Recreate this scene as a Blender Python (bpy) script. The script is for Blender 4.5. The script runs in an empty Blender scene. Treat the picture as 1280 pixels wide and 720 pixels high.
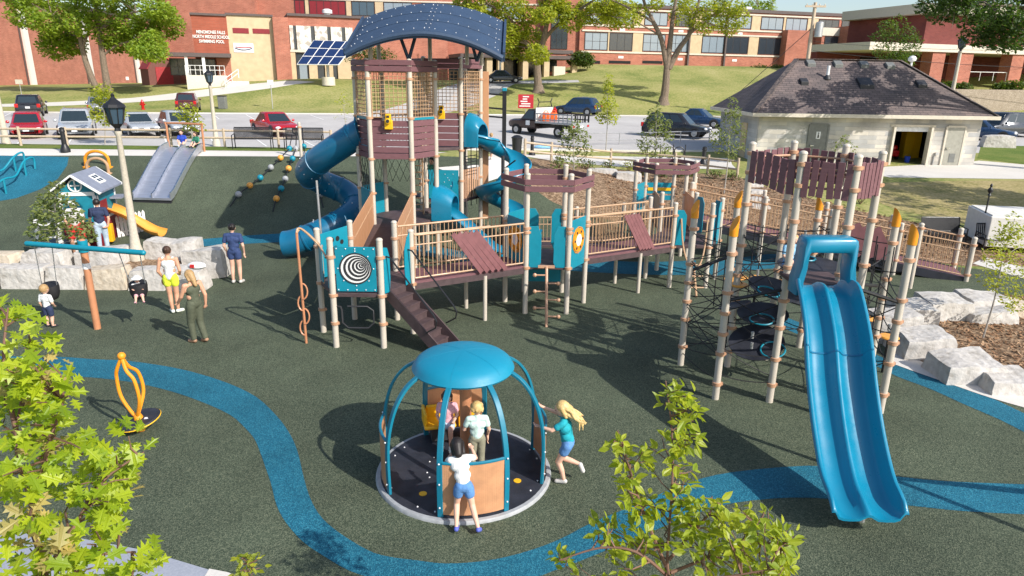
import bpy, bmesh, math, random
import numpy as np
from mathutils import Vector, Matrix
random.seed(7); np.random.seed(7)
sc = bpy.context.scene
COL = sc.collection
R_ = math.radians
# ------------------------------------------------------------------ camera, sky, sun, exposure
F = 853.33; PITCH = R_(17.2); ROLL = R_(0.84); CAMH = 5.6
cam_d = bpy.data.cameras.new('camera'); cam = bpy.data.objects.new('camera', cam_d); COL.objects.link(cam)
cam_d.lens = 24.0; cam_d.sensor_width = 36.0; cam_d.clip_start = 0.05; cam_d.clip_end = 5000
RM = Matrix.Rotation(math.pi/2-PITCH, 3, 'X') @ Matrix.Rotation(ROLL, 3, 'Z')
cam.matrix_world = Matrix.Translation((0, 0, CAMH)) @ RM.to_4x4()
sc.camera = cam
SUN_EL = R_(36.5); SUN_V = Vector((0.775, -0.632, 0)).normalized()
world = bpy.data.worlds.new("World"); sc.world = world; world.use_nodes = True
wn = world.node_tree; wn.nodes.clear()
sky = wn.nodes.new('ShaderNodeTexSky'); sky.sky_type = 'NISHITA'; sky.sun_disc = False
sky.sun_elevation = SUN_EL; sky.sun_rotation = math.atan2(SUN_V.x, SUN_V.y)
sky.air_density = 1.0; sky.dust_density = 1.5; sky.ozone_density = 1.0
bg = wn.nodes.new('ShaderNodeBackground'); bg.inputs[1].default_value = 0.15
wo = wn.nodes.new('ShaderNodeOutputWorld')
wn.links.new(sky.outputs[0], bg.inputs[0]); wn.links.new(bg.outputs[0], wo.inputs[0])
sun_d = bpy.data.lights.new('sun', 'SUN'); sun_d.energy = 4.4; sun_d.angle = R_(0.5); sun_d.color = (1.0, 0.955, 0.885)
sun = bpy.data.objects.new('sun', sun_d); COL.objects.link(sun)
S3 = Vector((SUN_V.x*math.cos(SUN_EL), SUN_V.y*math.cos(SUN_EL), math.sin(SUN_EL)))
sun.rotation_euler = S3.to_track_quat('Z', 'Y').to_euler(); sun.location = S3*60
sc.view_settings.view_transform = 'Standard'; sc.view_settings.look = 'None'
sc.view_settings.exposure = 0.30; sc.view_settings.gamma = 1.0
try: sc.cycles.max_bounces = 6; sc.cycles.transparent_max_bounces = 8
except Exception: pass

# ------------------------------------------------------------------ unprojection: photo pixel -> place in the world
def ray(x, y): return RM @ Vector(((x-640)/F, -(y-360)/F, -1))
def lerp(a, b, t): return a+(b-a)*t
def sstep(a, b, x):
    t = min(1, max(0, (x-a)/(b-a))); return t*t*(3-2*t)
def lin(a, b, x): return min(1, max(0, (x-a)/(b-a)))
def hz(x, y):
    w = sstep(-2, 7, x)
    za = 2.3*lerp(lin(23.2, 29.3, y), sstep(22.6, 30.0, y), .5)-.95*sstep(31.6, 39.5, y)
    zb = 1.0*lerp(lin(23, 34, y), sstep(22, 35, y), .6)
    z = lerp(za, zb, w)
    z += (2.0-lerp(1.35, 1.0, w))*lin(39, 66, y)
    A = lerp(1.4, 3.0, lin(-56, -26, x))
    z += A*sstep(69, 90, y) + 2.5*lin(-2, 10, x)*sstep(86, 105, y)
    return z
def hzg(x, y):
    # exact height of the ground sheet (1 m triangulated grid)
    i, j = math.floor(x), math.floor(y); u, v = x-i, y-j
    a, b, c, d = hz(i, j), hz(i+1, j), hz(i+1, j+1), hz(i, j+1)
    return a+(b-a)*u+(c-b)*v if u >= v else a+(d-a)*v+(c-d)*u
def G(px, py, z=0.0):
    d = ray(px, py); t = (z-CAMH)/d.z; return Vector((d.x*t, d.y*t, z))
def AT(px, py, Y):
    d = ray(px, py); t = Y/d.y; return Vector((d.x*t, Y, CAMH+d.z*t))
def GT(px, py):
    d = ray(px, py); t = 3.0
    while t < 200:
        x, y, z = d.x*t, d.y*t, CAMH+d.z*t
        if z <= hz(x, y): return Vector((x, y, hz(x, y)))
        t += 0.05
    return Vector((d.x*90, 90, hz(d.x*90, 90)))

# ------------------------------------------------------------------ materials
MATS = {}
def mat(name, col, rough=0.5, metal=0.0, var=0.12, scale=6.0, bump=0.0, bscale=40.0, spec=0.5, col2=None, detail=4.0, transl=None, coat=0.0, stretch=None):
    if name in MATS: return MATS[name]
    m = bpy.data.materials.new(name); m.use_nodes = True; nt = m.node_tree; N = nt.nodes; L = nt.links
    b = N['Principled BSDF']
    b.inputs['Roughness'].default_value = rough; b.inputs['Metallic'].default_value = metal
    b.inputs['Specular IOR Level'].default_value = spec
    if coat: b.inputs['Coat Weight'].default_value = coat; b.inputs['Coat Roughness'].default_value = .06
    tc = N.new('ShaderNodeTexCoord'); vec = tc.outputs['Object']
    if stretch:
        mp = N.new('ShaderNodeMapping'); mp.inputs['Scale'].default_value = stretch; L.new(vec, mp.inputs[0]); vec = mp.outputs[0]
    no = N.new('ShaderNodeTexNoise'); no.inputs['Scale'].default_value = scale; no.inputs['Detail'].default_value = detail
    L.new(vec, no.inputs['Vector'])
    c1 = tuple(max(0, c*(1-var)) for c in col)+(1,); c2 = (tuple(min(1, c*(1+var)) for c in col) if col2 is None else col2)+(1,)
    rp = N.new('ShaderNodeValToRGB'); rp.color_ramp.elements[0].position = .3; rp.color_ramp.elements[1].position = .7
    rp.color_ramp.elements[0].color = c1; rp.color_ramp.elements[1].color = c2
    L.new(no.outputs['Fac'], rp.inputs[0]); col_out = rp.outputs[0]
    if transl:
        ge = N.new('ShaderNodeNewGeometry'); r2 = N.new('ShaderNodeValToRGB'); r2.color_ramp.elements[0].color = (.68, .74, .7, 1); r2.color_ramp.elements[1].color = (1.3, 1.12, 1.0, 1)
        L.new(ge.outputs['Random Per Island'], r2.inputs[0]); mq = N.new('ShaderNodeMix'); mq.data_type = 'RGBA'; mq.blend_type = 'MULTIPLY'; mq.inputs[0].default_value = 1; L.new(col_out, mq.inputs[6]); L.new(r2.outputs[0], mq.inputs[7]); col_out = mq.outputs[2]
    elif rough < .7 and spec > .3:
        n3 = N.new('ShaderNodeTexNoise'); n3.inputs['Scale'].default_value = 3.5; n3.inputs['Detail'].default_value = 8; n3.inputs['Roughness'].default_value = .7; L.new(vec, n3.inputs['Vector'])
        m3 = N.new('ShaderNodeMapRange'); m3.inputs[1].default_value = .35; m3.inputs[2].default_value = .68; m3.inputs[3].default_value = max(.03, rough-.05); m3.inputs[4].default_value = rough+.18; L.new(n3.outputs['Fac'], m3.inputs[0]); L.new(m3.outputs[0], b.inputs['Roughness'])
    L.new(col_out, b.inputs['Base Color'])
    if bump:
        n2 = N.new('ShaderNodeTexNoise'); n2.inputs['Scale'].default_value = bscale; n2.inputs['Detail'].default_value = 3
        L.new(vec, n2.inputs['Vector'])
        bp = N.new('ShaderNodeBump'); bp.inputs['Strength'].default_value = bump; bp.inputs['Distance'].default_value = 0.02
        L.new(n2.outputs['Fac'], bp.inputs['Height']); L.new(bp.outputs[0], b.inputs['Normal'])
    if transl:
        tr = N.new('ShaderNodeBsdfTranslucent'); tr.inputs[0].default_value = tuple(transl)+(1,); mt = N.new('ShaderNodeMix'); mt.data_type = 'RGBA'; mt.blend_type = 'MULTIPLY'; mt.inputs[0].default_value = 1; mt.inputs[6].default_value = tuple(transl)+(1,); L.new(r2.outputs[0], mt.inputs[7]); L.new(mt.outputs[2], tr.inputs[0])
        mx = N.new('ShaderNodeMixShader'); mx.inputs[0].default_value = .5
        L.new(b.outputs[0], mx.inputs[1]); L.new(tr.outputs[0], mx.inputs[2]); L.new(mx.outputs[0], N['Material Output'].inputs[0])
    MATS[name] = m; return m
def rubber(name, dark, light, fleck):
    m = bpy.data.materials.new(name); m.use_nodes = True; N = m.node_tree.nodes; L = m.node_tree.links; b = N['Principled BSDF']
    b.inputs['Roughness'].default_value = .88; b.inputs['Specular IOR Level'].default_value = .25
    tc = N.new('ShaderNodeTexCoord')
    vo = N.new('ShaderNodeTexVoronoi'); vo.inputs['Scale'].default_value = 75; L.new(tc.outputs['Object'], vo.inputs['Vector'])
    rp = N.new('ShaderNodeValToRGB'); e = rp.color_ramp.elements
    e[0].position = 0.1; e[0].color = dark+(1,); e[1].position = .75; e[1].color = light+(1,)
    x = e.new(.95); x.color = fleck+(1,)
    sp = N.new('ShaderNodeSeparateColor'); L.new(vo.outputs['Color'], sp.inputs[0]); L.new(sp.outputs[0], rp.inputs[0])
    no = N.new('ShaderNodeTexNoise'); no.inputs['Scale'].default_value = .5; no.inputs['Detail'].default_value = 9; no.inputs['Roughness'].default_value = .62; L.new(tc.outputs['Object'], no.inputs['Vector'])
    mr = N.new('ShaderNodeMapRange'); mr.inputs[1].default_value = .3; mr.inputs[2].default_value = .7; mr.inputs[3].default_value = .76; mr.inputs[4].default_value = 1.22
    L.new(no.outputs['Fac'], mr.inputs[0])
    mx = N.new('ShaderNodeMix'); mx.data_type = 'RGBA'; mx.blend_type = 'MULTIPLY'; mx.inputs[0].default_value = 1
    L.new(rp.outputs[0], mx.inputs[6]); L.new(mr.outputs[0], mx.inputs[7]); L.new(mx.outputs[2], b.inputs['Base Color'])
    bp = N.new('ShaderNodeBump'); bp.inputs['Strength'].default_value = .55; bp.inputs['Distance'].default_value = .012
    L.new(vo.outputs['Distance'], bp.inputs['Height']); L.new(bp.outputs[0], b.inputs['Normal'])
    MATS[name] = m; return m
def brickmat(name, c1, c2, mortar, w=.4, h=.12, ms=.012, rough=.85, off=.5, varn=.15, bump=.4):
    m = bpy.data.materials.new(name); m.use_nodes = True; N = m.node_tree.nodes; L = m.node_tree.links; b = N['Principled BSDF']
    b.inputs['Roughness'].default_value = rough; b.inputs['Specular IOR Level'].default_value = .25
    tc = N.new('ShaderNodeTexCoord'); sx = N.new('ShaderNodeSeparateXYZ'); L.new(tc.outputs['Object'], sx.inputs[0])
    ad = N.new('ShaderNodeMath'); L.new(sx.outputs[0], ad.inputs[0]); L.new(sx.outputs[1], ad.inputs[1])
    cb = N.new('ShaderNodeCombineXYZ'); L.new(ad.outputs[0], cb.inputs[0]); L.new(sx.outputs[2], cb.inputs[1])
    br = N.new('ShaderNodeTexBrick'); br.inputs['Scale'].default_value = 1; br.inputs['Brick Width'].default_value = w; br.inputs['Row Height'].default_value = h
    br.inputs['Mortar Size'].default_value = ms; br.inputs['Color1'].default_value = c1+(1,); br.inputs['Color2'].default_value = c2+(1,); br.inputs['Mortar'].default_value = mortar+(1,)
    br.offset = off
    L.new(cb.outputs[0], br.inputs['Vector'])
    no = N.new('ShaderNodeTexNoise'); no.inputs['Scale'].default_value = .6; no.inputs['Detail'].default_value = 6; L.new(tc.outputs['Object'], no.inputs['Vector'])
    mr = N.new('ShaderNodeMapRange'); mr.inputs[1].default_value = .3; mr.inputs[2].default_value = .7; mr.inputs[3].default_value = 1-varn; mr.inputs[4].default_value = 1+varn
    L.new(no.outputs['Fac'], mr.inputs[0])
    mx = N.new('ShaderNodeMix'); mx.data_type = 'RGBA'; mx.blend_type = 'MULTIPLY'; mx.inputs[0].default_value = 1
    L.new(br.outputs['Color'], mx.inputs[6]); L.new(mr.outputs[0], mx.inputs[7]); L.new(mx.outputs[2], b.inputs['Base Color'])
    bp = N.new('ShaderNodeBump'); bp.inputs['Strength'].default_value = bump; bp.inputs['Distance'].default_value = .02; bp.invert = True
    L.new(br.outputs['Fac'], bp.inputs['Height']); L.new(bp.outputs[0], b.inputs['Normal'])
    MATS[name] = m; return m
def groundmat(name, stops, s1, s2, bump=.5, bs=30, rough=.95, vor=None):
    # two noise scales through a colour ramp
    m = bpy.data.materials.new(name); m.use_nodes = True; N = m.node_tree.nodes; L = m.node_tree.links; b = N['Principled BSDF']
    b.inputs['Roughness'].default_value = rough; b.inputs['Specular IOR Level'].default_value = .2
    tc = N.new('ShaderNodeTexCoord')
    n1 = N.new('ShaderNodeTexNoise'); n1.inputs['Scale'].default_value = s1; n1.inputs['Detail'].default_value = 6; n1.inputs['Roughness'].default_value = .65; L.new(tc.outputs['Object'], n1.inputs['Vector'])
    if vor:
        n2 = N.new('ShaderNodeTexVoronoi'); n2.inputs['Scale'].default_value = s2; L.new(tc.outputs['Object'], n2.inputs['Vector'])
        sp = N.new('ShaderNodeSeparateColor'); L.new(n2.outputs['Color'], sp.inputs[0]); o2 = sp.outputs[0]
    else:
        n2 = N.new('ShaderNodeTexNoise'); n2.inputs['Scale'].default_value = s2; n2.inputs['Detail'].default_value = 4; L.new(tc.outputs['Object'], n2.inputs['Vector']); o2 = n2.outputs['Fac']
    mm = N.new('ShaderNodeMix'); mm.data_type = 'FLOAT'; mm.inputs[0].default_value = .5
    L.new(n1.outputs['Fac'], mm.inputs[2]); L.new(o2, mm.inputs[3])
    rp = N.new('ShaderNodeValToRGB'); e = rp.color_ramp.elements
    e[0].position, e[0].color = stops[0][0], stops[0][1]+(1,); e[1].position, e[1].color = stops[-1][0], stops[-1][1]+(1,)
    for p, c in stops[1:-1]: q = e.new(p); q.color = c+(1,)
    L.new(mm.outputs[0], rp.inputs[0]); L.new(rp.outputs[0], b.inputs['Base Color'])
    bp = N.new('ShaderNodeBump'); bp.inputs['Strength'].default_value = bump; bp.inputs['Distance'].default_value = .04
    L.new(o2, bp.inputs['Height']); L.new(bp.outputs[0], b.inputs['Normal'])
    MATS[name] = m; return m

rubber('rubber_green', (.038, .053, .033), (.094, .114, .073), (.14, .155, .10))
rubber('rubber_blue', (.008, .085, .14), (.016, .15, .225), (.04, .21, .28))
groundmat('lawn', [(.32, (.08, .13, .025)), (.42, (.18, .215, .055)), (.53, (.31, .30, .10)), (.68, (.44, .38, .18))], .16, 5, bs=40)
groundmat('green_lawn', [(.30, (.05, .10, .015)), (.50, (.12, .17, .03)), (.72, (.26, .24, .08))], .5, 14)
groundmat('dry_lawn', [(.32, (.11, .13, .035)), (.45, (.27, .23, .09)), (.56, (.37, .30, .14)), (.7, (.46, .36, .20))], .5, 8, bump=.6)
groundmat('mulch', [(.22, (.10, .062, .038)), (.5, (.23, .15, .09)), (.75, (.40, .28, .18))], 2.0, 16, bump=.9, vor=True)
groundmat('asphalt', [(.30, (.33, .32, .31)), (.42, (.43, .41, .395)), (.68, (.56, .54, .515))], .35, 14, bump=.15)
groundmat('concrete', [(.3, (.56, .53, .48)), (.7, (.70, .66, .61))], .6, 30, bump=.1)
groundmat('blue_concrete', [(.3, (.26, .28, .33)), (.7, (.36, .38, .43))], .6, 30, bump=.1)
groundmat('gravel', [(.3, (.25, .20, .15)), (.7, (.45, .38, .30))], 1.5, 25, bump=.6, vor=True)
groundmat('limestone', [(.30, (.28, .25, .21)), (.44, (.48, .45, .41)), (.62, (.60, .57, .53))], 1.6, 7, bump=.9)
groundmat('limestone_warm', [(.28, (.30, .23, .16)), (.45, (.50, .42, .32)), (.62, (.62, .54, .43))], 1.6, 7, bump=.9)
groundmat('shingle', [(.3, (.085, .075, .075)), (.5, (.13, .105, .10)), (.7, (.19, .15, .13))], 1.2, 9, bump=.6, vor=True)
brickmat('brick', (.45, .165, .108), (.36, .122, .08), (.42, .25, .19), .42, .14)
brickmat('brick_shaded', (.19, .05, .042), (.155, .04, .036), (.17, .07, .06), .42, .14)  # brick darkened: shade on the arcade wing put into its colour
brickmat('brick_sign', (.36, .10, .06), (.31, .085, .05), (.3, .13, .09), .8, .2)
brickmat('ashlar', (.60, .55, .47), (.38, .38, .375), (.47, .45, .42), .95, .24, .014, varn=.35, bump=.7)
brickmat('ashlar_shaded', (.50, .49, .47), (.36, .36, .36), (.38, .37, .35), .95, .24, .014, varn=.25)  # darker, greyer copy of ashlar with the side wall's shade painted in
mat('tan_stone', (.56, .43, .27), .85, var=.1, scale=1.5, bump=.1)
mat('white_wall', (.72, .69, .63), .7, var=.06)
mat('white_paint', (.80, .79, .76), .5, var=.05)
mat('cream_trim', (.62, .56, .46), .7, var=.08)
mat('post_grey', (.55, .49, .41), .38, var=.06, scale=3)
mat('tan_clamp', (.53, .30, .18), .4, var=.08)
mat('tan_rail', (.48, .30, .17), .4, var=.06)
mat('tan_panel', (.54, .28, .145), .42, var=.05)
mat('teal_panel', (.006, .235, .325), .35, var=.05)
mat('slide_blue', (.004, .195, .325), .30, var=.05, scale=2, coat=.25)
mat('tube_blue', (.007, .14, .265), .30, var=.06, scale=2, coat=.25)
mat('dome_blue', (.004, .225, .355), .45, var=.05, scale=1.5)
mat('arch_teal', (.006, .17, .26), .35, var=.05)
mat('rim_grey', (.34, .35, .36), .55, var=.15, scale=12)
mat('deck_brown', (.075, .048, .05), .6, var=.2, scale=8)
mat('black_deck', (.022, .024, .034), .55, var=.35, scale=5, bump=.2)
mat('plum', (.175, .078, .088), .6, var=.14, scale=7, stretch=(1, 1, 6))
mat('plum_light', (.215, .085, .09), .55, var=.12, scale=7)
mat('canopy_navy', (.032, .060, .112), .55, var=.10, scale=2)
mat('rivet_white', (.8, .8, .82), .4)
mat('orange', (.80, .30, .015), .4, var=.06)
mat('orange_peel', (.80, .36, .06), .42, var=.06)
mat('yellow', (.85, .47, .01), .4, var=.05)
mat('rope_black', (.012, .012, .014), .7)
mat('black_metal', (.014, .014, .016), .4)
mat('dark_plastic', (.03, .03, .034), .5)
mat('steel', (.62, .64, .70), .34, metal=.8, var=.1, scale=2, stretch=(1, 8, 1))
mat('galvanised', (.50, .50, .50), .4, metal=.7)
mat('chrome', (.7, .7, .7), .2, metal=1)
mat('white_plastic', (.78, .78, .78), .5)
mat('wood_post', (.50, .40, .29), .85, var=.15, scale=10, stretch=(3, 3, .6))
mat('lamp_concrete', (.52, .47, .38), .85, var=.12, scale=20, bump=.2)
mat('copper', (.50, .22, .11), .38, var=.08)
mat('bark', (.20, .15, .11), .95, var=.4, scale=9, bump=1.0, bscale=14, stretch=(3, 3, .5))
mat('bark_light', (.36, .33, .29), .9, var=.25, scale=9, bump=.4)
mat('twig', (.17, .09, .06), .8, var=.2)
mat('leaf_bright', (.33, .45, .025), .42, var=.2, scale=5, transl=(.55, .72, .03))
mat('leaf_pale', (.52, .46, .17), .5, var=.15, transl=(.55, .45, .15))
mat('leaf_cherry', (.33, .42, .035), .42, var=.2, scale=5, transl=(.56, .68, .04))
mat('leaf_mid', (.24, .36, .04), .5, var=.35, scale=1.2, transl=(.42, .56, .04))
mat('leaf_yellow', (.32, .38, .035), .5, var=.3, scale=1.2, transl=(.52, .60, .04))
mat('leaf_dark', (.05, .105, .02), .5, var=.4, scale=1.2, transl=(.08, .16, .015))
mat('leaf_grey', (.20, .26, .085), .55, var=.3, scale=4, transl=(.28, .36, .08))
mat('leaf_bush', (.085, .15, .025), .5, var=.4, scale=3, transl=(.12, .20, .015))
def glassmat(name, col, rough=.06):
    m = mat(name, col, rough, var=.05, spec=.8); return m
glassmat('window_glass', (.035, .045, .058), .1)
glassmat('window_pale', (.24, .29, .34), .12)
glassmat('window_blue', (.05, .085, .12), .06)
glassmat('car_glass', (.02, .032, .040), .04)
mat('window_frame', (.03, .025, .025), .4)
mat('door_grey', (.17, .175, .165), .5)
mat('door_sage', (.33, .32, .27), .5)
mat('solar_cell', (.012, .03, .10), .12, var=.1, spec=.9)
mat('roof_trim', (.10, .075, .07), .6)
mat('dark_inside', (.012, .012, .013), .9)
mat('tyre', (.012, .012, .012), .85)
mat('rim', (.45, .45, .46), .3, metal=.8)
mat('lamp_red', (.45, .01, .01), .2)
mat('lamp_clear', (.75, .76, .78), .12)
mat('sign_red', (.45, .02, .03), .4)
mat('playhouse_roof', (.22, .24, .30), .6)
mat('playhouse_teal', (.008, .20, .27), .5)
mat('maroon', (.22, .012, .02), .5)
mat('shed_red', (.40, .035, .04), .6); mat('shed_siding', (.19, .07, .055), .7)
mat('skin', (.62, .33, .21), .5, var=.05); mat('skin_pale', (.70, .42, .30), .5, var=.05)
for n, c in dict(shirt_white=(.75, .75, .73), tee_teal=(.01, .33, .40), tee_mint=(.55, .72, .66), tee_pink=(.75, .40, .45), denim=(.10, .24, .50), denim_pale=(.42, .52, .62), navy=(.022, .035, .085), navy_short=(.03, .055, .15), olive=(.085, .095, .06), neon=(.75, .85, .05), red_cloth=(.55, .02, .02), khaki=(.25, .24, .17), royal=(.02, .06, .42), green_cloth=(.03, .20, .12), sky_cloth=(.25, .50, .72), grey_tee=(.60, .58, .55)).items():
    mat(n, c, .85, var=.10, scale=14, bump=.8, bscale=13)
mat('hair_brown', (.06, .03, .018), .5, var=.3, scale=40); mat('hair_blond', (.62, .42, .17), .5, var=.25, scale=40); mat('hair_dark', (.014, .010, .009), .45); mat('hair_sand', (.40, .25, .11), .5, var=.25, scale=40)
mat('shoe_grey', (.55, .53, .50), .6); mat('shoe_blue', (.10, .13, .50), .6); mat('shoe_dark', (.03, .03, .035), .6); mat('shoe_white', (.75, .78, .70), .6); mat('sandal', (.35, .20, .12), .6)
mat('eye', (.02, .015, .015), .2); mat('lip', (.45, .12, .11), .5)

# ------------------------------------------------------------------ mesh builder
def frame_of(d):
    d = Vector(d).normalized(); a = Vector((0, 0, 1)) if abs(d.z) < .95 else Vector((1, 0, 0))
    u = a.cross(d).normalized(); return u, d.cross(u)
class MB:
    def __init__(s): s.v = []; s.f = []; s.mi = []; s.cur = 0
    def add(s, vs, fs):
        o = len(s.v); s.v += [tuple(p) for p in vs]; s.f += [tuple(i+o for i in f) for f in fs]; s.mi += [s.cur]*len(fs); return s
    def hexa(s, p): return s.add(p, [(0, 3, 2, 1), (4, 5, 6, 7), (0, 1, 5, 4), (1, 2, 6, 5), (2, 3, 7, 6), (3, 0, 4, 7)])
    def box(s, c, d, rz=0.0):
        x, y, z = d[0]/2, d[1]/2, d[2]/2; ca, sa = math.cos(rz), math.sin(rz)
        P = [(-x, -y, -z), (x, -y, -z), (x, y, -z), (-x, y, -z), (-x, -y, z), (x, -y, z), (x, y, z), (-x, y, z)]
        return s.hexa([(c[0]+a*ca-b*sa, c[1]+a*sa+b*ca, c[2]+h) for a, b, h in P])
    def beam(s, a, b, w, h, up=(0, 0, 1)):
        a, b = Vector(a), Vector(b); d = (b-a).normalized(); u = Vector(up).cross(d)
        if u.length < 1e-4: u = Vector((1, 0, 0)).cross(d)
        u.normalize(); n = d.cross(u); u *= w/2; n *= h/2
        return s.hexa([a-u-n, a+u-n, a+u+n, a-u+n, b-u-n, b+u-n, b+u+n, b-u+n])
    def rings(s, rs, caps=True, closed=False):
        n = len(rs[0]); vs = [p for r in rs for p in r]; fs = []
        m = len(rs)
        for i in range(m if closed else m-1):
            for k in range(n):
                a, b = i*n+k, i*n+(k+1) % n; c, d = ((i+1) % m)*n+(k+1) % n, ((i+1) % m)*n+k
                fs.append((a, b, c, d))
        if caps and not closed: fs += [tuple(range(n))[::-1], tuple((m-1)*n+k for k in range(n))]
        return s.add(vs, fs)
    def strip(s, rs):
        # open sheet between polylines
        n = len(rs[0]); vs = [p for r in rs for p in r]
        return s.add(vs, [(i*n+k, i*n+k+1, (i+1)*n+k+1, (i+1)*n+k) for i in range(len(rs)-1) for k in range(n-1)])
    def tube(s, pts, r, n=8, caps=True, closed=False):
        pts = [Vector(p) for p in pts]; m = len(pts); rr = r if isinstance(r, (list, tuple)) else [r]*m
        T = []
        for i in range(m):
            a = pts[(i-1) % m] if closed or i > 0 else pts[i]; b = pts[(i+1) % m] if closed or i < m-1 else pts[i]
            T.append((b-a).normalized())
        u, _ = frame_of(T[0]); rs = []
        for i in range(m):
            u = (u-T[i]*u.dot(T[i]))
            if u.length < 1e-5: u, _ = frame_of(T[i])
            u.normalize(); w = T[i].cross(u)
            rs.append([pts[i]+(u*math.cos(2*math.pi*k/n)+w*math.sin(2*math.pi*k/n))*rr[i] for k in range(n)])
        return s.rings(rs, caps, closed)
    def cyl(s, a, b, r, n=12, r2=None): return s.tube([a, b], [r, r if r2 is None else r2], n)
    def lathe(s, prof, c=(0, 0, 0), axis=(0, 0, 1), n=14, caps=True):
        u, w = frame_of(axis); ax = Vector(axis).normalized(); c = Vector(c)
        return s.rings([[c+ax*z+(u*math.cos(2*math.pi*k/n)+w*math.sin(2*math.pi*k/n))*max(r, 1e-4) for k in range(n)] for r, z in prof], caps)
    def sphere(s, c, r, n=10, sc_=(1, 1, 1)):
        h = max(4, n//2+1)
        rs = []
        for i in range(h+1):
            t = -math.pi/2+math.pi*i/h
            rs.append([(c[0]+r*sc_[0]*max(math.cos(t), 1e-3)*math.cos(2*math.pi*k/n), c[1]+r*sc_[1]*max(math.cos(t), 1e-3)*math.sin(2*math.pi*k/n), c[2]+r*sc_[2]*math.sin(t)) for k in range(n)])
        return s.rings(rs)
    def prism(s, poly, o, ux, uy, t):
        # poly in 2D of frame (o,ux,uy), extruded by vector t
        o, ux, uy, t = Vector(o), Vector(ux), Vector(uy), Vector(t)
        a = [o+ux*x+uy*y for x, y in poly]; b = [p+t for p in a]; n = len(a)
        return s.add(a+b, [tuple(range(n))[::-1], tuple(range(n, 2*n))]+[(k, (k+1) % n, n+(k+1) % n, n+k) for k in range(n)])
    def cone(s, a, ra, b, rb, n=12):
        # capsule with two radii
        a, b = Vector(a), Vector(b); d = b-a; L = d.length
        if L < 1e-6: return s.sphere(a, max(ra, rb), n)
        d /= L; pr = []
        for i in range(5): t = -math.pi/2+i*math.pi/8; pr.append((ra*math.cos(t), ra*math.sin(t)))
        for i in range(5): t = i*math.pi/8; pr.append((rb*math.cos(t), L+rb*math.sin(t)))
        return s.lathe(pr, a, d, n)
    def build(s, name, m, parent=None, smooth=35, bevel=0.0, world=True):
        me = bpy.data.meshes.new(name)
        v = s.v
        if parent is not None and world:
            off = Vector((0, 0, 0)); p = parent
            while p is not None: off += p.location; p = p.parent
            v = [(a-off.x, b-off.y, c-off.z) for a, b, c in v]
        me.from_pydata(v, [], s.f)
        ms = m if isinstance(m, (list, tuple)) else [m]
        for x in ms: me.materials.append(MATS[x])
        if len(ms) > 1: me.polygons.foreach_set('material_index', s.mi)
        bm = bmesh.new(); bm.from_mesh(me); bmesh.ops.recalc_face_normals(bm, faces=bm.faces) if s.__dict__.get('fixn', True) else None; bm.to_mesh(me); bm.free()
        if smooth:
            me.polygons.foreach_set('use_smooth', [True]*len(me.polygons)); me.set_sharp_from_angle(angle=R_(smooth))
        ob = bpy.data.objects.new(name, me); COL.objects.link(ob)
        if parent is not None: ob.parent = parent
        if bevel:
            bv = ob.modifiers.new('bevel', 'BEVEL'); bv.width = bevel; bv.segments = 2; bv.limit_method = 'ANGLE'; bv.angle_limit = R_(40)
        return ob
def tag(o, label=None, cat=None, group=None, kind=None):
    if label: o['label'] = label
    if cat: o['category'] = cat
    if group: o['group'] = group
    if kind: o['kind'] = kind
    return o
def thing(name, label, cat, loc=(0, 0, 0), rz=0.0, group=None):
    o = bpy.data.objects.new(name, None); COL.objects.link(o); o.empty_display_size = .2
    o.location = loc; o.rotation_euler = (0, 0, rz); return tag(o, label, cat, group)
def copy_tree(o, parent=None):
    c = o.copy(); COL.objects.link(c); c.parent = parent
    for ch in list(o.children): copy_tree(ch, c)
    return c
def dup(o, loc, rz=0.0, label=None, group=None, scale=1.0):
    c = copy_tree(o); c.location = loc; c.rotation_euler = (0, 0, rz); c.scale = (scale,)*3
    if label: c['label'] = label
    if group: c['group'] = group
    return c
def circ(c, r, n, a0=0.0, a1=2*math.pi, z=None):
    return [(c[0]+r*math.cos(a0+(a1-a0)*k/n), c[1]+r*math.sin(a0+(a1-a0)*k/n), c[2] if z is None else z) for k in range(n+1)]
def spline(P, n=8):
    # Catmull-Rom through the points
    P = [Vector(p) for p in P]; out = []
    for i in range(len(P)-1):
        a, b, c, d = P[max(i-1, 0)], P[i], P[i+1], P[min(i+2, len(P)-1)]
        for k in range(n):
            t = k/n; out.append(.5*((2*b)+(c-a)*t+(2*a-5*b+4*c-d)*t*t+(3*b-a-3*c+d)*t**3))
    return out+[P[-1]]
def text_mesh(s, size, o, ux, uy, nrm, name, m, parent, thick=.01, align='CENTER', space=1.0):
    cu = bpy.data.curves.new('lettering', 'FONT'); cu.body = s; cu.size = size; cu.extrude = thick/2; cu.offset = .012*size/.5 if size > .2 else 0; cu.align_x = align; cu.align_y = 'CENTER'; cu.space_line = space
    to = bpy.data.objects.new('lettering', cu); COL.objects.link(to)
    dg = bpy.context.evaluated_depsgraph_get(); me = bpy.data.meshes.new_from_object(to.evaluated_get(dg)); bpy.data.objects.remove(to)
    M = Matrix((Vector(ux), Vector(uy), Vector(nrm))).transposed()
    off = Vector((0, 0, 0)); p = parent
    while p is not None: off += p.location; p = p.parent
    for v in me.vertices: v.co = M @ v.co + Vector(o) - off
    me.materials.clear(); me.materials.append(MATS[m])
    ob = bpy.data.objects.new(name, me); COL.objects.link(ob); ob.parent = parent; return ob
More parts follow.
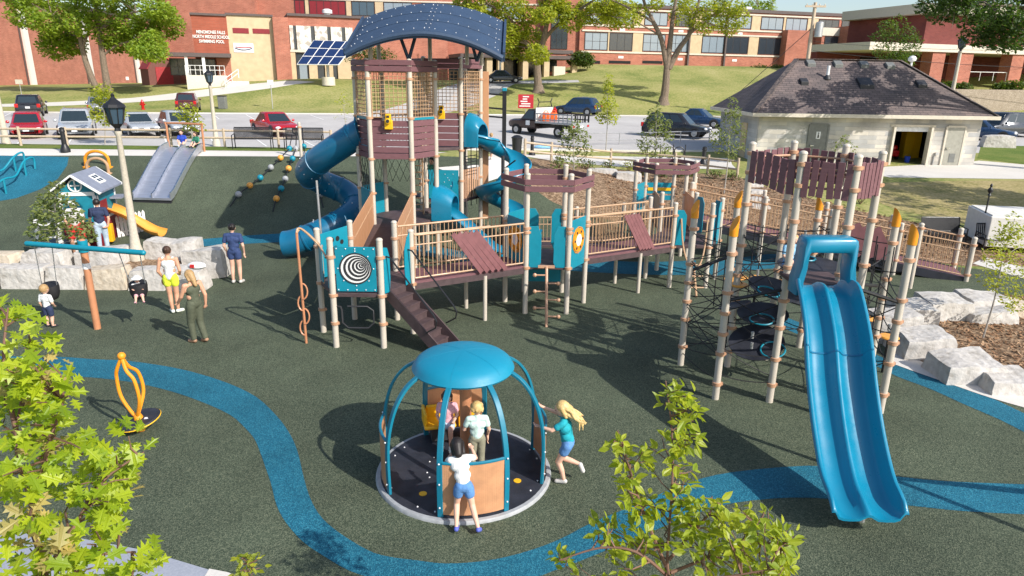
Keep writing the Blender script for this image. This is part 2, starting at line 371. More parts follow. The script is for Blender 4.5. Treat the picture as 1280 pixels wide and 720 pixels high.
# ================================================================== SETTING: ground sheet and what lies flush on it
def axis_vals(lo, hi):
    a = list(range(lo, hi+1)); o1 = [lo-5, lo-20, lo-60, lo-200, lo-1500]; o2 = [hi+5, hi+20, hi+60, hi+200, hi+1500]
    return o1[::-1]+a+o2
XS = axis_vals(-75, 80); YS = axis_vals(-4, 112)
gm = MB(); nx = len(XS)
gm.v = [(x, y, hz(x, y)) for y in YS for x in XS]
for j in range(len(YS)-1):
    for i in range(nx-1):
        a = j*nx+i; gm.f += [(a, a+1, a+nx+1), (a, a+nx+1, a+nx)]
gm.mi = [0]*len(gm.f)
tag(gm.build('ground', 'lawn', smooth=60), kind='structure')
def drape(name, poly, dz, m, kind='structure', label=None):
    bm = bmesh.new(); vs = [bm.verts.new((p[0], p[1], 0)) for p in poly]; bm.faces.new(vs)
    bmesh.ops.triangulate(bm, faces=bm.faces[:])
    xs = [p[0] for p in poly]; ys = [p[1] for p in poly]
    def cut(co, no): bmesh.ops.bisect_plane(bm, geom=bm.verts[:]+bm.edges[:]+bm.faces[:], plane_co=co, plane_no=no, dist=1e-5)
    def flat(x0, x1, y0, y1): return False
    for x in range(math.ceil(min(xs)), math.floor(max(xs))+1): cut((x, 0, 0), (1, 0, 0))
    for y in range(math.ceil(min(ys)), math.floor(max(ys))+1): cut((0, y, 0), (0, 1, 0))
    ds = [p[0]-p[1] for p in poly]
    for k in range(math.ceil(min(ds)), math.floor(max(ds))+1): cut((k, 0, 0), (1, -1, 0))
    for v in bm.verts: v.co.z = hzg(v.co.x, v.co.y)+dz
    me = bpy.data.meshes.new(name); bm.normal_update()
    for f in bm.faces:
        if f.normal.z < 0: f.normal_flip()
    bm.to_mesh(me); bm.free(); me.materials.append(MATS[m])
    me.polygons.foreach_set('use_smooth', [True]*len(me.polygons))
    o = bpy.data.objects.new(name, me); COL.objects.link(o); o['kind'] = kind
    if label: o['label'] = label
    return o
def flat(name, poly, z, m, kind='structure'):
    b = MB(); b.add([(p[0], p[1], z) for p in poly], [tuple(range(len(poly)))]); o = b.build(name, m, smooth=0)
    me = o.data
    if me.polygons[0].normal.z < 0: me.flip_normals()
    o['kind'] = kind; return o
def px_poly(pts): return [(lambda g: (g.x, g.y))(GT(*p)) for p in pts]
def sm(pts, n=5, closed=False): return [(p.x, p.y) for p in spline([(a, b, 0) for a, b in pts], n)]
back = [(-46, 28.3), (-30, 28.5), (-20, 28.9), (-10, 29.3), (-4, 29.8), (-1.8, 29.6), (-.5, 29.0), (.2, 28.5), (1.5, 26.6), (4, 25.6), (8, 24.8), (11.5, 22.8), (14.3, 21.0), (17.5, 20.4), (30, 19.5)]
drape('rubber_surface', [(-46, -3.5), (30, -3.5)]+sm(back, 4)[::-1], .004, 'rubber_green')
# curb path: light concrete walk behind the rubber
drape('sidewalk', sm([(p[0], p[1]) for p in back[:5]], 3)+[(-3, 31.2), (-10, 30.6), (-20, 30.2), (-30, 29.8), (-46, 29.6)], .008, 'concrete')
# blue bands
up = [(-40, 446), (65, 447), (120, 450), (160, 452.5), (212, 460), (250, 469), (287, 481), (320, 497), (345, 520), (361, 541), (371, 562), (377, 586), (382, 607), (390, 630), (403, 649), (426, 668), (461, 689), (487, 697), (522, 703.5), (557, 706), (604, 703), (651, 694), (698, 677), (740, 656), (784, 636), (859, 605), (915, 592.5), (1009, 584.5), (1060, 588), (1121, 597), (1182, 604), (1280, 608), (1400, 612)]
lo = [(-40, 472), (92, 472), (140, 475), (175, 481), (215, 490), (250, 502), (287, 520), (307, 537), (319, 552), (326, 568), (332, 586), (339, 607), (346, 633), (358, 656), (379, 680), (405, 698), (438, 715), (480, 730), (530, 740), (590, 742), (650, 732), (690, 717), (721, 704), (810, 668), (860, 647), (915, 631), (990, 624), (1060, 626), (1139, 634), (1202, 640), (1280, 644), (1400, 650)]
def g2(p): v = GT(*p); return (v.x, v.y)
def band(name, a, b, n=3):
    A = sm([g2(p) for p in a], n); B = sm([g2(p) for p in b], n)
    m = MB(); k = max(len(A), len(B))
    drape(name, A+B[::-1], .008, 'rubber_blue')
band('blue_path', up, lo)
band('blue_path', [(985, 398), (1040, 420), (1119, 454), (1160, 467), (1202, 482), (1280, 517), (1420, 590)], [(965, 405), (1020, 428), (1080, 452), (1121, 471), (1160, 486), (1202, 505), (1280, 542), (1420, 630)])
band('blue_path', [(200, 303), (300, 297), (380, 293), (470, 298), (600, 316), (700, 323), (800, 328), (870, 326)], [(212, 311), (300, 306), (380, 303), (470, 310), (600, 331), (700, 338), (800, 344), (870, 344)])
band('blue_path', [(880, 330), (960, 318), (1010, 322)], [(890, 346), (960, 336), (1000, 340)])
P = px_poly([(-60, 196), (0, 194.5), (40, 195), (86, 196.5), (84, 208), (72, 224), (50, 238), (20, 249), (-20, 255), (-80, 258)])
drape('blue_patch', P, .008, 'rubber_blue')
# near-left concrete corner
P = [g2(p) for p in [(-80, 630), (60, 668), (180, 690), (285, 721), (330, 740), (250, 900), (-300, 800)]]
flat('concrete_path', P, .012, 'blue_concrete')
P = [g2(p) for p in [(262, 713.5), (285, 719), (330, 735), (330, 760), (245, 740)]]
flat('concrete_path', P, .016, 'concrete')
# mulch beds
mul = [(p[0], p[1]) for p in back[7:12]]
drape('mulch_bed', sm(mul, 4)+[(14.5, 21.2), (17.6, 20.9), (19, 22.8), (17, 25.6), (14, 28.5), (11.5, 32.5), (11, 34.8), (6, 35.6), (1.5, 34.6), (.6, 31.5)], .010, 'mulch')
isl = [g2(p) for p in [(1118, 440), (1112, 420), (1112, 395), (1150, 378), (1200, 366), (1290, 372), (1400, 385), (1500, 520), (1390, 535), (1290, 495), (1240, 486), (1180, 466)]]
drape('mulch_bed', sm(isl+[isl[0]], 3)[:-1], .010, 'mulch')
o = isl; edge = sm([g2(p) for p in [(1112, 455), (1145, 466), (1190, 482), (1240, 499), (1300, 516)]], 4); ed2 = sm([g2(p) for p in [(1118, 440), (1150, 452), (1195, 468), (1245, 485), (1300, 500)]], 4)
drape('concrete_edge', edge+ed2[::-1], .014, 'concrete')
# parking lot and drives
drape('parking_lot', [(-74, 39.4), (-24, 40.0), (-4, 40.6), (6, 43.8), (13, 44.4), (30, 45.5), (79, 46.5), (79, 64), (34, 66), (20, 70.5), (4, 69.5), (-12, 66.5), (-40, 63.0), (-74, 62)], .006, 'asphalt')
drape('sidewalk', [(-46, 31.9), (-20, 32.5), (-3, 33.1), (-3, 36), (-20, 35.4), (-46, 34.9)], .010, 'concrete')
drape('sidewalk', [(-1, 38.0), (5, 37.2), (12, 37.0), (12.4, 39.2), (13, 41.6), (6, 41.6), (0, 40.0)], .008, 'concrete')
drape('drive_lane', [(-16, 67), (-9, 66.5), (-6, 72), (-2, 80), (0, 86.5), (8, 88.5), (8, 90.5), (-4, 90.6), (-8, 84), (-12, 75)], .008, 'asphalt')
drape('footpath', [(-62, 67), (-50, 70.5), (-36, 77), (-28, 82), (-24, 85.6), (-28, 87), (-34, 83.5), (-42, 77.6), (-54, 72.6), (-64, 69.6)], .008, 'concrete')
drape('footpath', [(-12, 60), (-8, 62), (30, 66.0), (30, 66.8), (-12, 62.5)], .010, 'concrete') if 0 else None
# garage apron and green lawn beside it
drape('concrete_apron', px_poly([(1050, 211), (1112, 222), (1280, 224), (1420, 228), (1330, 215), (1280, 206), (1224, 201), (1210, 203)]), .012, 'concrete')
drape('lawn_patch', px_poly([(1222, 198), (1300, 208), (1420, 222), (1420, 190), (1300, 183), (1226, 182)]), .010, 'green_lawn')
drape('dry_lawn', px_poly([(1095, 229), (1200, 226), (1290, 226), (1420, 232), (1420, 330), (1290, 300), (1235, 285), (1180, 275), (1120, 262), (1085, 248)]), .007, 'dry_lawn')
drape('lawn_strip', [(-46, 29.7), (-30, 29.9), (-20, 30.3), (-10, 30.7), (-3, 31.3), (-3, 33.0), (-20, 32.4), (-46, 31.8)], .010, 'green_lawn')
drape('concrete_path', px_poly([(1216, 330), (1232, 322), (1290, 338), (1420, 372), (1420, 398), (1290, 352)]), .012, 'concrete')
drape('path_to_plaza', px_poly([(545, 210), (598, 206), (612, 196), (640, 192), (660, 196), (648, 216), (610, 228), (575, 222)]), .014, 'concrete')
# kerbs: a real step, light concrete
def kerb(pts, w=.18, h=.13, name='kerb', m='concrete'):
    b = MB()
    P = [Vector((x, y, 0)) for x, y in pts]
    for a, c in zip(P[:-1], P[1:]):
        n = max(1, int((c-a).length/1.5))
        for k in range(n):
            p, q = a.lerp(c, k/n), a.lerp(c, (k+1)/n); p.z = hz(p.x, p.y)+h/2-.03; q.z = hz(q.x, q.y)+h/2-.03
            b.beam(p, q, w, h)
    tag(b.build(name, m, smooth=0), kind='structure')
kerb([(-74, 62), (-40, 63.0), (-12, 66.5), (4, 69.5), (20, 70.5), (34, 66), (60, 65)])
kerb([(-74, 39.3), (-24, 39.9), (-4, 40.5), (6, 43.7), (13, 44.3)])
# painted stall lines
def stalls(name, p0, p1, n, ang, L):
    b = MB()
    for k in range(n):
        t = k/(n-1); x, y = lerp(p0[0], p1[0], t), lerp(p0[1], p1[1], t)
        d = Vector((math.cos(ang), math.sin(ang), 0)); u = Vector((-d.y, d.x, 0))*.05
        q = Vector((x, y, 0)); pts = [q-u, q+u, q+u+d*L, q-u+d*L]
        b.add([(p.x, p.y, hz(p.x, p.y)+.016) for p in pts], [(0, 1, 2, 3)])
    tag(b.build(name, 'white_paint', smooth=0), kind='structure')
stalls('parking_marking', (-44, 40.6), (-6, 41.6), 14, R_(118), 5.2)
stalls('parking_marking', (-56, 61), (-13, 65), 16, R_(-62), 5.2)
# loose wood chips on the mulch and dry tufts
def chips(name, poly, n, s, m, z0):
    xs = [p[0] for p in poly]; ys = [p[1] for p in poly]; b = MB(); k = 0
    def inside(x, y):
        c = False; j = len(poly)-1
        for i in range(len(poly)):
            if (poly[i][1] > y) != (poly[j][1] > y) and x < (poly[j][0]-poly[i][0])*(y-poly[i][1])/(poly[j][1]-poly[i][1])+poly[i][0]: c = not c
            j = i
        return c
    while k < n:
        x, y = random.uniform(min(xs), max(xs)), random.uniform(min(ys), max(ys))
        if not inside(x, y): continue
        k += 1; a = random.uniform(0, 6.28); l, w = s*random.uniform(.5, 1.3), s*.3
        d = Vector((math.cos(a), math.sin(a), random.uniform(-.5, .5)))*l; u = Vector((-math.sin(a), math.cos(a), random.uniform(-.6, .6)))*w
        c = Vector((x, y, hzg(x, y)+z0+random.uniform(0, .03)))
        b.add([c-d-u, c+d-u, c+d+u, c-d+u], [(0, 1, 2, 3)])
    b.fixn = False
    tag(b.build(name, m, smooth=0), kind='stuff')
groundmat('chip', [(.2, (.12, .06, .03)), (.5, (.32, .18, .10)), (.8, (.50, .34, .21))], 3.0, 6, vor=True)
chips('wood_chips', isl, 5200, .05, 'chip', .012)
chips('wood_chips', [(4, 25.6), (8, 25.0), (11.5, 23), (17.6, 21), (17, 25.4), (11, 33), (4, 34)], 7000, .06, 'chip', .014)
# ================================================================== BUILDINGS
class Wall:
    # a vertical wall plane through two image pixels unprojected to set depths; local x runs along it, local y goes into the building
    def __init__(s, pa, ya, pb, yb, label, cat, name):
        a, b = AT(pa[0], pa[1], ya), AT(pb[0], pb[1], yb)
        s.o = Vector((a.x, a.y, 0)); d = Vector((b.x-a.x, b.y-a.y, 0)); s.L = d.length; s.u = d.normalized(); s.n = Vector((-s.u.y, s.u.x, 0))
        s.ang = math.atan2(s.u.y, s.u.x)
        s.t = thing(name, label, cat, s.o, s.ang)
    def hit(s, px, py, dep=0.0):
        d = ray(px, py); c = Vector((0, 0, CAMH)); q = s.o+s.n*dep
        t = (q-c).dot(s.n)/d.dot(s.n); p = c+d*t; return (p-s.o).dot(s.u), p.z
    def rect(s, x0, y0, x1, y1, dep=0.0):
        a, b = s.hit(x0, (y0+y1)/2, dep)[0], s.hit(x1, (y0+y1)/2, dep)[0]
        m = (x0+x1)/2; return a, s.hit(m, y1, dep)[1], b, s.hit(m, y0, dep)[1]
    def block(s, name, x0, z0, x1, z1, m, y0=0.0, y1=8.0, parent=None, bevel=0):
        b = MB(); b.box(((x0+x1)/2, (y0+y1)/2, (z0+z1)/2), (x1-x0, y1-y0, z1-z0)); return b.build(name, m, parent or s.t, smooth=0, world=False, bevel=bevel)
    def window(s, x0, z0, x1, z1, cols=3, rows=1, glass='window_glass', y=-.02, bar=.09, frame='window_frame'):
        f = MB(); w, h = x1-x0, z1-z0
        for X in (x0, x1): f.box((X, y, (z0+z1)/2), (bar, .12, h+bar))
        for Z in (z0, z1): f.box(((x0+x1)/2, y+.003, Z), (w-bar, .11, bar))
        for k in range(1, cols): f.box((x0+w*k/cols, y+.005, (z0+z1)/2), (bar*.7, .09, h-bar))
        for k in range(1, rows): f.box(((x0+x1)/2, y+.012, z0+h*k/rows), (w-bar, .07, bar*.6))
        fo = f.build('window', frame, s.t, smooth=0, world=False)
        p = MB(); p.box(((x0+x1)/2, y-.012, (z0+z1)/2), (w-.01, .02, h-.01)); p.build('pane', glass, fo, smooth=0, world=False)
        return fo

# ---- main two-storey school wing
M_ = Wall((724, 60), 104.5, (1150, 60), 121, 'long two storey orange brick school wing with rows of dark framed windows', 'school building', 'school_building')
ztop = M_.hit(760, 8)[1]; z0 = M_.hit(760, 80)[1]
xr = M_.hit(1152, 60)[0]
M_.block('wall', 0, 3, xr, ztop, 'brick', 0, 18)
M_.block('roof_edge', -.2, ztop, xr+.2, ztop+.45, 'roof_trim', -.25, 18.2)
lowz = M_.rect(731, 41, 790, 63); upz = M_.rect(731, 13, 790, 30)
for nm, (zz0, zz1) in (('sill_band', (lowz[1]-.35, lowz[1]-.12)), ('lintel_band', (lowz[3]+.12, lowz[3]+.34)), ('sill_band', (upz[1]-.35, upz[1]-.12)), ('lintel_band', (upz[3]+.12, upz[3]+.34))):
    M_.block(nm, .3, zz0, xr-.4, zz1, 'cream_trim', -.14, .02)
for a, b_, g in [(731, 759, 0), (762, 790, 1), (804, 831, 0), (836, 861, 0), (878, 905, 2), (907, 935, 1), (949, 976, 1)]:
    x0, x1 = M_.hit(a, 52)[0], M_.hit(b_, 52)[0]; M_.window(x0, lowz[1]+.05, x1, lowz[3]-.05, 3, 2 if g == 0 else 1, ('window_pale', 'window_glass', 'window_pale')[g])
for a, b_, g in [(732, 759, 0), (764, 791, 0), (806, 834, 0), (845, 867, 1), (880, 907, 2), (911, 939, 0), (952, 979, 0), (983, 1009, 0), (1024, 1049, 1), (1053, 1078, 1), (1092, 1112, 1)]:
    x0, x1 = M_.hit(a, 25)[0], M_.hit(b_, 25)[0]; M_.window(x0, upz[1]+.05, x1, upz[3]-.05, 3, 1, ('window_pale', 'window_glass', 'window_pale')[g])
def piers(z, lst, y):
    for a, b_ in lst: x0, x1 = M_.hit(a, y)[0], M_.hit(b_, y)[0]; M_.block('tan_pier', x0, z[1]-.11, x1, z[3]+.11, 'tan_stone', -.06, .02)
piers(lowz, [(759.8, 761.4), (790.8, 803.2), (862, 877), (936, 948)], 52)
piers(upz, [(760, 763), (792, 805), (868, 879), (940, 951), (980, 982.5), (1010, 1023), (1079, 1091)], 25)
for px in (860, 905.5): x = M_.hit(px, 60)[0]; M_.block('downpipe', x-.12, 6.5, x+.12, upz[3]+.3, 'roof_trim', -.36, -.17)
for px, py in [(778, 37), (851, 39), (925, 42), (776, 71.5), (918, 75.5), (850, 74)]:
    x, z = M_.hit(px, py); M_.block('vent_plate', x-.4, z-.16, x+.4, z+.16, 'white_paint', -.05, .01)
for a, b_ in [(735, 750), (761, 788), (803, 828)]:
    x0, x1 = M_.hit(a, 78)[0], M_.hit(b_, 78)[0]; z = M_.hit((a+b_)/2, 78.5)[1]; M_.block('basement_window', x0, z-.1, x1, z+.28, 'dark_inside', -.05, .01)
# glazed stair tower and projecting brick bay near its right end
x0, x1 = M_.hit(1031, 50, -3)[0], M_.hit(1057, 50, -3)[0]
zb, zt = M_.hit(1044, 78, -3)[1], M_.hit(1044, 35, -3)[1]; zc = M_.hit(1044, 45, -3)[1]
M_.block('stair_tower', x0-.6, 3, x1+.6, zc, 'brick', -3, 0.3)
M_.block('tower_cap', x0-.7, zc, x1+.7, zt, 'cream_trim', -3.15, .3)
M_.window(x0, zb, x1, zc-.15, 4, 4, 'window_glass', y=-3.04)
xa, xb = M_.hit(1058, 55, -5)[0], M_.hit(1152, 55, -5)[0]
M_.block('brick_bay', xa, 3, xb, M_.hit(1100, 34, -5)[1], 'brick', -5, .1)
xa, xb = M_.hit(983, 55, -1.5)[0], M_.hit(1030, 55, -1.5)[0]
M_.block('brick_bay', xa, 3, xb, M_.hit(1005, 38, -1.5)[1], 'brick', -1.5, .1)
for k, px in enumerate((820, 935, 970)):
    x, z = M_.hit(px, 5); M_.block('roof_vent', x-.5, ztop+.4, x+.5, ztop+1.0+.3*k, 'galvanised', 5+k, 6+k)

# ---- upper school wing further left, behind the low blocks
N_ = Wall((225, 40), 100, (722, 40), 106, 'taller brick school wing rising behind the low entrance blocks', 'school building', 'school_building')
N_.block('wall', -2, 3, N_.hit(322, 10)[0], 22, 'brick', -1.5, 16)
N_.block('wall', N_.hit(322, 10)[0], 3, N_.L, N_.hit(500, -14)[1], 'brick', 0, 16)
N_.block('roof_edge', N_.hit(322, 10)[0], N_.hit(500, -14)[1], N_.L+.2, N_.hit(500, -17)[1], 'roof_trim', -.25, 16)
zr = N_.rect(440, 4, 600, 21)
x0 = N_.hit(366, 12)[0]; x1 = N_.hit(716, 12)[0]
N_.block('sill_band', x0, zr[1]-.3, x1, zr[1]-.1, 'cream_trim', -.13, .02); N_.block('lintel_band', x0, zr[3]+.1, x1, zr[3]+.3, 'cream_trim', -.13, .02)
for a, b_, g in [(369, 381, 'maroon'), (387, 432, 'maroon'), (440, 468, 'window_blue'), (480, 515, 'window_pale'), (528, 571, 'window_pale'), (585, 615, 'window_pale'), (628, 655, 'window_pale')]:
    N_.window(N_.hit(a, 12)[0], zr[1], N_.hit(b_, 12)[0], zr[3], max(2, int((b_-a)/9)), 1, g)
for a, b_ in [(381.8, 386), (433, 439), (469, 479)]: N_.block('tan_pier', N_.hit(a, 12)[0], zr[1]-.09, N_.hit(b_, 12)[0], zr[3]+.09, 'tan_stone', -.06, .02)
# glazed stair beside the covered entrance
xg0, zg0, xg1, zg1 = N_.rect(689, 33, 709, 61, -1)
N_.block('stair_bay', xg0-1.2, 4, xg1+2.2, zg1+5, 'brick', -1.0, 0.2); N_.window(xg0, zg0, xg1, zg1+3, 3, 5, 'window_glass', y=-1.04)

# ---- swimming pool hall on the left
P_ = Wall((-6, 60), GT(-6, 106.5).y, (232, 60), GT(232, 102.5).y, 'windowless orange brick hall with white pilasters left of the entrance', 'hall', 'brick_hall')
x1 = P_.hit(241, 60)[0]; zt = P_.hit(110, 15)[1]
P_.block('wall', -14, 2, x1, zt, 'brick', 0, 20)
P_.block('roof_edge', -14.2, zt, x1+.1, zt+.7, 'roof_trim', -.3, 20)
P_.block('plinth', -14, 2, x1-.1, 3.35, 'concrete', -.12, .05)
for px in (33.5, 108.5, 168.5, 221.5):
    x = P_.hit(px, 64)[0]; P_.block('pilaster', x-.55, 2.5, x+.55, zt-.02, 'white_wall', -.35, .05)
    P_.block('downpipe', x-1.15, 2.5, x-.95, zt-.3, 'roof_trim', -.2, -.03)
x, z = P_.hit(159, 98); P_.block('wall_vent', x-.5, z-.3, x+.5, z+.3, 'white_paint', -.05, .01)

# ---- entrance block with the raised lettering, canopy, ramp and steps
E_ = Wall((228, 60), 86, (343, 60), 90, 'low entrance block with raised white lettering, canopy and tan stone wall', 'school building', 'school_entrance')
a = E_.rect(241, 19.5, 285, 68); E_.block('wall', a[0], 2.5, a[2], a[3], 'brick_sign', 0, 6)
E_.block('roof_edge', a[0]-.1, a[3], a[2], a[3]+.25, 'roof_trim', -.2, 6)
t_ = E_.rect(285, 20, 343, 97); E_.block('tan_wall', t_[0]+.003, 2.5, t_[2], t_[3], 'tan_stone', .15, 6); E_.block('roof_edge', t_[0]+.01, t_[3], t_[2]+.1, t_[3]+.25, 'roof_trim', -.04, 6)
for q in [(291, 35, 311, 41.5), (316, 36, 337, 42)]: r = E_.rect(*q); E_.block('slot_window', r[0], r[1], r[2], r[3], 'maroon', .09, .2)
r = E_.rect(292, 54, 317, 65.5)
bn = E_.block('banner', r[0], r[1], r[2], r[3], 'white_plastic', .08, .14)
b = MB()
b.tube([((lerp(r[0], r[2], t)), .065, lerp(r[1], r[3], .62-.35*math.sin(t*2.6+.3))) for t in np.linspace(.08, .92, 14)], .06, 5); b.build('banner_stripe', 'solar_cell', bn, world=False)
b = MB(); b.tube([((lerp(r[0], r[2], t)), .062, lerp(r[1], r[3], .72-.2*math.sin(t*2.2+.5))) for t in np.linspace(.1, .9, 12)], .05, 5); b.build('banner_stripe', 'sign_red', bn, world=False)
r = E_.rect(343, 22, 362, 97); E_.block('brick_strip', r[0]+.003, 2.5, r[2], r[3], 'brick', -.6, 6)
# lettering (text of the building's own sign)
zc0 = E_.hit(264, 40.5)[1]; zc1 = E_.hit(264, 52)[1]; xc = E_.hit(264, 46)[0]
for k, (line, sz) in enumerate((("MENOMONEE FALLS", .50), ("NORTH MIDDLE SCHOOL", .50), ("SWIMMING POOL", .50))):
    cu = text_mesh(line, sz, (0, 0, 0), (1, 0, 0), (0, 0, 1), (0, -1, 0), 'lettering', 'white_paint', None, thick=.08)
    cu.parent = E_.t; cu.location = (xc, -.05, lerp(zc0, zc1, k/2)); cu.scale = (.70, 1, 1)
r = E_.rect(210, 66, 289, 71, -3.5); cz0, cz1 = r[1], r[3]
E_.block('canopy', r[0], cz0, r[2], cz1, 'roof_trim', -3.5, .02)
for px in (233.5, 255): x = E_.hit(px, 82, -3.3)[0]; E_.block('canopy_post', x-.16, 3, x+.16, cz0, 'white_paint', -3.3, -3.0)
r = E_.rect(213, 72, 271, 94); E_.block('brick_base', E_.hit(271, 80)[0]+.01, 2.5, a[2]-.02, cz0-.01, 'brick', -.5, -.003)
E_.window(r[0], r[1], E_.hit(269, 80)[0], cz0-.2, 6, 2, 'window_glass', y=-.06)
r = E_.rect(233, 93, 284, 104, -4); E_.block('ramp_wall', r[0], 2.5, r[2], r[3]-.1, 'cream_trim', -4.0, -3.7)
rl = MB()
for k in range(9): x = lerp(r[0], r[2]-.2, k/8); rl.cyl((x, -3.85, r[3]-.12), (x, -3.85, r[3]+1.0), .03, 6)
for dz in (.5, 1.0): rl.cyl((r[0], -3.85, r[3]+dz-.02), (r[2]-.2, -3.85, r[3]+dz-.02), .03, 6)
s0 = E_.hit(284, 97, -4)[0]; s1 = E_.hit(306, 103, -5)[0]
for j in range(2):
    yy = -4.2-1.7*j
    for dz in (.55, 1.0): rl.cyl((s0+1.3, yy+2.0, 5.0+dz), (s0-.3, yy-.5, 3.9+dz), .03, 6)
    for q in (0, .5, 1): rl.cyl((s0+1.3-1.6*q, yy+2-2.5*q, 5.0-1.1*q), (s0+1.3-1.6*q, yy+2-2.5*q, 6.0-1.1*q), .03, 6)
rl.build('handrail', 'white_paint', E_.t, world=False)
st = MB()
for k in range(6): st.box((s0+1.1, -3.2-.42*k, 4.62-.16*k-.3), (2.6, .42, .6))
st.build('steps', 'concrete', E_.t, smooth=0, world=False)

# ---- white panelled link
W_ = Wall((362, 60), 91, (600, 60), 100, 'low link building with white patterned panels above dark doorways', 'school building', 'link_building')
zt = W_.hit(470, 24)[1]; zp1 = W_.hit(400, 33)[1]; zp0 = W_.hit(400, 63)[1]; zb = 3.5
W_.block('wall', 0, 2.5, W_.hit(560, 40)[0], zt, 'brick', .35, 8); W_.block('roof_edge', 0, zt, W_.hit(562, 40)[0], zt+.3, 'roof_trim', .1, 8)
W_.block('lintel_band', 0, zp0-.28, W_.hit(452, 50)[0], zp0, 'cream_trim', -.1, .34)
groundmat('panel_pattern', [(.40, (.42, .38, .33)), (.5, (.72, .68, .6))], 1.2, 1.8, bump=.2, vor=True)
for a_, b_ in [(362.5, 367), (371, 389), (394, 409.5), (414, 427.5), (432, 441)]:
    W_.block('white_panel', W_.hit(a_, 48)[0], zp0+.003, W_.hit(b_, 48)[0], zp1, 'panel_pattern', -.02, .34)
for a_, b_ in [(367.2, 370.8), (389.2, 393.8), (409.7, 413.8), (427.7, 431.8)]:
    W_.block('tall_window', W_.hit(a_, 48)[0], zp0+.004, W_.hit(b_, 48)[0], zp1-.01, 'window_glass', .2, .34)
for a_, b_ in [(362.5, 370), (386, 396.5), (406, 416), (422, 440)]: W_.block('tan_pier', W_.hit(a_, 80)[0], 3, W_.hit(b_, 80)[0], zp0-.285, 'tan_stone', -.02, .34)
for a_, b_ in [(371, 385.5), (397, 405.5), (416.5, 421.5)]:
    x0_, x1_ = W_.hit(a_, 80)[0], W_.hit(b_, 80)[0]; W_.window(x0_, 4.6, x1_, zp0-.4, 1, 2, 'window_glass', y=.25)
    if a_ == 371: W_.block('door', x0_+.3, 4.2, x1_-.2, zp0-1.6, 'window_pale', .15, .2)
for px, py in ((414, 24), (496, 30)): 
    x, z = W_.hit(px, py); b = MB(); b.lathe([(.4, 0), (.4, .5), (.65, .5), (.65, .9), (.3, 1.05)], (x, 4, zt+.25)); b.build('roof_vent', 'white_paint', W_.t, world=False)

# ---- covered entrance with tan columns
C_ = Wall((575, 85), 92, (726, 85), 97, 'covered school entrance with flat brown canopy on tan columns', 'canopy', 'entrance_canopy')
zc0 = C_.hit(650, 73)[1]; zc1 = C_.hit(650, 68.5)[1]
C_.block('canopy', 0, zc0, C_.L, zc1, 'roof_trim', -.4, 7)
C_.block('upper_canopy', C_.hit(685, 62)[0], zc1+.25, C_.hit(716, 62)[0], zc1+.7, 'roof_trim', -.2, 4)
C_.block('back_wall', 0, 3, C_.L-1, zc0, 'window_glass', 6.5, 7)
for px in (612, 626, 657, 683.5, 718.5): x = C_.hit(px, 85)[0]; C_.block('column', x-.38, 3.5, x+.38, zc0, 'tan_stone', 0, .7)
for px in (640, 668, 698): x = C_.hit(px, 85)[0]; C_.block('inner_column', x-.5, 3.5, x+.5, zc0, 'tan_stone', 5.0, 5.8)
C_.block('steps', C_.hit(690, 92)[0], 3, C_.hit(712, 92)[0], 6.3, 'brick', .5, 4)
C_.block('ramp_wall', C_.hit(692, 86)[0], 3, C_.hit(706, 86)[0], 7.0, 'cream_trim', -.2, .4)

# ---- right wing with the deep brick arcade
A_ = Wall((1130, 60), 82, (1330, 60), 90, 'red brick wing, shade painted into its colour, with concrete band over a deep shaded arcade', 'school building', 'arcade_wing')
zb0 = A_.hit(1205, 66)[1]; zb1 = A_.hit(1205, 56.5)[1]
x0, x1 = A_.hit(1086, 60)[0], A_.hit(1400, 60)[0]
A_.block('concrete_band', x0, zb0, x1, zb1, 'cream_trim', -.1, 9)
zz = A_.hit(1205, 20, 2)[1]; A_.block('wall', A_.hit(1156, 40, 2)[0], zb1, x1, zz, 'brick_shaded', 2, 14)
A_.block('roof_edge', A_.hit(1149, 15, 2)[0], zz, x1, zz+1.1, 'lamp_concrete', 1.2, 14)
A_.block('back_wall', x0, 4.2, x1, zb0, 'brick_shaded', 8.0, 8.8)
for a_, b_ in ((1164, 1180), (1199, 1215), (1264, 1279), (1320, 1336)):
    A_.block('brick_column', A_.hit(a_, 85)[0], 4.2, A_.hit(b_, 85)[0], zb0, 'brick', .1, 1.6)
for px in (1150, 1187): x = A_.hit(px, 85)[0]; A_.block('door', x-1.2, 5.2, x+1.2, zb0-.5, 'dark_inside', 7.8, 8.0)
rl = MB(); xa, xb = A_.hit(1212, 94)[0], A_.hit(1262, 94)[0]; zz0 = A_.hit(1230, 101)[1]
for k in range(4): x = lerp(xa, xb, k/3); rl.cyl((x, .4, zz0), (x, .4, zz0+1.0), .04, 6)
rl.cyl((xa, .4, zz0+1), (xb, .4, zz0+1), .04, 6)
rl.build('handrail', 'white_paint', A_.t, world=False)
pw = Wall((1190, 115), 74, (1330, 115), 78, 'low tan retaining wall in front of the brick arcade', 'wall', 'retaining_wall')
zz0 = pw.hit(1240, 112)[1]; pw.block('wall', 0, 2.5, pw.L, zz0, 'gravel', 0, .5); pw.block('planting_bed', .01, zz0-.25, pw.L, zz0-.06, 'mulch', .5, 7)

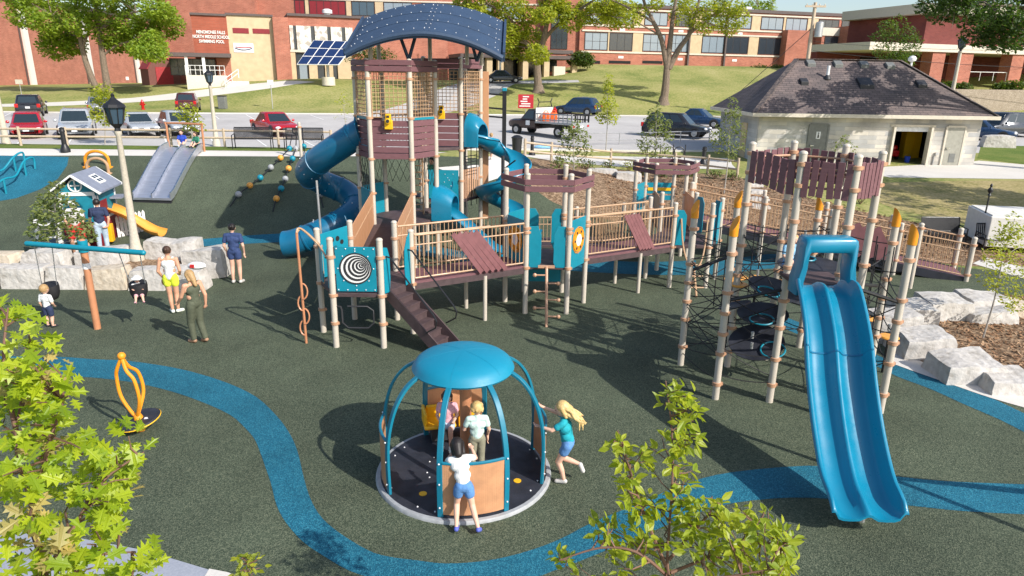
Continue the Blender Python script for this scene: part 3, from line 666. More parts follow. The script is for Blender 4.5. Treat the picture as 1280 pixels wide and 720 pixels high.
# ---- red storage shed with barn roof
sp = AT(207, 104, 95); sp.z = hz(sp.x, sp.y); D = thing('storage_shed', 'small dark red barn roofed shed by the brick hall', 'shed', (sp.x, sp.y, sp.z-.1), R_(38)); D.scale = (1.2,)*3
pr = [(-1.6, 0), (1.6, 0), (1.6, 1.8), (1.15, 2.5), (0, 2.95), (-1.15, 2.5), (-1.6, 1.8)]
b = MB(); b.prism(pr, (0, 0, 0), (1, 0, 0), (0, 0, 1), (0, 4.2, 0)); b.build('wall', 'shed_siding', D, smooth=0, world=False)
b = MB(); q = [(1.72, 1.72), (1.2, 2.55), (0, 3.03), (-1.2, 2.55), (-1.72, 1.72)]
for (a0, c0), (a1, c1) in zip(q[:-1], q[1:]): b.beam(((a0+a1)/2, -.15, (c0+c1)/2), ((a0+a1)/2, 4.35, (c0+c1)/2), math.hypot(a1-a0, c1-c0), .06, up=Vector((-(c1-c0), 0, (a1-a0))) if 0 else (-(c1-c0)*-1, 0, -(a1-a0)))
b.build('roof', 'shed_red', D, smooth=0, world=False)
b = MB(); b.box((0, -.04, 1.0), (1.7, .06, 1.95)); b.build('door', 'shed_red', D, smooth=0, world=False)

# ================================================================== stone garage
g0 = Vector((20.3, 40.05, 1.0)); Gt = thing('stone_garage', 'pale stone garage with dark shingled hip roof and open roller door', 'garage', (20.3, 40.05, .98))
X0, X1, Y0, Y1, ZB, ZT = 13.95, 26.65, 40.05, 47.6, .9, 3.72
OX0, OX1, OZ = 21.62, 23.88, 3.18
b = MB()
b.box(((X0+OX0)/2, Y0+.15, (ZB+ZT)/2), (OX0-X0, .3, ZT-ZB)); b.box(((OX1+X1)/2, Y0+.15, (ZB+ZT)/2), (X1-OX1, .3, ZT-ZB)); b.box(((OX0+OX1)/2, Y0+.15, (OZ+ZT)/2), (OX1-OX0, .3, ZT-OZ))
b.box((X1-.15, (Y0+Y1)/2+.15, (ZB+ZT)/2), (.3, Y1-Y0-.3, ZT-ZB)); b.box(((X0+X1)/2, Y1-.15, (ZB+ZT)/2), (X1-X0-.6, .3, ZT-ZB))
b.build('wall', 'ashlar', Gt, smooth=0)
b = MB(); b.box((X0+.15, (Y0+Y1)/2+.15, (ZB+ZT)/2), (.3, Y1-Y0-.3, ZT-ZB)); b.build('side_wall', 'ashlar_shaded', Gt, smooth=0)
b = MB(); b.box(((X0+X1)/2, (Y0+Y1)/2, 1.02), (X1-X0-.6, Y1-Y0-.6, .06)); b.build('floor', 'concrete', Gt, smooth=0)
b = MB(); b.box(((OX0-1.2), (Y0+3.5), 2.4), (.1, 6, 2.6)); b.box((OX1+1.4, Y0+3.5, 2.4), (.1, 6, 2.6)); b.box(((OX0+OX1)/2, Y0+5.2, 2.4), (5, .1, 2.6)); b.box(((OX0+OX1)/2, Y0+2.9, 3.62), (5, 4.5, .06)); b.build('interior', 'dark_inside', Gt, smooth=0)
# hip roof with real thickness
e = .52; A = [(X0-e, Y0-e), (X1+e, Y0-e), (X1+e, Y1+e), (X0-e, Y1+e)]; RZ = 6.85; ry = (Y0+Y1)/2; ra, rb = (17.1, ry), (23.4, ry); EZ = ZT+.12
b = MB()
def slab(pts, th=.1):
    p = [Vector(q) for q in pts]; n = (p[1]-p[0]).cross(p[2]-p[0]).normalized()
    if n.z < 0: n = -n
    k = len(p); b.add(p+[q-Vector((0, 0, th)) for q in p], [tuple(range(k)), tuple(range(2*k-1, k-1, -1))]+[(i, (i+1) % k, k+(i+1) % k, k+i) for i in range(k)])
Rf = [(A[0][0], A[0][1], EZ), (A[1][0], A[1][1], EZ), (rb[0], rb[1], RZ), (ra[0], ra[1], RZ)]
slab(Rf); slab([(A[1][0], A[1][1], EZ), (A[2][0], A[2][1], EZ), (rb[0], rb[1], RZ)]); slab([(A[2][0], A[2][1], EZ), (A[3][0], A[3][1], EZ), (ra[0], ra[1], RZ), (rb[0], rb[1], RZ)]); slab([(A[3][0], A[3][1], EZ), (A[0][0], A[0][1], EZ), (ra[0], ra[1], RZ)])
def shingle_mat():
    m = bpy.data.materials.new('shingles'); m.use_nodes = True; N = m.node_tree.nodes; L = m.node_tree.links; p = N['Principled BSDF']; p.inputs['Roughness'].default_value = .9
    tc = N.new('ShaderNodeTexCoord'); mp = N.new('ShaderNodeMapping'); mp.inputs['Scale'].default_value = (1, 1.0, 1); L.new(tc.outputs['Object'], mp.inputs[0])
    br = N.new('ShaderNodeTexBrick'); br.inputs['Scale'].default_value = 1; br.inputs['Brick Width'].default_value = .42; br.inputs['Row Height'].default_value = .16; br.inputs['Mortar Size'].default_value = .012
    br.inputs['Color1'].default_value = (.185, .15, .14, 1); br.inputs['Color2'].default_value = (.12, .10, .098, 1); br.inputs['Mortar'].default_value = (.04, .035, .035, 1)
    L.new(mp.outputs[0], br.inputs['Vector'])
    no = N.new('ShaderNodeTexNoise'); no.inputs['Scale'].default_value = 1.1; no.inputs['Detail'].default_value = 6; L.new(tc.outputs['Object'], no.inputs['Vector'])
    rp = N.new('ShaderNodeValToRGB'); rp.color_ramp.elements[0].color = (.75, .75, .78, 1); rp.color_ramp.elements[1].color = (1.25, 1.15, 1.1, 1); rp.color_ramp.elements[0].position = .3; rp.color_ramp.elements[1].position = .7; L.new(no.outputs['Fac'], rp.inputs[0])
    mx = N.new('ShaderNodeMix'); mx.data_type = 'RGBA'; mx.blend_type = 'MULTIPLY'; mx.inputs[0].default_value = 1; L.new(br.outputs['Color'], mx.inputs[6]); L.new(rp.outputs[0], mx.inputs[7]); L.new(mx.outputs[2], p.inputs['Base Color'])
    bp = N.new('ShaderNodeBump'); bp.inputs['Strength'].default_value = .6; bp.invert = True; L.new(br.outputs['Fac'], bp.inputs['Height']); L.new(bp.outputs[0], p.inputs['Normal']); MATS['shingles'] = m
shingle_mat()
roof = b.build('roof', 'shingles', Gt, smooth=0)
b = MB(); b.box(((X0+X1)/2, Y0-e-.04, EZ-.09), (X1-X0+2*e+.16, .08, .2)); b.box((X1+e+.04, (Y0+Y1)/2, EZ-.09), (.08, Y1-Y0+2*e, .2)); b.box((X0-e-.04, (Y0+Y1)/2, EZ-.09), (.08, Y1-Y0+2*e, .2)); b.box(((X0+X1)/2, Y1+e+.04, EZ-.09), (X1-X0+2*e+.16, .08, .2)); b.build('gutter', 'cream_trim', Gt, smooth=0)
b = MB(); b.box(((X0+X1)/2, (Y0+Y1)/2, EZ-.16), (X1-X0+2*e-.05, Y1-Y0+2*e-.05, .05)); b.build('soffit', 'cream_trim', Gt, smooth=0)
for a_, q in ((ra, A[0]), (rb, A[1])):
    b = MB(); b.beam((q[0], q[1], EZ+.02), (a_[0], a_[1], RZ+.03), .3, .04); b.build('hip_cap', 'shingle', roof, smooth=0)
b = MB(); b.beam((ra[0], ra[1], RZ+.03), (rb[0], rb[1], RZ+.03), .3, .04); b.build('ridge_cap', 'shingle', roof, smooth=0)
sl = (RZ-EZ)/(ry-(Y0-e))
def on_roof(px, py):
    d = ray(px, py); # z = EZ+sl*(Y-(Y0-e))
    t = (EZ-sl*(Y0-e)-CAMH)/(d.z-sl*d.y); return Vector((d.x*t, d.y*t, CAMH+d.z*t))
for px, py, s_ in [(1013, 80, .45), (1047, 81, .45), (1079.5, 81.5, .45), (1112, 83, .45), (1004.5, 103, .42), (1081, 105, .75), (1151, 106, .5)]:
    p = on_roof(px, py); b = MB()
    n = math.atan(sl); c, s__ = math.cos(n), math.sin(n)
    prof = [(-s_*.7, -.02), (s_*.7, -.02), (s_*.6, .13), (-s_*.4, .17)]
    b.prism([(q[0], q[1]) for q in prof], p+Vector((-s_*.55, 0, 0)), (0, c, s__), (0, -s__, c), (s_*1.1, 0, 0)); b.build('roof_vent', 'door_grey' if py < 90 else 'dark_plastic', roof, smooth=0, bevel=.03)
p = on_roof(1034, 98); b = MB(); b.cyl(p-Vector((0, 0, .1)), p+Vector((0, 0, .72)), .09, 10); b.build('vent_pipe', 'white_plastic', roof)
b = MB(); b.lathe([(.22, 0), (.2, .1), (.1, .25)], p-Vector((0, 0, .06))); b.build('pipe_boot', 'dark_plastic', roof)
def gdoor(x0, x1, z0, z1, m, lab, sign=False):
    b = MB(); b.box(((x0+x1)/2, Y0-.02, (z0+z1)/2), (x1-x0, .06, z1-z0)); d = b.build('door', m, Gt, smooth=0); d['label'] = lab
    b = MB(); b.box((x0-.05, Y0-.025, (z0+z1)/2), (.1, .09, z1-z0+.1)); b.box((x1+.05, Y0-.025, (z0+z1)/2), (.1, .09, z1-z0+.1)); b.box(((x0+x1)/2, Y0-.025, z1+.05), (x1-x0, .09, .1)); b.build('door_frame', 'door_grey' if m == 'door_grey' else 'cream_trim', d, smooth=0)
    b = MB(); b.cyl((x0+.12, Y0-.14, z0+1.0), (x0+.12, Y0-.04, z0+1.0), .05, 8); b.beam((x0+.1, Y0-.13, z0+1.0), (x0+.28, Y0-.13, z0+1.0), .04, .04); b.build('handle', 'chrome', d)
    if sign:
        b = MB(); b.box((x0+.48, Y0-.06, z0+1.58), (.24, .015, .40)); s_ = b.build('restroom_sign', 'white_plastic', d, smooth=0)
        b = MB(); b.lathe([(.001, -.03), (.035, -.03), (.035, .03), (.001, .03)], (x0+.48, Y0-.072, z0+1.70), (0, -1, 0), 10); b.prism([(-.05, -.14), (.05, -.14), (.03, .06), (-.03, .06)], (x0+.48, Y0-.069, z0+1.58), (1, 0, 0), (0, 0, 1), (0, -.01, 0)); b.build('figure_mark', 'dark_plastic', s_, smooth=0)
    else:
        b = MB(); b.box((x0+.52, Y0-.055, z0+.45), (.34, .02, .5)); b.build('louvre', 'door_grey', d, smooth=0)
gdoor(16.92, 17.9, 1.06, 3.2, 'door_grey', 'dark grey steel door with white restroom sign', True)
gdoor(24.75, 25.72, 1.02, 3.18, 'door_sage', 'pale sage steel door with small louvre')
b = MB(); b.box(((OX0+OX1)/2, Y0+.2, OZ-.12), (OX1-OX0, .12, .3)); b.build('rolled_door', 'white_plastic', Gt, smooth=0)
b = MB(); b.box((OX0+.06, Y0+.02, (1+OZ)/2), (.12, .4, OZ-1)); b.box((OX1-.06, Y0+.02, (1+OZ)/2), (.12, .4, OZ-1)); b.box(((OX0+OX1)/2, Y0-.01, OZ+.06), (OX1-OX0+.3, .1, .12)); b.build('door_frame', 'cream_trim', Gt, smooth=0)
b = MB(); b.box((X0-.02, 42.4, 2.1), (.06, 1.0, 2.1)); d = b.build('door', 'tan_stone', Gt, smooth=0); d['label'] = 'tan door in the shaded side wall'
b = MB(); b.tube([(24.25, Y0-.05, 1.05), (24.25, Y0-.05, 1.55), (24.33, Y0-.1, 1.75)], .035, 6); b.box((24.36, Y0-.08, 1.7), (.16, .1, .16)); b.build('tap', 'galvanised', Gt)
# what is stored inside
t = thing('cabinet', 'yellow storage cabinet inside the open stone garage', 'cabinet', (24.5, 43.1, 1.06))
b = MB(); b.box((24.5, 43.1, 1.95), (.95, .6, 1.75)); b.build('body', 'yellow', t, smooth=0, bevel=.02)
for sx in (-.24, .24): b = MB(); b.box((24.5+sx, 42.785, 1.95), (.45, .03, 1.65)); d = b.build('door', 'yellow', t, smooth=0)
t = thing('hand_truck', 'red garden machine standing left inside the open garage', 'machine', (23.0, 42.2, 1.06))
b = MB(); b.box((23.0, 42.2, 1.5), (.5, .7, .35)); b.lathe([(.05, 0), (.2, .05), (.2, .25), (.1, .3)], (23.0, 42.1, 1.68)); b.build('body', 'lamp_red', t, bevel=.03)
for sx in (-.3, .3): b = MB(); b.cyl((23.0+sx-.05, 42.2, 1.24), (23.0+sx+.05, 42.2, 1.24), .17, 14); b.build('wheel', 'tyre', t)
b = MB(); b.tube([(22.8, 42.5, 1.6), (22.8, 42.9, 2.1), (23.2, 42.9, 2.1), (23.2, 42.5, 1.6)], .02, 6); b.build('handle', 'black_metal', t)
t = thing('bucket', 'blue bucket on the floor of the open garage', 'bucket', (23.3, 41.0, 1.06))
b = MB(); b.lathe([(.13, 0), (.17, .36), (.155, .36), (.12, .03)], (23.3, 41.0, 1.06)); b.build('body', 'royal', t); b = MB(); b.tube([(23.14, 41.0, 1.4), (23.15, 40.95, 1.5), (23.3, 40.92, 1.54), (23.45, 40.95, 1.5), (23.46, 41.0, 1.4)], .008, 5); b.build('handle', 'chrome', t)
# ================================================================== MAIN PLAY STRUCTURE
V3 = lambda x, y, z=0.0: Vector((x, y, z))
PS = thing('play_structure', 'large two tower climbing structure with brown bridges, plum walls and navy curved shade', 'play structure', (-1.0, 17.0, 0))
PR = .064
def post(par, x, y, zt, clamps=(), z0=0.0, name='post', m='post_grey', r=PR, cap=True, lab=None):
    b = MB(); zz = hz(x, y)+z0-.05 if z0 == 0 else z0
    pr = [(r, zz), (r, zt-r*.9)]
    if cap: pr += [(r*1.08, zt-r*.9), (r*1.08, zt-r*.6), (r*.85, zt-r*.25), (r*.45, zt-.005), (.002, zt)]
    else: pr += [(r, zt)]
    b.lathe(pr, (x, y, 0), n=14); o = b.build(name, m, par)
    if clamps:
        for z in clamps:
            b = MB()
            b.lathe([(r, z-.035), (r+.02, z-.03), (r+.022, z+.03), (r, z+.035)], (x, y, 0), n=14)
            b.box((x+r+.015, y, z), (.05, .05, .05)); b.build('clamp', 'tan_clamp', o)
    return o
def hexa(cx, cy, R=1.02, a0=0): return [(cx+R*math.cos(R_(a0+60*k)), cy+R*math.sin(R_(a0+60*k))) for k in range(6)]
def deck(par, pts, z, name='deck', m='deck_brown', th=.09):
    b = MB(); b.prism([(p[0], p[1]) for p in pts], (0, 0, z-th), (1, 0, 0), (0, 1, 0), (0, 0, th)); return b.build(name, m, par, smooth=0, bevel=.01)
def pan(par, a, b_, z0, z1, m='teal_panel', name='panel', inset=.09, th=.02, shape=None, off=0.0, z0b=None, z1b=None):
    # upright board between two posts
    a, b_ = Vector((a[0], a[1], 0)), Vector((b_[0], b_[1], 0)); d = b_-a; L = d.length; d.normalize(); n = Vector((-d.y, d.x, 0))
    z0b = z0 if z0b is None else z0b; z1b = z1 if z1b is None else z1b
    q = shape or [(inset, 0), (L-inset, 0), (L-inset, 1), (inset, 1)]
    pts = []
    for x, t in q:
        s = x/L; pts.append(a+d*x+Vector((0, 0, lerp(lerp(z0, z0b, s), lerp(z1, z1b, s), t)))+n*(off-th/2))
    k = len(pts); b = MB(); b.add(pts+[p+n*th for p in pts], [tuple(range(k))[::-1], tuple(range(k, 2*k))]+[(i, (i+1) % k, k+(i+1) % k, k+i) for i in range(k)])
    o = b.build(name, m, par, smooth=0, bevel=.006)
    return o, d, n
def bolts(par, o, pts, m='rivet_white', r=.014):
    b = MB()
    for p in pts: b.sphere(p, r, 6)
    b.build('bolt', m, o)
def railing(par, a, b_, h=1.0, sp=.105, base=.08, name='railing', m='tan_rail', mid=True, inset=.08):
    a, b_ = Vector(a), Vector(b_); L = (b_-a).length; d = (b_-a)/L; a2, c2 = a+d*inset, b_-d*inset
    b = MB(); U = Vector((0, 0, 1))
    b.tube([a2+U*h, c2+U*h], .024, 8); b.tube([a2+U*base, c2+U*base], .02, 6)
    if mid: b.tube([a2+U*(h-.22), c2+U*(h-.22)], .016, 6)
    n = max(2, int((L-2*inset)/sp))
    for k in range(n+1):
        p = a2.lerp(c2, k/n); b.tube([p+U*base, p+U*h], .0105, 5, caps=False)
    return b.build(name, m, par)
H1 = (-3.24, 14.5); H2 = (.84, 16.88); H3 = (4.92, 19.26); H4 = (5.05, 22.8)
DZ = 1.22
h1 = hexa(*H1); h2 = hexa(*H2); h3 = hexa(*H3); h4 = hexa(H4[0], H4[1], .98)
CL1 = (.45, .93, 1.28, 2.05)
for k, p in enumerate(h1): post(PS, p[0], p[1], 2.42, (DZ-.05, 2.0, .55) if k in (3, 4, 5) else (DZ-.05, 2.0))
for p in h2: post(PS, p[0], p[1], 3.47, (DZ-.05, 2.05, 2.15, 3.1))
for k, p in enumerate(h3): post(PS, p[0], p[1], 2.42, (DZ-.05, 2.05))
for p in h4: post(PS, p[0], p[1], 3.05, (DZ-.05, 2.05, 2.8))
for h in (h1, h2, h3, h4): deck(PS, [((p[0]-sum(q[0] for q in h)/6)*1.0+sum(q[0] for q in h)/6, p[1]) for p in h], DZ)
# --- hex deck 1 : spiral panel, paw panel, side panels
A, B = h1[4], h1[5]; E_p, D_p = h1[0], h1[1]; BL, C_p = h1[2], h1[3]
o, d, n = pan(PS, A, B, 1.26, 2.22)
c = (Vector((A[0], A[1], 0))+Vector((B[0], B[1], 0)))/2+Vector((0, 0, 1.76)); c.y -= .015
b = MB(); b.lathe([(.002, 0), (.335, 0), (.335, .012), (.002, .012)], c, (0, -1, 0), 32); disc = b.build('spiral_disc', 'dark_plastic', o)
# nested off-centre rings: the white and dark swirl
b = MB()
for k, (rr, ww) in enumerate(((.305, .05), (.235, .042), (.172, .034), (.115, .028), (.066, .02), (.028, .012))):
    off = (.305-rr)*.62; cx, cz = c.x+off*.75, c.z+off*.42
    N_r = 36; ri = []
    for j in range(N_r+1):
        t = 2*math.pi*j/N_r; w = ww*(.55+.45*math.cos(t-R_(205)))
        ri.append([(cx+(rr)*math.cos(t), c.y-.018, cz+rr*math.sin(t)), (cx+(rr-w)*math.cos(t), c.y-.018, cz+(rr-w)*math.sin(t))])
    b.strip(ri)
b.fixn = False; b.build('swirl', 'white_paint', disc, smooth=0)
bolts(PS, o, [(A[0]+.13+.76*k/4, A[1]-.02, zz) for k in range(5) for zz in (1.30, 2.18)]+[(c.x+.37*math.cos(t), c.y-.004, c.z+.37*math.sin(t)) for t in np.linspace(0, 6.28, 9)[:-1]])
o, d, n = pan(PS, C_p, BL, 1.26, 2.25, z1b=2.3)
b = MB()
m_ = (Vector((C_p[0], C_p[1], 0))+Vector((BL[0], BL[1], 0)))/2
for dx, dz, r in ((0, -.06, .11), (-.2, .1, .055), (-.08, .2, .06), (.09, .2, .06), (.22, .1, .055), (-.3, -.14, .04), (.3, -.12, .05), (.2, -.25, .04)):
    p = m_+d*dx+Vector((0, 0, 1.86+dz)); b.lathe([(.001, -.014), (r, -.014), (r, .014), (.001, .014)], p, n, 14)
b.build('cut_hole', 'dark_inside', o)
pan(PS, C_p, A, 1.26, 2.1, shape=[(.08, 0), (.32, 0), (.34, .9), (.3, 1), (.08, 1)]); pan(PS, C_p, A, 1.26, 2.1, shape=[(.72, 0), (.94, 0), (.94, 1), (.74, 1), (.70, .9)])
b = MB(); b.tube([V3(A[0]+.07, A[1]-.0, .93), V3(A[0]+.15, A[1]-.03, .93), V3(A[0]+.18, A[1]-.05, .86), V3(A[0]+.18, A[1]-.05, .58), V3(A[0]+.3, A[1]-.06, .47), V3(B[0]-.3, B[1]-.06, .47), V3(B[0]-.18, B[1]-.05, .58), V3(B[0]-.18, B[1]-.05, .86), V3(B[0]-.3, A[1]-.06, .95), V3(A[0]+.3, A[1]-.06, .95)], .018, 6); b.build('loop_bar', 'dark_plastic', PS)
# teal wing panels either side of the stair opening (edge B-E)
pan(PS, B, E_p, 1.2, 2.2, shape=[(.07, 0), (.24, 0), (.27, .3), (.27, .75), (.2, .97), (.07, 1)], off=-.02); pan(PS, B, E_p, 1.2, 2.35, shape=[(.78, 0), (.95, 0), (.95, 1), (.86, .93), (.76, .7), (.75, .3)], off=-.02)
# stairs with two black handrails
ne = Vector((.866, -.5, 0)); se = Vector((.5, .866, 0)); ms = Vector((B[0]+E_p[0], B[1]+E_p[1], 0))/2
sf = MB(); tr = MB()
for k in range(7):
    p = ms+ne*(.10+.185*k)+Vector((0, 0, DZ-.02-.165*(k+1)+.02)); q = p-ne*.1
    tr.box((p.x, p.y, p.z), (.24, .56, .03), math.atan2(ne.y, ne.x)); 
    tr.box((q.x, q.y, p.z+.08), (.02, .56, .15), math.atan2(ne.y, ne.x))
so = tr.build('tread', 'deck_brown', PS, smooth=0)
for s_ in (-.3, .3):
    a = ms+se*s_+Vector((0, 0, DZ-.07)); e = ms+se*s_+ne*1.42+Vector((0, 0, .02)); sf.beam(a, e, .03, .24)
sf.build('stringer', 'deck_brown', PS, smooth=0)
for s_ in (-.36, .36):
    a = ms+se*s_; b = MB()
    b.tube([a+Vector((0, 0, 2.0))-ne*.02, a+ne*.14+Vector((0, 0, 1.98)), a+ne*1.22+Vector((0, 0, .93)), a+ne*1.30+Vector((0, 0, .80)), a+ne*1.27+Vector((0, 0, .66)), a+ne*1.02+Vector((0, 0, .50))], .018, 6); b.build('stair_handrail', 'black_metal', PS)
# vine pole with curled loops on the left
vb = G(383, 429); vt = V3(vb.x-.02, vb.y, 2.45)
b = MB(); b.tube([vb, vt], .028, 8); vo = b.build('vine_pole', 'copper', PS)
b = MB(); top = [vt, vt+V3(.02, .05, .08), vt+V3(.10, .15, .02), vt+V3(.35, .3, -.32), V3(A[0]-.1, A[1]+.02, 2.0), V3(A[0], A[1], 2.02)]
b.tube(spline(top, 5), .022, 7); b.tube(spline([vt, vt+V3(.06, .2, .03), vt+V3(.3, .5, -.35), V3(C_p[0], C_p[1], 2.05)], 5), .022, 7)
b.tube(spline([V3(C_p[0]+.1, C_p[1]-.12, 2.0), V3(C_p[0]+.14, C_p[1]-.2, 1.8), V3(C_p[0]+.14, C_p[1]-.2, 1.1)], 4), .02, 6); b.build('top_rail', 'tan_rail', vo)
b = MB()
for k, zc in enumerate((1.18, .92, .62, .36)):
    s_ = 1 if k % 2 == 0 else -1
    b.tube([(vb.x+s_*.11*math.sin(t)*1.0, vb.y+.02*math.cos(t), zc+.17*math.cos(t)) for t in np.linspace(0, math.pi, 9)], .018, 6)
b.build('curl', 'copper', vo)
# --- bridges
U = Vector((0, 0, 1)); bd = Vector((.864, .504, 0))
def bridge(p0, p1, q0, q1, z):
    b = MB(); P0, P1, Q1, Q0 = [Vector((*p, z-.1)) for p in (p0, p1, q1, q0)]
    b.hexa([P0, P1, Q1, Q0, P0+U*.1, P1+U*.1, Q1+U*.1, Q0+U*.1]); b.build('bridge_deck', 'plum', PS, smooth=0)
    b = MB(); b.beam(P0-U*.02, P1-U*.02, .05, .14); b.beam(Q0-U*.02, Q1-U*.02, .05, .14); b.build('edge_beam', 'deck_brown', PS, smooth=0)
    railing(PS, (*p0, z), (*p1, z), 1.05); railing(PS, (*q0, z), (*q1, z), 1.05)
bridge(h1[0], h2[4-0] if 0 else h2[4], h1[1], h2[3], DZ)
bridge(h2[0], h3[4], h2[1], h3[3], DZ)
def slat_ramp(a, b_, t0, t1, t2, t3):
    # sloped plum slats fixed on the outside of a railing
    a, b_ = Vector((*a, DZ)), Vector((*b_, DZ)); d = (b_-a); n = Vector((d.y, -d.x, 0)).normalized()*.05
    b = MB(); k = 5
    for i in range(k):
        s0, s1 = t0+(t1-t0)*(i+.5)/k, t2+(t3-t2)*(i+.5)/k
        b.beam(a+d*s0+U*1.0+n, a+d*s1+U*.02+n*1.6, (t1-t0)*d.length/k*.80, .024, up=n)
    b.build('slat_ramp', 'plum_light', PS, smooth=0)
slat_ramp(h1[0], h2[4], .31, .55, .55, .82)
slat_ramp(h2[0], h3[4], .38, .56, .58, .76)
# support legs under the bridges and ramp
for a, c_ in ((h1[0], h2[4]), (h1[1], h2[3]), (h2[0], h3[4]), (h2[1], h3[3])):
    p = Vector((*a, 0)).lerp(Vector((*c_, 0)), .62); post(PS, p.x, p.y, DZ-.1, cap=False, r=.05)
# --- canopy rings: two boards per side, outward set
def ring(par, pts, z, f=1.12, bh=.13, gap=.03, m='plum', name='roof_board', th=.03):
    cx = sum(p[0] for p in pts)/len(pts); cy = sum(p[1] for p in pts)/len(pts)
    q = [Vector((cx+(p[0]-cx)*f, cy+(p[1]-cy)*f, 0)) for p in pts]
    for i in range(len(q)):
        a, c_ = q[i], q[(i+1) % len(q)]; b = MB()
        for k in range(2): b.beam(a+U*(z+k*(bh+gap)), c_+U*(z+k*(bh+gap)), th, bh)
        b.build(name, m, par, smooth=0, bevel=.006)
ring(PS, h2, 3.10); ring(PS, h4, 2.76)
b = MB()
for h, z in ((h2, 3.25), (h4, 2.9)):
    for p in h:
        c_ = (sum(q[0] for q in h)/6, sum(q[1] for q in h)/6); v = Vector((p[0]-c_[0], p[1]-c_[1], 0))
        b.tube([Vector((*p, z)), Vector((c_[0], c_[1], z))+v*1.1], .025, 6)
b.build('roof_bracket', 'tan_clamp', PS)
# hex 2 : wing panels, orange gear windows, peg ladder
F_, G_ = h2[4], h2[5]
pan(PS, F_, G_, DZ-.04, 2.2, shape=[(.07, 0), (.30, 0), (.36, .12), (.36, .8), (.27, 1), (.07, 1)]); pan(PS, F_, G_, DZ-.04, 2.2, shape=[(.95, 0), (.72, 0), (.66, .12), (.66, .8), (.75, 1), (.95, 1)])
pan(PS, h2[1], h2[2], DZ, 2.3, shape=[(.07, 0), (.26, 0), (.33, .15), (.33, .85), (.24, 1), (.07, 1)]); pan(PS, h2[1], h2[2], DZ, 2.3, shape=[(.95, 0), (.74, 0), (.67, .15), (.67, .85), (.76, 1), (.95, 1)])
for a, c_, o_ in ((h2[5], h2[0], -.0), (h2[3], h2[4], -.0), (h2[2], h2[3], 0)):
    o, d, n = pan(PS, a, c_, DZ-.12, 2.32)
    mm = (Vector((*a, 0))+Vector((*c_, 0)))/2
    b = MB(); b.lathe([(.001, -.03), (.30, -.03), (.30, .03), (.001, .03)], mm+U*1.78, n, 12); b.lathe([(.32, -.025), (.34, -.025), (.34, .025), (.32, .025)], mm+U*1.78, n, 12, caps=False)
    g = b.build('gear_window', 'orange', o)
    b = MB(); b.lathe([(.001, -.036), (.15, -.036), (.15, .036), (.001, .036)], mm+U*1.78, n, 16)
    b.build('gear_hub', 'white_plastic', g)
    b = MB()
    for t in range(6): b.lathe([(.001, -.04), (.035, -.04), (.035, .04), (.001, .04)], mm+U*1.78+(d*math.cos(t*1.047)+U*math.sin(t*1.047))*.22, n, 8)
    b.build('gear_knob', 'dark_plastic', g)
pl = MB(); pb = V3(.82, 15.02, 0); pt = V3(.82, 15.82, DZ+.02)
pl.tube([pb, pt-V3(0, .1, .02), pt], .034, 8)
for k in range(6):
    z = .22+.17*k; s_ = 1 if k % 2 == 0 else -1; q = pb.lerp(pt-V3(0, .1, .02), z/1.2)
    pl.tube([q, q+V3(.25*s_, 0, 0)], .02, 6); pl.sphere(q+V3(.28*s_, 0, 0), .05, 8)
pl.beam(pt-V3(.2, -.04, 0), pt+V3(.2, .04, 0), .1, .05); pl.build('peg_ladder', 'tan_clamp', PS)
b = MB(); b.prism([(p[0], p[1]) for p in [(.38, 17.6), (1.3, 17.6), (1.3, 17.64), (.38, 17.64)]], (0, 0, .35), (1, 0, 0), (0, 1, 0), (0, 0, .78)); b.build('lower_panel', 'teal_panel', PS, smooth=0)
# hex 3: wings, tan ramp to hex 4, long ramp down on the right, loop ladder to the net
for a, c_ in ((h3[5], h3[0]), (h3[0], h3[1])):
    for sh in ([(.07, 0), (.28, 0), (.33, .15), (.33, .85), (.24, 1), (.07, 1)], [(.95, 0), (.74, 0), (.68, .15), (.68, .85), (.77, 1), (.95, 1)]): pan(PS, a, c_, DZ-.1, 2.3, shape=sh)
o, d, n = pan(PS, h3[4], h3[5], DZ, 2.2, shape=[(.07, 0), (.28, 0), (.33, .15), (.33, .85), (.24, 1), (.07, 1)])
b = MB(); lb = V3(4.95, 17.45, .02); lt = V3(4.95, 18.35, DZ)
b.tube([lb, lb.lerp(lt, .55)], .03, 7)
b.tube(spline([lb.lerp(lt, .5), lb.lerp(lt, .6)+V3(-.18, 0, .1), lb.lerp(lt, .8)+V3(-.3, 0, .3), lt+V3(-.36, 0, .75)], 4), .025, 6); b.tube(spline([lb.lerp(lt, .5), lb.lerp(lt, .6)+V3(.18, 0, .1), lb.lerp(lt, .8)+V3(.3, 0, .3), lt+V3(.36, 0, .75)], 4), .025, 6)
for k in range(3): q = lb.lerp(lt, .18+.22*k); b.tube([q-V3(.22, 0, 0), q+V3(.22, 0, 0)], .022, 6)
b.build('loop_ladder', 'tan_rail', PS)
for a, c_ in ((h3[2], h4[4]), (h3[1], h4[5])): pan(PS, a, c_, DZ, DZ+.95, 'tan_panel', 'ramp_side', .05)
deck(PS, [h3[2], h3[1], h4[5], h4[4]], DZ+.0, 'ramp_deck')
o, d, n = pan(PS, h4[2], h4[3], DZ+.0, 2.2)
b = MB(); mm = (Vector((*h4[1], 0))+Vector((*h4[2], 0)))/2
for k in range(3): b.box((mm.x, mm.y, 1.65+.22*k), (.9, .03, .16)); 
b.build('activity_panel', 'teal_panel', PS, smooth=0)
b = MB(); b.box((mm.x, mm.y-.03, 1.95), (.8, .02, .1)); b.build('activity_stripe', 'yellow', PS, smooth=0)
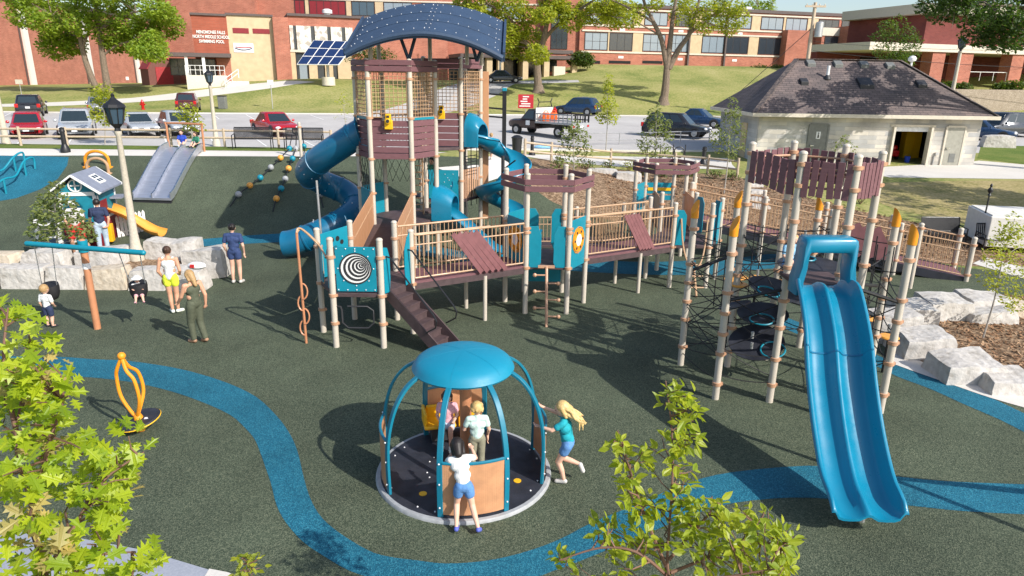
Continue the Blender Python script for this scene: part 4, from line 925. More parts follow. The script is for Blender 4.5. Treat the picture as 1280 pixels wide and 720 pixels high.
# long ramp to the ground
ra0 = Vector((h4[5][0]+.2, h4[5][1]-.05, DZ)); ra1 = V3(13.42, 19.42, .1); dr = (ra1-ra0); nr = Vector((-dr.y, dr.x, 0)).normalized()*1.35
b = MB(); b.hexa([ra0-U*.12, ra1-U*.12, ra1+nr-U*.12, ra0+nr-U*.12, ra0, ra1, ra1+nr, ra0+nr]); b.build('ramp_deck', 'plum', PS, smooth=0)
b = MB(); b.beam(ra0-U*.1, ra1-U*.1, .06, .24); b.beam(ra0+nr-U*.1, ra1+nr-U*.1, .06, .24); b.build('edge_beam', 'black_deck', PS, smooth=0)
ks = [0, .28, .52, .76, 1]
for i in range(4):
    a, c_ = ra0.lerp(ra1, ks[i]), ra0.lerp(ra1, ks[i+1]); railing(PS, a, c_, 1.0); railing(PS, a+nr, c_+nr, 1.0)
for k in ks:
    for q in (ra0.lerp(ra1, k), ra0.lerp(ra1, k)+nr): post(PS, q.x, q.y, q.z+1.25, (q.z+.1, q.z+1.0), r=.07 if k == 1 else PR)
pp = V3(11.32, 18.62); post(PS, pp.x, pp.y, 1.9, (1.75,))
a, c_ = ra0.lerp(ra1, .56), ra0.lerp(ra1, .72); b = MB()
for i in range(4):
    s0, s1 = ra0.lerp(ra1, .57+.035*i), ra0.lerp(ra1, .64+.035*i); nn = -nr.normalized()*.06; b.beam(s0+U*.95+nn, s1+U*.03+nn*1.5, .24, .024, up=nn)
b.build('slat_ramp', 'plum_light', PS, smooth=0)
# rails behind bridge 2 (transfer deck with black hoops)
for p0, p1 in (((2.0, 21.2), (4.3, 21.6)), ((-.2, 21.0), (2.0, 21.2))): railing(PS, (*p0, .55), (*p1, .55), .85, sp=.12)
for p in ((-.2, 21.0), (2.0, 21.2), (3.6, 22.0)): post(PS, p[0], p[1], 1.75, (1.4, .6))
deck(PS, [(-.2, 21.0), (4.3, 21.5), (4.3, 22.6), (-.2, 22.1)], .5, 'transfer_deck')
b = MB()
for x in (1.9, 2.9): b.tube(spline([V3(x, 21.9, .55), V3(x, 21.9, 1.2), V3(x+.08, 21.9, 1.32), V3(x+.5, 21.9, 1.32), V3(x+.58, 21.9, 1.2), V3(x+.58, 21.9, .55)], 3), .022, 6)
b.build('transfer_hoop', 'black_metal', PS)
# --- ramp from deck 1 up to the tower
T1 = (-3.46, 20.5); t1 = hexa(T1[0], T1[1], 1.15); T2 = (-2.27, 23.19); t2 = hexa(T2[0], T2[1], 1.15)  # tower, shade and tube slide scaled about the camera from a nearer layout
LZ = 1.45; TZ = 3.42
deckm = MB(); P0, P1, P2, P3 = V3(*h1[2], DZ), V3(*h1[1], DZ), V3(*t1[5], LZ), V3(*t1[4], LZ)
deckm.hexa([P0-U*.1, P1-U*.1, P2-U*.1, P3-U*.1, P0, P1, P2, P3]); deckm.build('ramp_deck', 'deck_brown', PS, smooth=0)
for a, c_ in ((h1[2], t1[4]), (h1[1], t1[5])):
    o, d, n = pan(PS, a, c_, DZ+.02, DZ+.98, 'tan_panel', 'ramp_side', .06, z0b=LZ+.02, z1b=LZ+.98)
    b = MB(); b.tube([Vector((*a, DZ+.62)), Vector((*c_, LZ+.62))], .022, 6); b.build('handrail', 'tan_rail', o)
pan(PS, h1[1], t1[5], DZ+.3, DZ+.72, 'plum', 'game_panel', .55, off=.03, z0b=LZ+.3, z1b=LZ+.72)
# --- towers
clT = (LZ+.9, TZ-.1, 4.45, 5.5)
for p in t1: post(PS, p[0], p[1], 6.03, clT, r=.07)
for p in t2: post(PS, p[0], p[1], 6.17, clT, r=.07)
for h, z in ((t1, LZ), (t2, 1.72)): deck(PS, h, z); deck(PS, h, TZ)
deck(PS, [t1[1], t1[2], t2[4], t2[5]] if 0 else [t1[2], t1[1], t2[5], t2[4]], TZ, 'link_deck'); deck(PS, [t1[2], t1[1], t2[5], t2[4]], LZ, 'link_deck')
def plank_wall(a, c_, z0, z1, n=5, m='plum', name='plank_wall', gap=.02):
    a, c_ = Vector((*a, 0)), Vector((*c_, 0)); d = (c_-a).normalized(); a, c_ = a+d*.07, c_-d*.07; b = MB(); hgt = (z1-z0)/n
    for k in range(n): z = z0+hgt*(k+.5); b.beam(a+U*z, c_+U*z, .03, hgt-gap)
    return b.build(name, m, PS, smooth=0, bevel=.005)
def mesh_wall(a, c_, z0, z1, nv=8, nh=11, name='mesh_panel', m='tan_rail'):
    a, c_ = Vector((*a, 0)), Vector((*c_, 0)); d = (c_-a).normalized(); a, c_ = a+d*.09, c_-d*.09; b = MB()
    b.tube([a+U*z0, a+U*z1, c_+U*z1, c_+U*z0], .022, 6, closed=True)
    for k in range(1, nv): p = a.lerp(c_, k/nv); b.tube([p+U*z0, p+U*z1], .0095, 4, caps=False)
    for k in range(1, nh): z = lerp(z0, z1, k/nh); b.tube([a+U*z, c_+U*z], .0095, 4, caps=False)
    return b.build(name, m, PS)
for i in (2, 3, 4, 5): plank_wall(t1[i], t1[(i+1) % 6], 3.31, 4.39 if i != 3 else 4.35, 6); mesh_wall(t1[i], t1[(i+1) % 6], 4.47, 5.67)
mesh_wall(t1[0], t1[1], 3.5, 5.67, 8, 18)
for i in (4, 2): plank_wall(t2[i], t2[(i+1) % 6], 3.44, 4.49); mesh_wall(t2[i], t2[(i+1) % 6], 4.54, 5.74)
mesh_wall(t2[5], t2[0], 4.54, 5.74); mesh_wall(t2[0], t2[1], 3.5, 5.74, 8, 18); mesh_wall(t2[3], t2[4], 3.5, 5.74, 8, 18)
for a, c_ in ((t1[2], t2[4]),): railing(PS, (*a, TZ), (*c_, TZ), 1.0); 
b = MB()
for a, c_ in ((t1[3], t1[4]), (t1[5], t1[0])): b.beam(Vector((*a, 4.43)), Vector((*c_, 4.43)), .04, .07)
b.build('trim_board', 'teal_panel', PS, smooth=0)
ring(PS, t1, 5.76, f=1.07, bh=.14, gap=.02); ring(PS, t2, 5.89, f=1.05, bh=.13, gap=.02)
for a, c_, z in ((t1[4], t1[5], 4.28), (t2[4], t2[5], 4.42)):
    p = (Vector((*a, 0))+Vector((*c_, 0)))/2; p.y -= .08; p.x -= .03
    b = MB(); b.box((p.x, p.y, z), (.22, .12, .26)); b.box((p.x, p.y-.02, z+.21), (.15, .11, .16)); b.cyl((p.x, p.y-.08, z+.1), (p.x, p.y-.14, z+.1), .08, 12)
    o = b.build('viewer', 'yellow', PS, bevel=.015)
    b = MB(); b.cyl((p.x, p.y-.13, z+.1), (p.x, p.y-.146, z+.1), .05, 12); b.box((p.x, p.y-.08, z+.22), (.07, .02, .06)); b.build('lens', 'dark_plastic', o)
# lower level dressings
pan(PS, t1[3], t1[4], LZ, LZ+.95); pan(PS, t1[2], t1[3], LZ, LZ+.95)
LZ2 = 1.74
o, d, n = pan(PS, t2[4], t2[5], LZ2+.02, LZ2+.95); mm = (Vector((*t2[4], 0))+Vector((*t2[5], 0)))/2
b = MB(); b.tube([(mm.x+.3*math.cos(t), mm.y-.02, LZ2+.5+.3*math.sin(t)) for t in np.linspace(2.2, 6.6, 14)], .012, 5); b.build('groove', 'tube_blue', o)
bolts(PS, o, [(mm.x+random.uniform(-.35, .35), mm.y-.015, LZ2+random.uniform(.1, .85)) for _ in range(9)])
plank = MB(); a, c_ = Vector((*t2[5], 0)), Vector((*t2[0], 0))
for k in range(8): p = a.lerp(c_, (k+.8)/8.6); plank.beam(p+U*LZ2, p+U*(LZ2+.95), .02, .085, up=(c_-a))
plank.build('slat_panel', 'tan_clamp', PS, smooth=0)
b = MB()
for k in range(7): z = LZ+1.05+.1*k; b.tube([a.lerp(c_, .2)+U*z, a.lerp(c_, .8)+U*z], .014, 5)
for s_ in (.2, .5, .8): b.tube([a.lerp(c_, s_)+U*LZ, a.lerp(c_, s_)+U*TZ], .016, 5)
b.build('rung_ladder', 'black_metal', PS)
b = MB(); q = Vector((*t2[0], 0))+V3(.16, .25, 0); b.box((q.x, q.y, 3.3), (.2, .06, 4.9)); b.build('climbing_board', 'tan_panel', PS, smooth=0, bevel=.01)
b = MB()  # black net climbers between the levels
for a, c_ in ((t1[2], t1[3]), (t1[3], t1[4]), (t1[0], t1[1]), (t1[1], t1[2])):
    a, c_ = Vector((*a, 0)), Vector((*c_, 0))
    for k in range(5): b.tube([a.lerp(c_, k/5)+U*(LZ+.95), a.lerp(c_, min(1, k/5+.4))+U*TZ], .007, 4); b.tube([a.lerp(c_, k/5+.2)+U*(LZ+.95), a.lerp(c_, max(0, k/5-.2))+U*TZ], .007, 4)
b.build('cross_net', 'rope_black', PS)
b = MB()
for x in (-3.1, -2.8): b.tube([V3(x, 21.1, LZ), V3(x, 21.1, TZ)], .03, 6)
for k in range(9): b.tube([V3(-3.1, 21.1, LZ+.2*k+.1), V3(-2.8, 21.1, LZ+.2*k+.1)], .02, 5)
b.build('inner_ladder', 'tan_rail', PS)
# --- navy curved shade: tilted barrel, ribbed, riveted seams
def shade_pt(u, v, dz=0.0):
    # u 0..1 across, v 0..1 front to back
    x = lerp(-4.5, -.34, u); y = lerp(19.1, 21.7, v); arch = .59*(1-(2*u-1)**2)-(.05 if u > .5 else 0)*(2*u-1)
    z = lerp(6.19, 7.19, v)+arch*lerp(.92, .75, v); return Vector((x, y, z+dz))
b = MB(); NU, NV = 28, 6
topg = [[shade_pt(i/NU, j/NV) for i in range(NU+1)] for j in range(NV+1)]; botg = [[p-U*.10 for p in r] for r in topg]
b.strip(topg); b.strip(botg); b.strip([topg[0], [p-U*.16 for p in topg[0]]]); b.strip([topg[-1], botg[-1]]); b.strip([[r[0] for r in topg], [r[0] for r in botg]]); b.strip([[r[-1] for r in topg], [r[-1] for r in botg]])
sh = b.build('shade_roof', 'canopy_navy', PS, smooth=50)
b = MB(); b.tube([shade_pt(i/NU, 0, -.09)+V3(0, -.02, 0) for i in range(NU+1)], .085, 8); 
b.strip([[shade_pt(i/NU, 0, .0)+V3(0, -.03, 0) for i in range(NU+1)], [shade_pt(i/NU, 0, -.2)+V3(0, -.03, 0) for i in range(NU+1)]])
b.beam(shade_pt(0, 0, -.03)-V3(.03, 0, 0), shade_pt(0, 1, -.03)-V3(.03, 0, 0), .06, .18); b.beam(shade_pt(1, 0, -.05)+V3(.03, 0, 0), shade_pt(1, 1, -.05)+V3(.03, 0, 0), .06, .26); b.build('shade_edge', 'canopy_navy', sh)
b = MB()
for u in (.05, .50, .53, .95):
    for k in range(7): b.sphere(shade_pt(u, .08+.84*k/6, .008), .013, 6)
for v in (.06, .36, .66, .94):
    for k in range(15): b.sphere(shade_pt(.03+.94*k/14, v, .008), .013, 6)
b.build('rivet', 'rivet_white', sh)
b = MB()
for v in (.33, .63): b.tube([shade_pt(i/NU, v, .004) for i in range(NU+1)], .012, 4)
for u in (.505, .535): b.tube([shade_pt(u, j/NV, .004) for j in range(NV+1)], .012, 4)
b.build('seam', 'canopy_navy', sh)
b = MB()
for (x, y) in ((-4.0, 19.9), (-4.0, 21.1), (-2.5, 21.1), (-1.4, 20.8), (-1.0, 21.3)):
    u = (x+4.5)/4.16; v = (y-19.1)/2.6; b.tube([V3(x, y, 5.9), shade_pt(u, v, -.1)], .06, 10)
b.build('shade_strut', 'post_grey', sh)
b = MB()
for x, y in ((-2.95, 19.9), (-1.1, 20.6)):
    b = MB(); b.tube([V3(x, y, 6.0), shade_pt((x+4.5)/4.16-.07, (y-19.1)/2.6, -.1)], .05, 6); b.tube([V3(x, y, 6.0), shade_pt((x+4.5)/4.16+.07, (y-19.1)/2.6, -.1)], .05, 6); b.build('shade_brace', 'canopy_navy', sh)
# --- tube slide
tp = spline([(-4.5, 20.7, 3.98), (-5.2, 20.8, 3.56), (-6.05, 21.25, 3.02), (-6.6, 22.0, 2.55), (-6.4, 22.9, 2.12), (-5.7, 23.1, 1.76), (-5.2, 22.4, 1.45), (-5.35, 21.6, 1.18), (-5.9, 21.1, .90), (-6.5, 20.95, .66), (-6.95, 20.95, .50), (-7.2, 20.95, .46)], 6)
b = MB(); NT = 18
def tube_shell(path, r, n, b):
    b.tube(path, r, n, caps=False); b.tube(path, r*.94, n, caps=False)
tube_shell(tp, .41, NT, b); b.fixn = True; tb = b.build('tube_slide', 'tube_blue', PS, smooth=60)
b = MB()
for k in (3, 12, 20, 28, 36, 45, 54):
    if k+1 < len(tp): d = (tp[k+1]-tp[k]).normalized(); b = MB(); b.lathe([(.409, -.03), (.436, -.025), (.436, .025), (.409, .03)], tp[k], d, NT, caps=False); b.build('seam_flange', 'tube_blue', tb)
b = MB()
for k in (14, 24, 40, 50):
    d = (tp[k+1]-tp[k]).normalized(); u_, w_ = frame_of(d)
    for j in range(10): b.sphere(tp[k]+(u_*math.cos(j*.628)+w_*math.sin(j*.628))*.437, .018, 5)
b.build('bolt', 'rivet_white', tb)
b = MB(); w0 = tp[14]+Vector((.02, -.1, .36)); b.sphere(w0, .16, 12, (1.2, .9, .35)); b.build('skylight', 'window_blue', tb)
b = MB(); q = tp[36]; b.tube([V3(-5.85, 20.4, 0), V3(-5.9, 20.45, 2.55)], .035, 7); b.build('slide_support', 'galvanised', tb)
b = MB(); b.lathe([(.38, 0), (.55, .03), (.55, .0)], tp[0]+V3(.02, -.02, 0), (-1, .1, -.3), 16, caps=False); b.build('entry_plate', 'tube_blue', tb)
# --- open trough slides
def trough(path, w, h, name, par, m='slide_blue', th=.035, twin=False, bank=0.0):
    P = [Vector(p) for p in path]; rs = []; ri = []
    for i in range(len(P)):
        t = (P[min(i+1, len(P)-1)]-P[max(i-1, 0)]).normalized(); s_ = t.cross(U).normalized(); nn = s_.cross(t)
        ww = w if not callable(w) else w(i/(len(P)-1)); hh = h if not callable(h) else h(i/(len(P)-1)); sec = []
        N_s = 20
        if twin:
            prof = [(-1.08, .98), (-1.04, 1.03), (-.98, 1.0), (-.93, .72), (-.86, .22), (-.72, .02), (-.5, -.02), (-.26, .03), (-.13, .32), (-.06, .5), (0, .54), (.06, .5), (.13, .32), (.26, .03), (.5, -.02), (.72, .02), (.86, .22), (.93, .72), (.98, 1.0), (1.04, 1.03), (1.08, .98)]
        else:
            prof = [(math.cos(a)*1.0, 1+math.sin(a)*1.0) for a in np.linspace(-math.pi, 0, 13)]; prof = [(-1.1, .92)]+prof+[(1.1, .92)]
        sec = [P[i]+s_*(x*ww/2)+nn*(y*hh) for x, y in prof]; back_ = [P[i]+s_*(x*ww/2*1.02)+nn*(y*hh-th) for x, y in prof]
        rs.append(sec+back_[::-1])
    b = MB(); b.rings(rs, caps=True); trough.secs = rs; return b.build(name, m, par, smooth=55)
hel = [(-1.42, 22.7, 3.5), (-1.15, 22.75, 3.45)]
for k in range(0, 27):
    a = R_(172-k*22); hel.append((-.36+.56*math.cos(a), 22.75+.56*math.sin(a), 3.36-.105*k))
hel += [(hel[-1][0]+.3, hel[-1][1]-.05, hel[-1][2]-.12), (hel[-1][0]+.75, hel[-1][1]-.15, .36)]
sp_ = trough(spline(hel, 3), .70, .34, 'spiral_slide', PS)
b = MB(); b.tube([V3(-.36, 22.75, 0), V3(-.36, 22.75, 3.1)], .06, 10)
for z, a in ((3.2, -.6), (2.3, 3.4), (1.4, .6)): b.tube([V3(-.36, 22.75, z-.55), V3(-.36+.5*math.cos(a), 22.75+.5*math.sin(a), z-.2)], .025, 6)
b.build('slide_support', 'dark_plastic', sp_)
def hood(par, c, yaw, w, hgt, dep, m='slide_blue', name='slide_hood'):
    # arch of a slide entry: two cheeks and a top
    c = Vector(c); d = Vector((math.cos(yaw), math.sin(yaw), 0)); s_ = Vector((-d.y, d.x, 0)); b = MB()
    prof_o = [(-w/2, 0)]+[(-w/2*math.cos(q), hgt*.52+hgt*.48*math.sin(q)) for q in np.linspace(0, math.pi, 13)]+[(w/2, 0)]
    prof_i = [(x*.86, y*.93 if y > 0 else y) for x, y in prof_o]
    for pf, fl in ((prof_o, 1),):
        rs = []
        for q in (0, .35, .75, 1.0):
            k = 1-.10*q*q
            rs.append([c+s_*x*k+U*(y*(1-.28*q*q))+d*dep*q for x, y in prof_o]+[c+s_*x*k+U*(y*(1-.28*q*q))+d*dep*q for x, y in prof_i[::-1]])
        b.rings(rs)
    return b.build(name, m, par, smooth=50)
hood(sp_, (-1.43, 22.72, 3.42), R_(-22), .95, 1.05, .45)
ls = trough(spline([(-2.35, 20.7, 1.5), (-2.0, 20.6, 1.46), (-1.5, 20.45, 1.1), (-1.0, 20.3, .68), (-.6, 20.2, .4), (-.3, 20.15, .36)], 4), .6, .28, 'short_slide', PS)
hood(ls, (-2.35, 20.65, 1.42), R_(-12), .95, 1.05, .6)

# ================================================================== NET CLIMBER with twin slide
NC = thing('net_climber', 'rope net climber with plum picket crown, orange post tips and blue twin slide', 'climbing net', (5.3, 12.3, 0))
tall = [(4.72, 11.30), (5.42, 10.88), (6.12, 11.5), (6.08, 12.72), (5.35, 13.28), (4.42, 12.88)]
short = [(3.76, 11.39), (6.55, 10.94), (3.48, 12.93), (7.06, 12.40), (4.68, 14.14), (6.32, 13.98)]
cz = (.31, .9, 1.28, 1.67, 2.05, 2.75)
for i, p in enumerate(tall): post(NC, p[0], p[1], 4.52, (.35, .85, 1.45, 1.95, 2.55, 3.35, 3.95, 4.3))
for i, (x, y) in enumerate(short):
    o = post(NC, x, y, 3.1, tuple(z+.05*(i % 3) for z in cz), cap=False)
    a = R_((20, 200, 30, 190, 20, 160)[i]); b = MB(); n = 14; r = .075
    rs = []
    for z, cut in ((3.06, 0), (3.12, 0)): rs.append([(x+r*math.cos(2*math.pi*k/n), y+r*math.sin(2*math.pi*k/n), z) for k in range(n)])
    rs.append([(x+r*math.cos(2*math.pi*k/n), y+r*math.sin(2*math.pi*k/n), 3.28+.13*math.cos(2*math.pi*k/n-a)) for k in range(n)])
    rs.append([(x+r*.7*math.cos(2*math.pi*k/n), y+r*.7*math.sin(2*math.pi*k/n), 3.283+.11*math.cos(2*math.pi*k/n-a)) for k in range(n)])
    b.rings(rs); b.build('post_tip', 'orange', o, smooth=40)
def picket_wall(a, c_, z0, z1, n=6):
    a, c_ = Vector((*a, 0)), Vector((*c_, 0)); d = (c_-a).normalized(); out = Vector((d.y, -d.x, 0))*.05; b = MB()
    for k in range(n):
        p = a.lerp(c_, (k+.75)/(n+.5))+out; j = random.uniform(-.03, .03); t = random.uniform(-.02, .02)
        b.beam(p+U*(z0+j)+d*t, p+U*(z1+j)-d*t, .024, (c_-a).length/(n+.5)*.82, up=d)
    o = b.build('picket_panel', 'plum', NC, smooth=0, bevel=.005)
    b = MB(); b.tube([a+U*(z0+.15), c_+U*(z0+.15)], .022, 6); b.tube([a+U*(z1-.12), c_+U*(z1-.12)], .022, 6); b.build('picket_rail', 'tan_clamp', o)
for i in range(6): picket_wall(tall[i], tall[(i+1) % 6], 3.78, 4.36, 6)
# ropes: sagging horizontals and diagonals between posts
def sag(a, c_, s_=.06, n=6): return [Vector(a).lerp(Vector(c_), k/n)-U*(s_*4*(k/n)*(1-k/n)) for k in range(n+1)]
ringp = [short[0], short[2], short[4], short[5], short[3], short[1]]
def netw(pairs, zs, name='rope_net', diag=True, r=.010):
    for a, c_ in pairs:
        b = MB()
        a, c_ = Vector((*a, 0)), Vector((*c_, 0))
        for i, z in enumerate(zs):
            b.tube(sag(a+U*z, c_+U*(z+random.uniform(-.15, .15))), r, 5, caps=False)
            if diag and i+1 < len(zs): b.tube(sag((a if i % 2 else c_)+U*z, (c_ if i % 2 else a)+U*zs[i+1], .03), r, 5, caps=False)
        b.build(name, 'rope_black', NC)
netw([(ringp[i], ringp[i+1]) for i in range(4)], (.4, .85, 1.3, 1.75, 2.25, 2.75))
netw([(short[1], short[3])], (.35, .9, 1.5, 2.1), diag=False)
netw([(short[0], tall[0]), (short[2], tall[5]), (short[3], tall[2]), (short[1], tall[2]), (short[5], tall[3]), (short[4], tall[4])], (.5, 1.0, 1.5, 2.0, 2.6))
netw([(tall[5], tall[4]), (tall[4], tall[3]), (tall[3], tall[2]), (tall[0], tall[5])], (1.0, 1.9, 2.8))
b = MB()  # vertical ladder ropes at the right and back
for (x, y) in ((6.55, 12.2), (6.75, 12.0), (6.3, 13.3), (6.9, 12.9), (5.0, 13.8), (5.7, 13.9), (4.2, 13.5)):
    for dx in (0, .16): b.tube(sag(V3(x+dx, y, 1.1), V3(x+dx, y+.05, 2.75), 0, 2), .012, 5)
b.build('rope_ladder', 'rope_black', NC)
b = MB()
for (x, y, z) in ((6.55, 12.2, 1.7), (6.9, 12.9, 1.5), (6.3, 13.3, 2.3), (4.1, 12.2, 1.4), (5.9, 13.5, 2.6), (4.3, 11.4, 1.2), (4.1, 12.6, 2.2), (7.0, 11.9, 1.2), (5.0, 13.4, 1.8), (4.5, 11.9, .8)): b = MB(); b.cyl((x, y, z), (x, y, z+.12), .028, 8); b.build('rope_coupling', 'galvanised', NC)
b = MB()
for q in ([V3(*tall[0], 2.42), V3(5.42, 10.8, 2.42), V3(*short[1], 2.05)], [V3(*short[0], 1.9), V3(*tall[0], 2.15)], [V3(*tall[5], 2.4), V3(*short[2], 2.0)], [V3(*tall[2], 2.2), V3(*short[3], 1.9)]): b = MB(); b.tube(q, .032, 8); b.build('cross_bar', 'black_metal', NC)
def pad(c, r, tilt=(0, 0), ring=False, hole=None):
    c = Vector(c); ax = Vector((tilt[0], tilt[1], 1)).normalized(); b = MB()
    b.lathe([(.002, -.01), (r*.7, -.03), (r, .0), (r, .012), (r*.7, -.015), (.002, .0)], c, ax, 22); o = b.build('rope_membrane', 'black_deck', NC)
    if ring:
        b = MB(); u_, w_ = frame_of(ax); cc = c+u_*(hole[0])+w_*hole[1]
        b.tube([cc+(u_*math.cos(t)+w_*math.sin(t))*hole[2]+ax*.02 for t in np.linspace(0, 2*math.pi, 25)[:-1]], .016, 6, closed=True); b.build('hoop', 'teal_panel', o)
pad((4.75, 12.35, .75), .52, (-.25, -.35), True, (.35, -.12, .22)); pad((4.9, 12.6, 1.25), .48, (-.1, -.15), True, (.25, -.1, .22)); pad((4.95, 12.3, 1.85), .50, (.15, -.2), True, (.2, -.2, .2))
pad((5.55, 12.2, 2.33), .62, (.0, -.06), True, (-.42, .05, .16)); pad((5.6, 12.6, 1.5), .5, (.2, .1)); pad((4.2, 12.2, 1.55), .3, (-.3, .2))
b = MB(); b.beam((5.05, 10.62, 2.42), (5.05, 11.4, 2.42), .85, .06); b.build('entry_deck', 'deck_brown', NC, smooth=0)
# disc steps climbing round the back
for k in range(9):
    a = R_(-10+k*24); q = V3(6.0+1.9*math.cos(a)*.8, 13.0+2.0*math.sin(a)*.9, .75+.12*k); b = MB(); b.lathe([(.002, 0), (.17, 0), (.19, .02), (.17, .045), (.002, .05)], q, n=14); sd = b.build('disc_step', 'orange_peel', NC); b = MB(); b.tube([V3(q.x, q.y, 0), q], .03, 7); b.build('step_post', 'black_metal', sd)
# twin slide
tw = spline([(4.95, 10.62, 2.44), (4.94, 10.42, 2.43), (4.91, 10.15, 2.30), (4.85, 9.6, 1.84), (4.76, 9.1, 1.34), (4.69, 8.65, .92), (4.64, 8.25, .60), (4.60, 7.9, .40), (4.58, 7.56, .31), (4.575, 7.42, .30)], 4)
ts = trough(tw, lambda t: lerp(.72, .88, sstep(.02, .22, t)), lambda t: lerp(.10, .27, sstep(.0, .2, t)) if t < .2 else (.27-.05*(t-.2) if t < .85 else .23-.75*(t-.85)), 'twin_slide', NC, twin=True); tw_secs = trough.secs
b = MB()  # hood: thick rounded frame swept round the opening
cx, cy = 4.95, 10.50
outer = [(-.47, 2.36), (-.47, 2.62), (-.43, 2.82), (-.425, 3.16), (-.405, 3.24), (-.36, 3.275), (.36, 3.275), (.405, 3.24), (.425, 3.16), (.43, 2.82), (.47, 2.62), (.47, 2.36)]
inner = [(-.36, 2.36), (-.35, 2.58), (-.32, 2.78), (-.32, 2.96), (-.315, 3.02), (-.29, 3.045), (.29, 3.045), (.315, 3.02), (.32, 2.96), (.32, 2.78), (.35, 2.58), (.36, 2.36)]
rs = []
for dy, e in ((-.20, .018), (-.17, 0), (.12, 0), (.15, .018)):
    rs.append([(cx+x-math.copysign(e, x), cy+dy, z-(e if z > 3.15 else 0)) for x, z in outer]+[(cx+x+math.copysign(e, x), cy+dy, z+(e if z > 2.98 else 0)) for x, z in inner[::-1]])
b.rings(rs); b.build('slide_hood', 'slide_blue', ts, smooth=50)
tsec = [p+V3(0, 0, .006) for p in tw_secs[13][1:20]]; b = MB(); b.strip([tsec, [p+V3(0, -.025, -.018) for p in tsec]]); b.build('slide_joint', 'tube_blue', ts)
b = MB(); b.tube([(4.86, 9.2, 0), (4.86, 9.25, 1.4)], .045, 8); b.tube([(4.70, 7.8, 0), (4.70, 7.8, .34)], .045, 8); b.build('slide_leg', 'galvanised', ts)
# ================================================================== MERRY-GO-ROUND
mc = V3(-.67, 8.87); MG = thing('merry_go_round', 'wheelchair merry-go-round with blue dome, eight teal arches and tan side panels', 'merry-go-round', mc)
b = MB(); b.lathe([(.002, .01), (1.22, .01), (1.22, .05), (.002, .055)], mc, n=56); dk = b.build('deck', 'black_deck', MG)
b = MB(); b.lathe([(1.22, .004), (1.29, .004), (1.285, .03), (1.27, .05), (1.22, .052)], mc, n=56, caps=False); b.build('rim', 'rim_grey', MG)
b = MB()
for k in range(8):
    for r in (.55, 1.12): 
        for j in (-.12, .12): a = R_(k*45+22)+j; b.sphere((mc.x+r*math.cos(a), mc.y+r*math.sin(a), .055), .013, 5)
b.build('bolt', 'rivet_white', dk)
for a in (R_(-128), R_(-22)): b = MB(); b.lathe([(.002, 0), (.055, 0), (.055, .006), (.002, .006)], mc+V3(.85*math.cos(a), .85*math.sin(a), .054), n=16); b.build('floor_sticker', 'yellow', dk)
DOME = mc+V3(0, -.02, 1.70)
b = MB(); pr = [(.70, -.03), (.72, 0), (.70, .035)]+[(.69*math.cos(t), .035+.21*math.sin(t)) for t in np.linspace(.12, 1.5, 9)]+[(.002, .246)]
b.lathe(pr, DOME, n=48); b.lathe([(.70, -.03), (.5, .02), (.002, .05)], DOME, n=48, caps=False); dm = b.build('dome', 'dome_blue', MG, smooth=40)
b = MB()
for k in range(6):
    a = R_(k*60+20); b.tube([DOME+V3(.69*math.cos(t)*math.cos(a), .69*math.cos(t)*math.sin(a), .037+.21*math.sin(t)) for t in np.linspace(.15, 1.5, 8)], .0015, 4)
b.build('dome_seam', 'dome_blue', dm)
AR = [R_(a) for a in (-101, -58, -17, 30, 78, 125, 171, 214)]
for a in AR:
    ca, sa = math.cos(a), math.sin(a); P = spline([(1.19, 0, .04), (1.20, 0, .55), (1.17, 0, .95), (1.06, 0, 1.32), (.88, 0, 1.58), (.66, 0, 1.72)], 5); b = MB(); rs = []
    for i, p in enumerate(P):
        t = (P[min(i+1, len(P)-1)]-P[max(i-1, 0)]).normalized(); n2 = Vector((t.z, 0, -t.x))
        rs.append([mc+Vector((ca*q.x-sa*q.y, sa*q.x+ca*q.y, q.z)) for q in (p+n2*.02+V3(0, .038), p+n2*.02-V3(0, .038), p-n2*.02-V3(0, .038), p-n2*.02+V3(0, .038))])
    b.rings(rs); ao = b.build('arch', 'arch_teal', MG, smooth=40, bevel=.006)
    b = MB()
    for z in (.2, .55, .85): b.sphere(mc+V3(1.225*ca, 1.225*sa, z), .013, 5)
    b.build('bolt', 'rivet_white', ao)
def perf():
    m = mat('tan_perforated', (.52, .265, .135), .45); N = m.node_tree.nodes; L = m.node_tree.links
    tc = N.new('ShaderNodeTexCoord'); vo = N.new('ShaderNodeTexVoronoi'); vo.inputs['Scale'].default_value = 42; vo.inputs['Randomness'].default_value = 0; L.new(tc.outputs['Object'], vo.inputs['Vector'])
    bp = N.new('ShaderNodeBump'); bp.inputs['Strength'].default_value = .3; bp.inputs['Distance'].default_value = .01; L.new(vo.outputs['Distance'], bp.inputs['Height']); L.new(bp.outputs[0], N['Principled BSDF'].inputs['Normal'])
perf()
for i in (0, 2, 4, 6):
    a0, a1 = AR[i]+.03, AR[i+1]-.03; b = MB(); n = 8; r = 1.19; rs = []
    for k in range(n+1): a = lerp(a0, a1, k/n); rs.append([mc+V3(rr*math.cos(a), rr*math.sin(a), z) for rr, z in ((r-.012, .09), (r+.012, .09), (r+.012, .83), (r-.012, .83))])
    b.rings(rs); po = b.build('side_panel', 'tan_perforated', MG, smooth=30)
    b = MB(); b.tube([mc+V3(r*math.cos(a), r*math.sin(a), .85) for a in np.linspace(a0, a1, 9)], .022, 7); b.build('top_rail', 'arch_teal', po)
b = MB(); b.lathe([(.085, .05), (.085, 1.75)], mc+V3(.02, .12), n=16); b.build('centre_post', 'copper', MG)
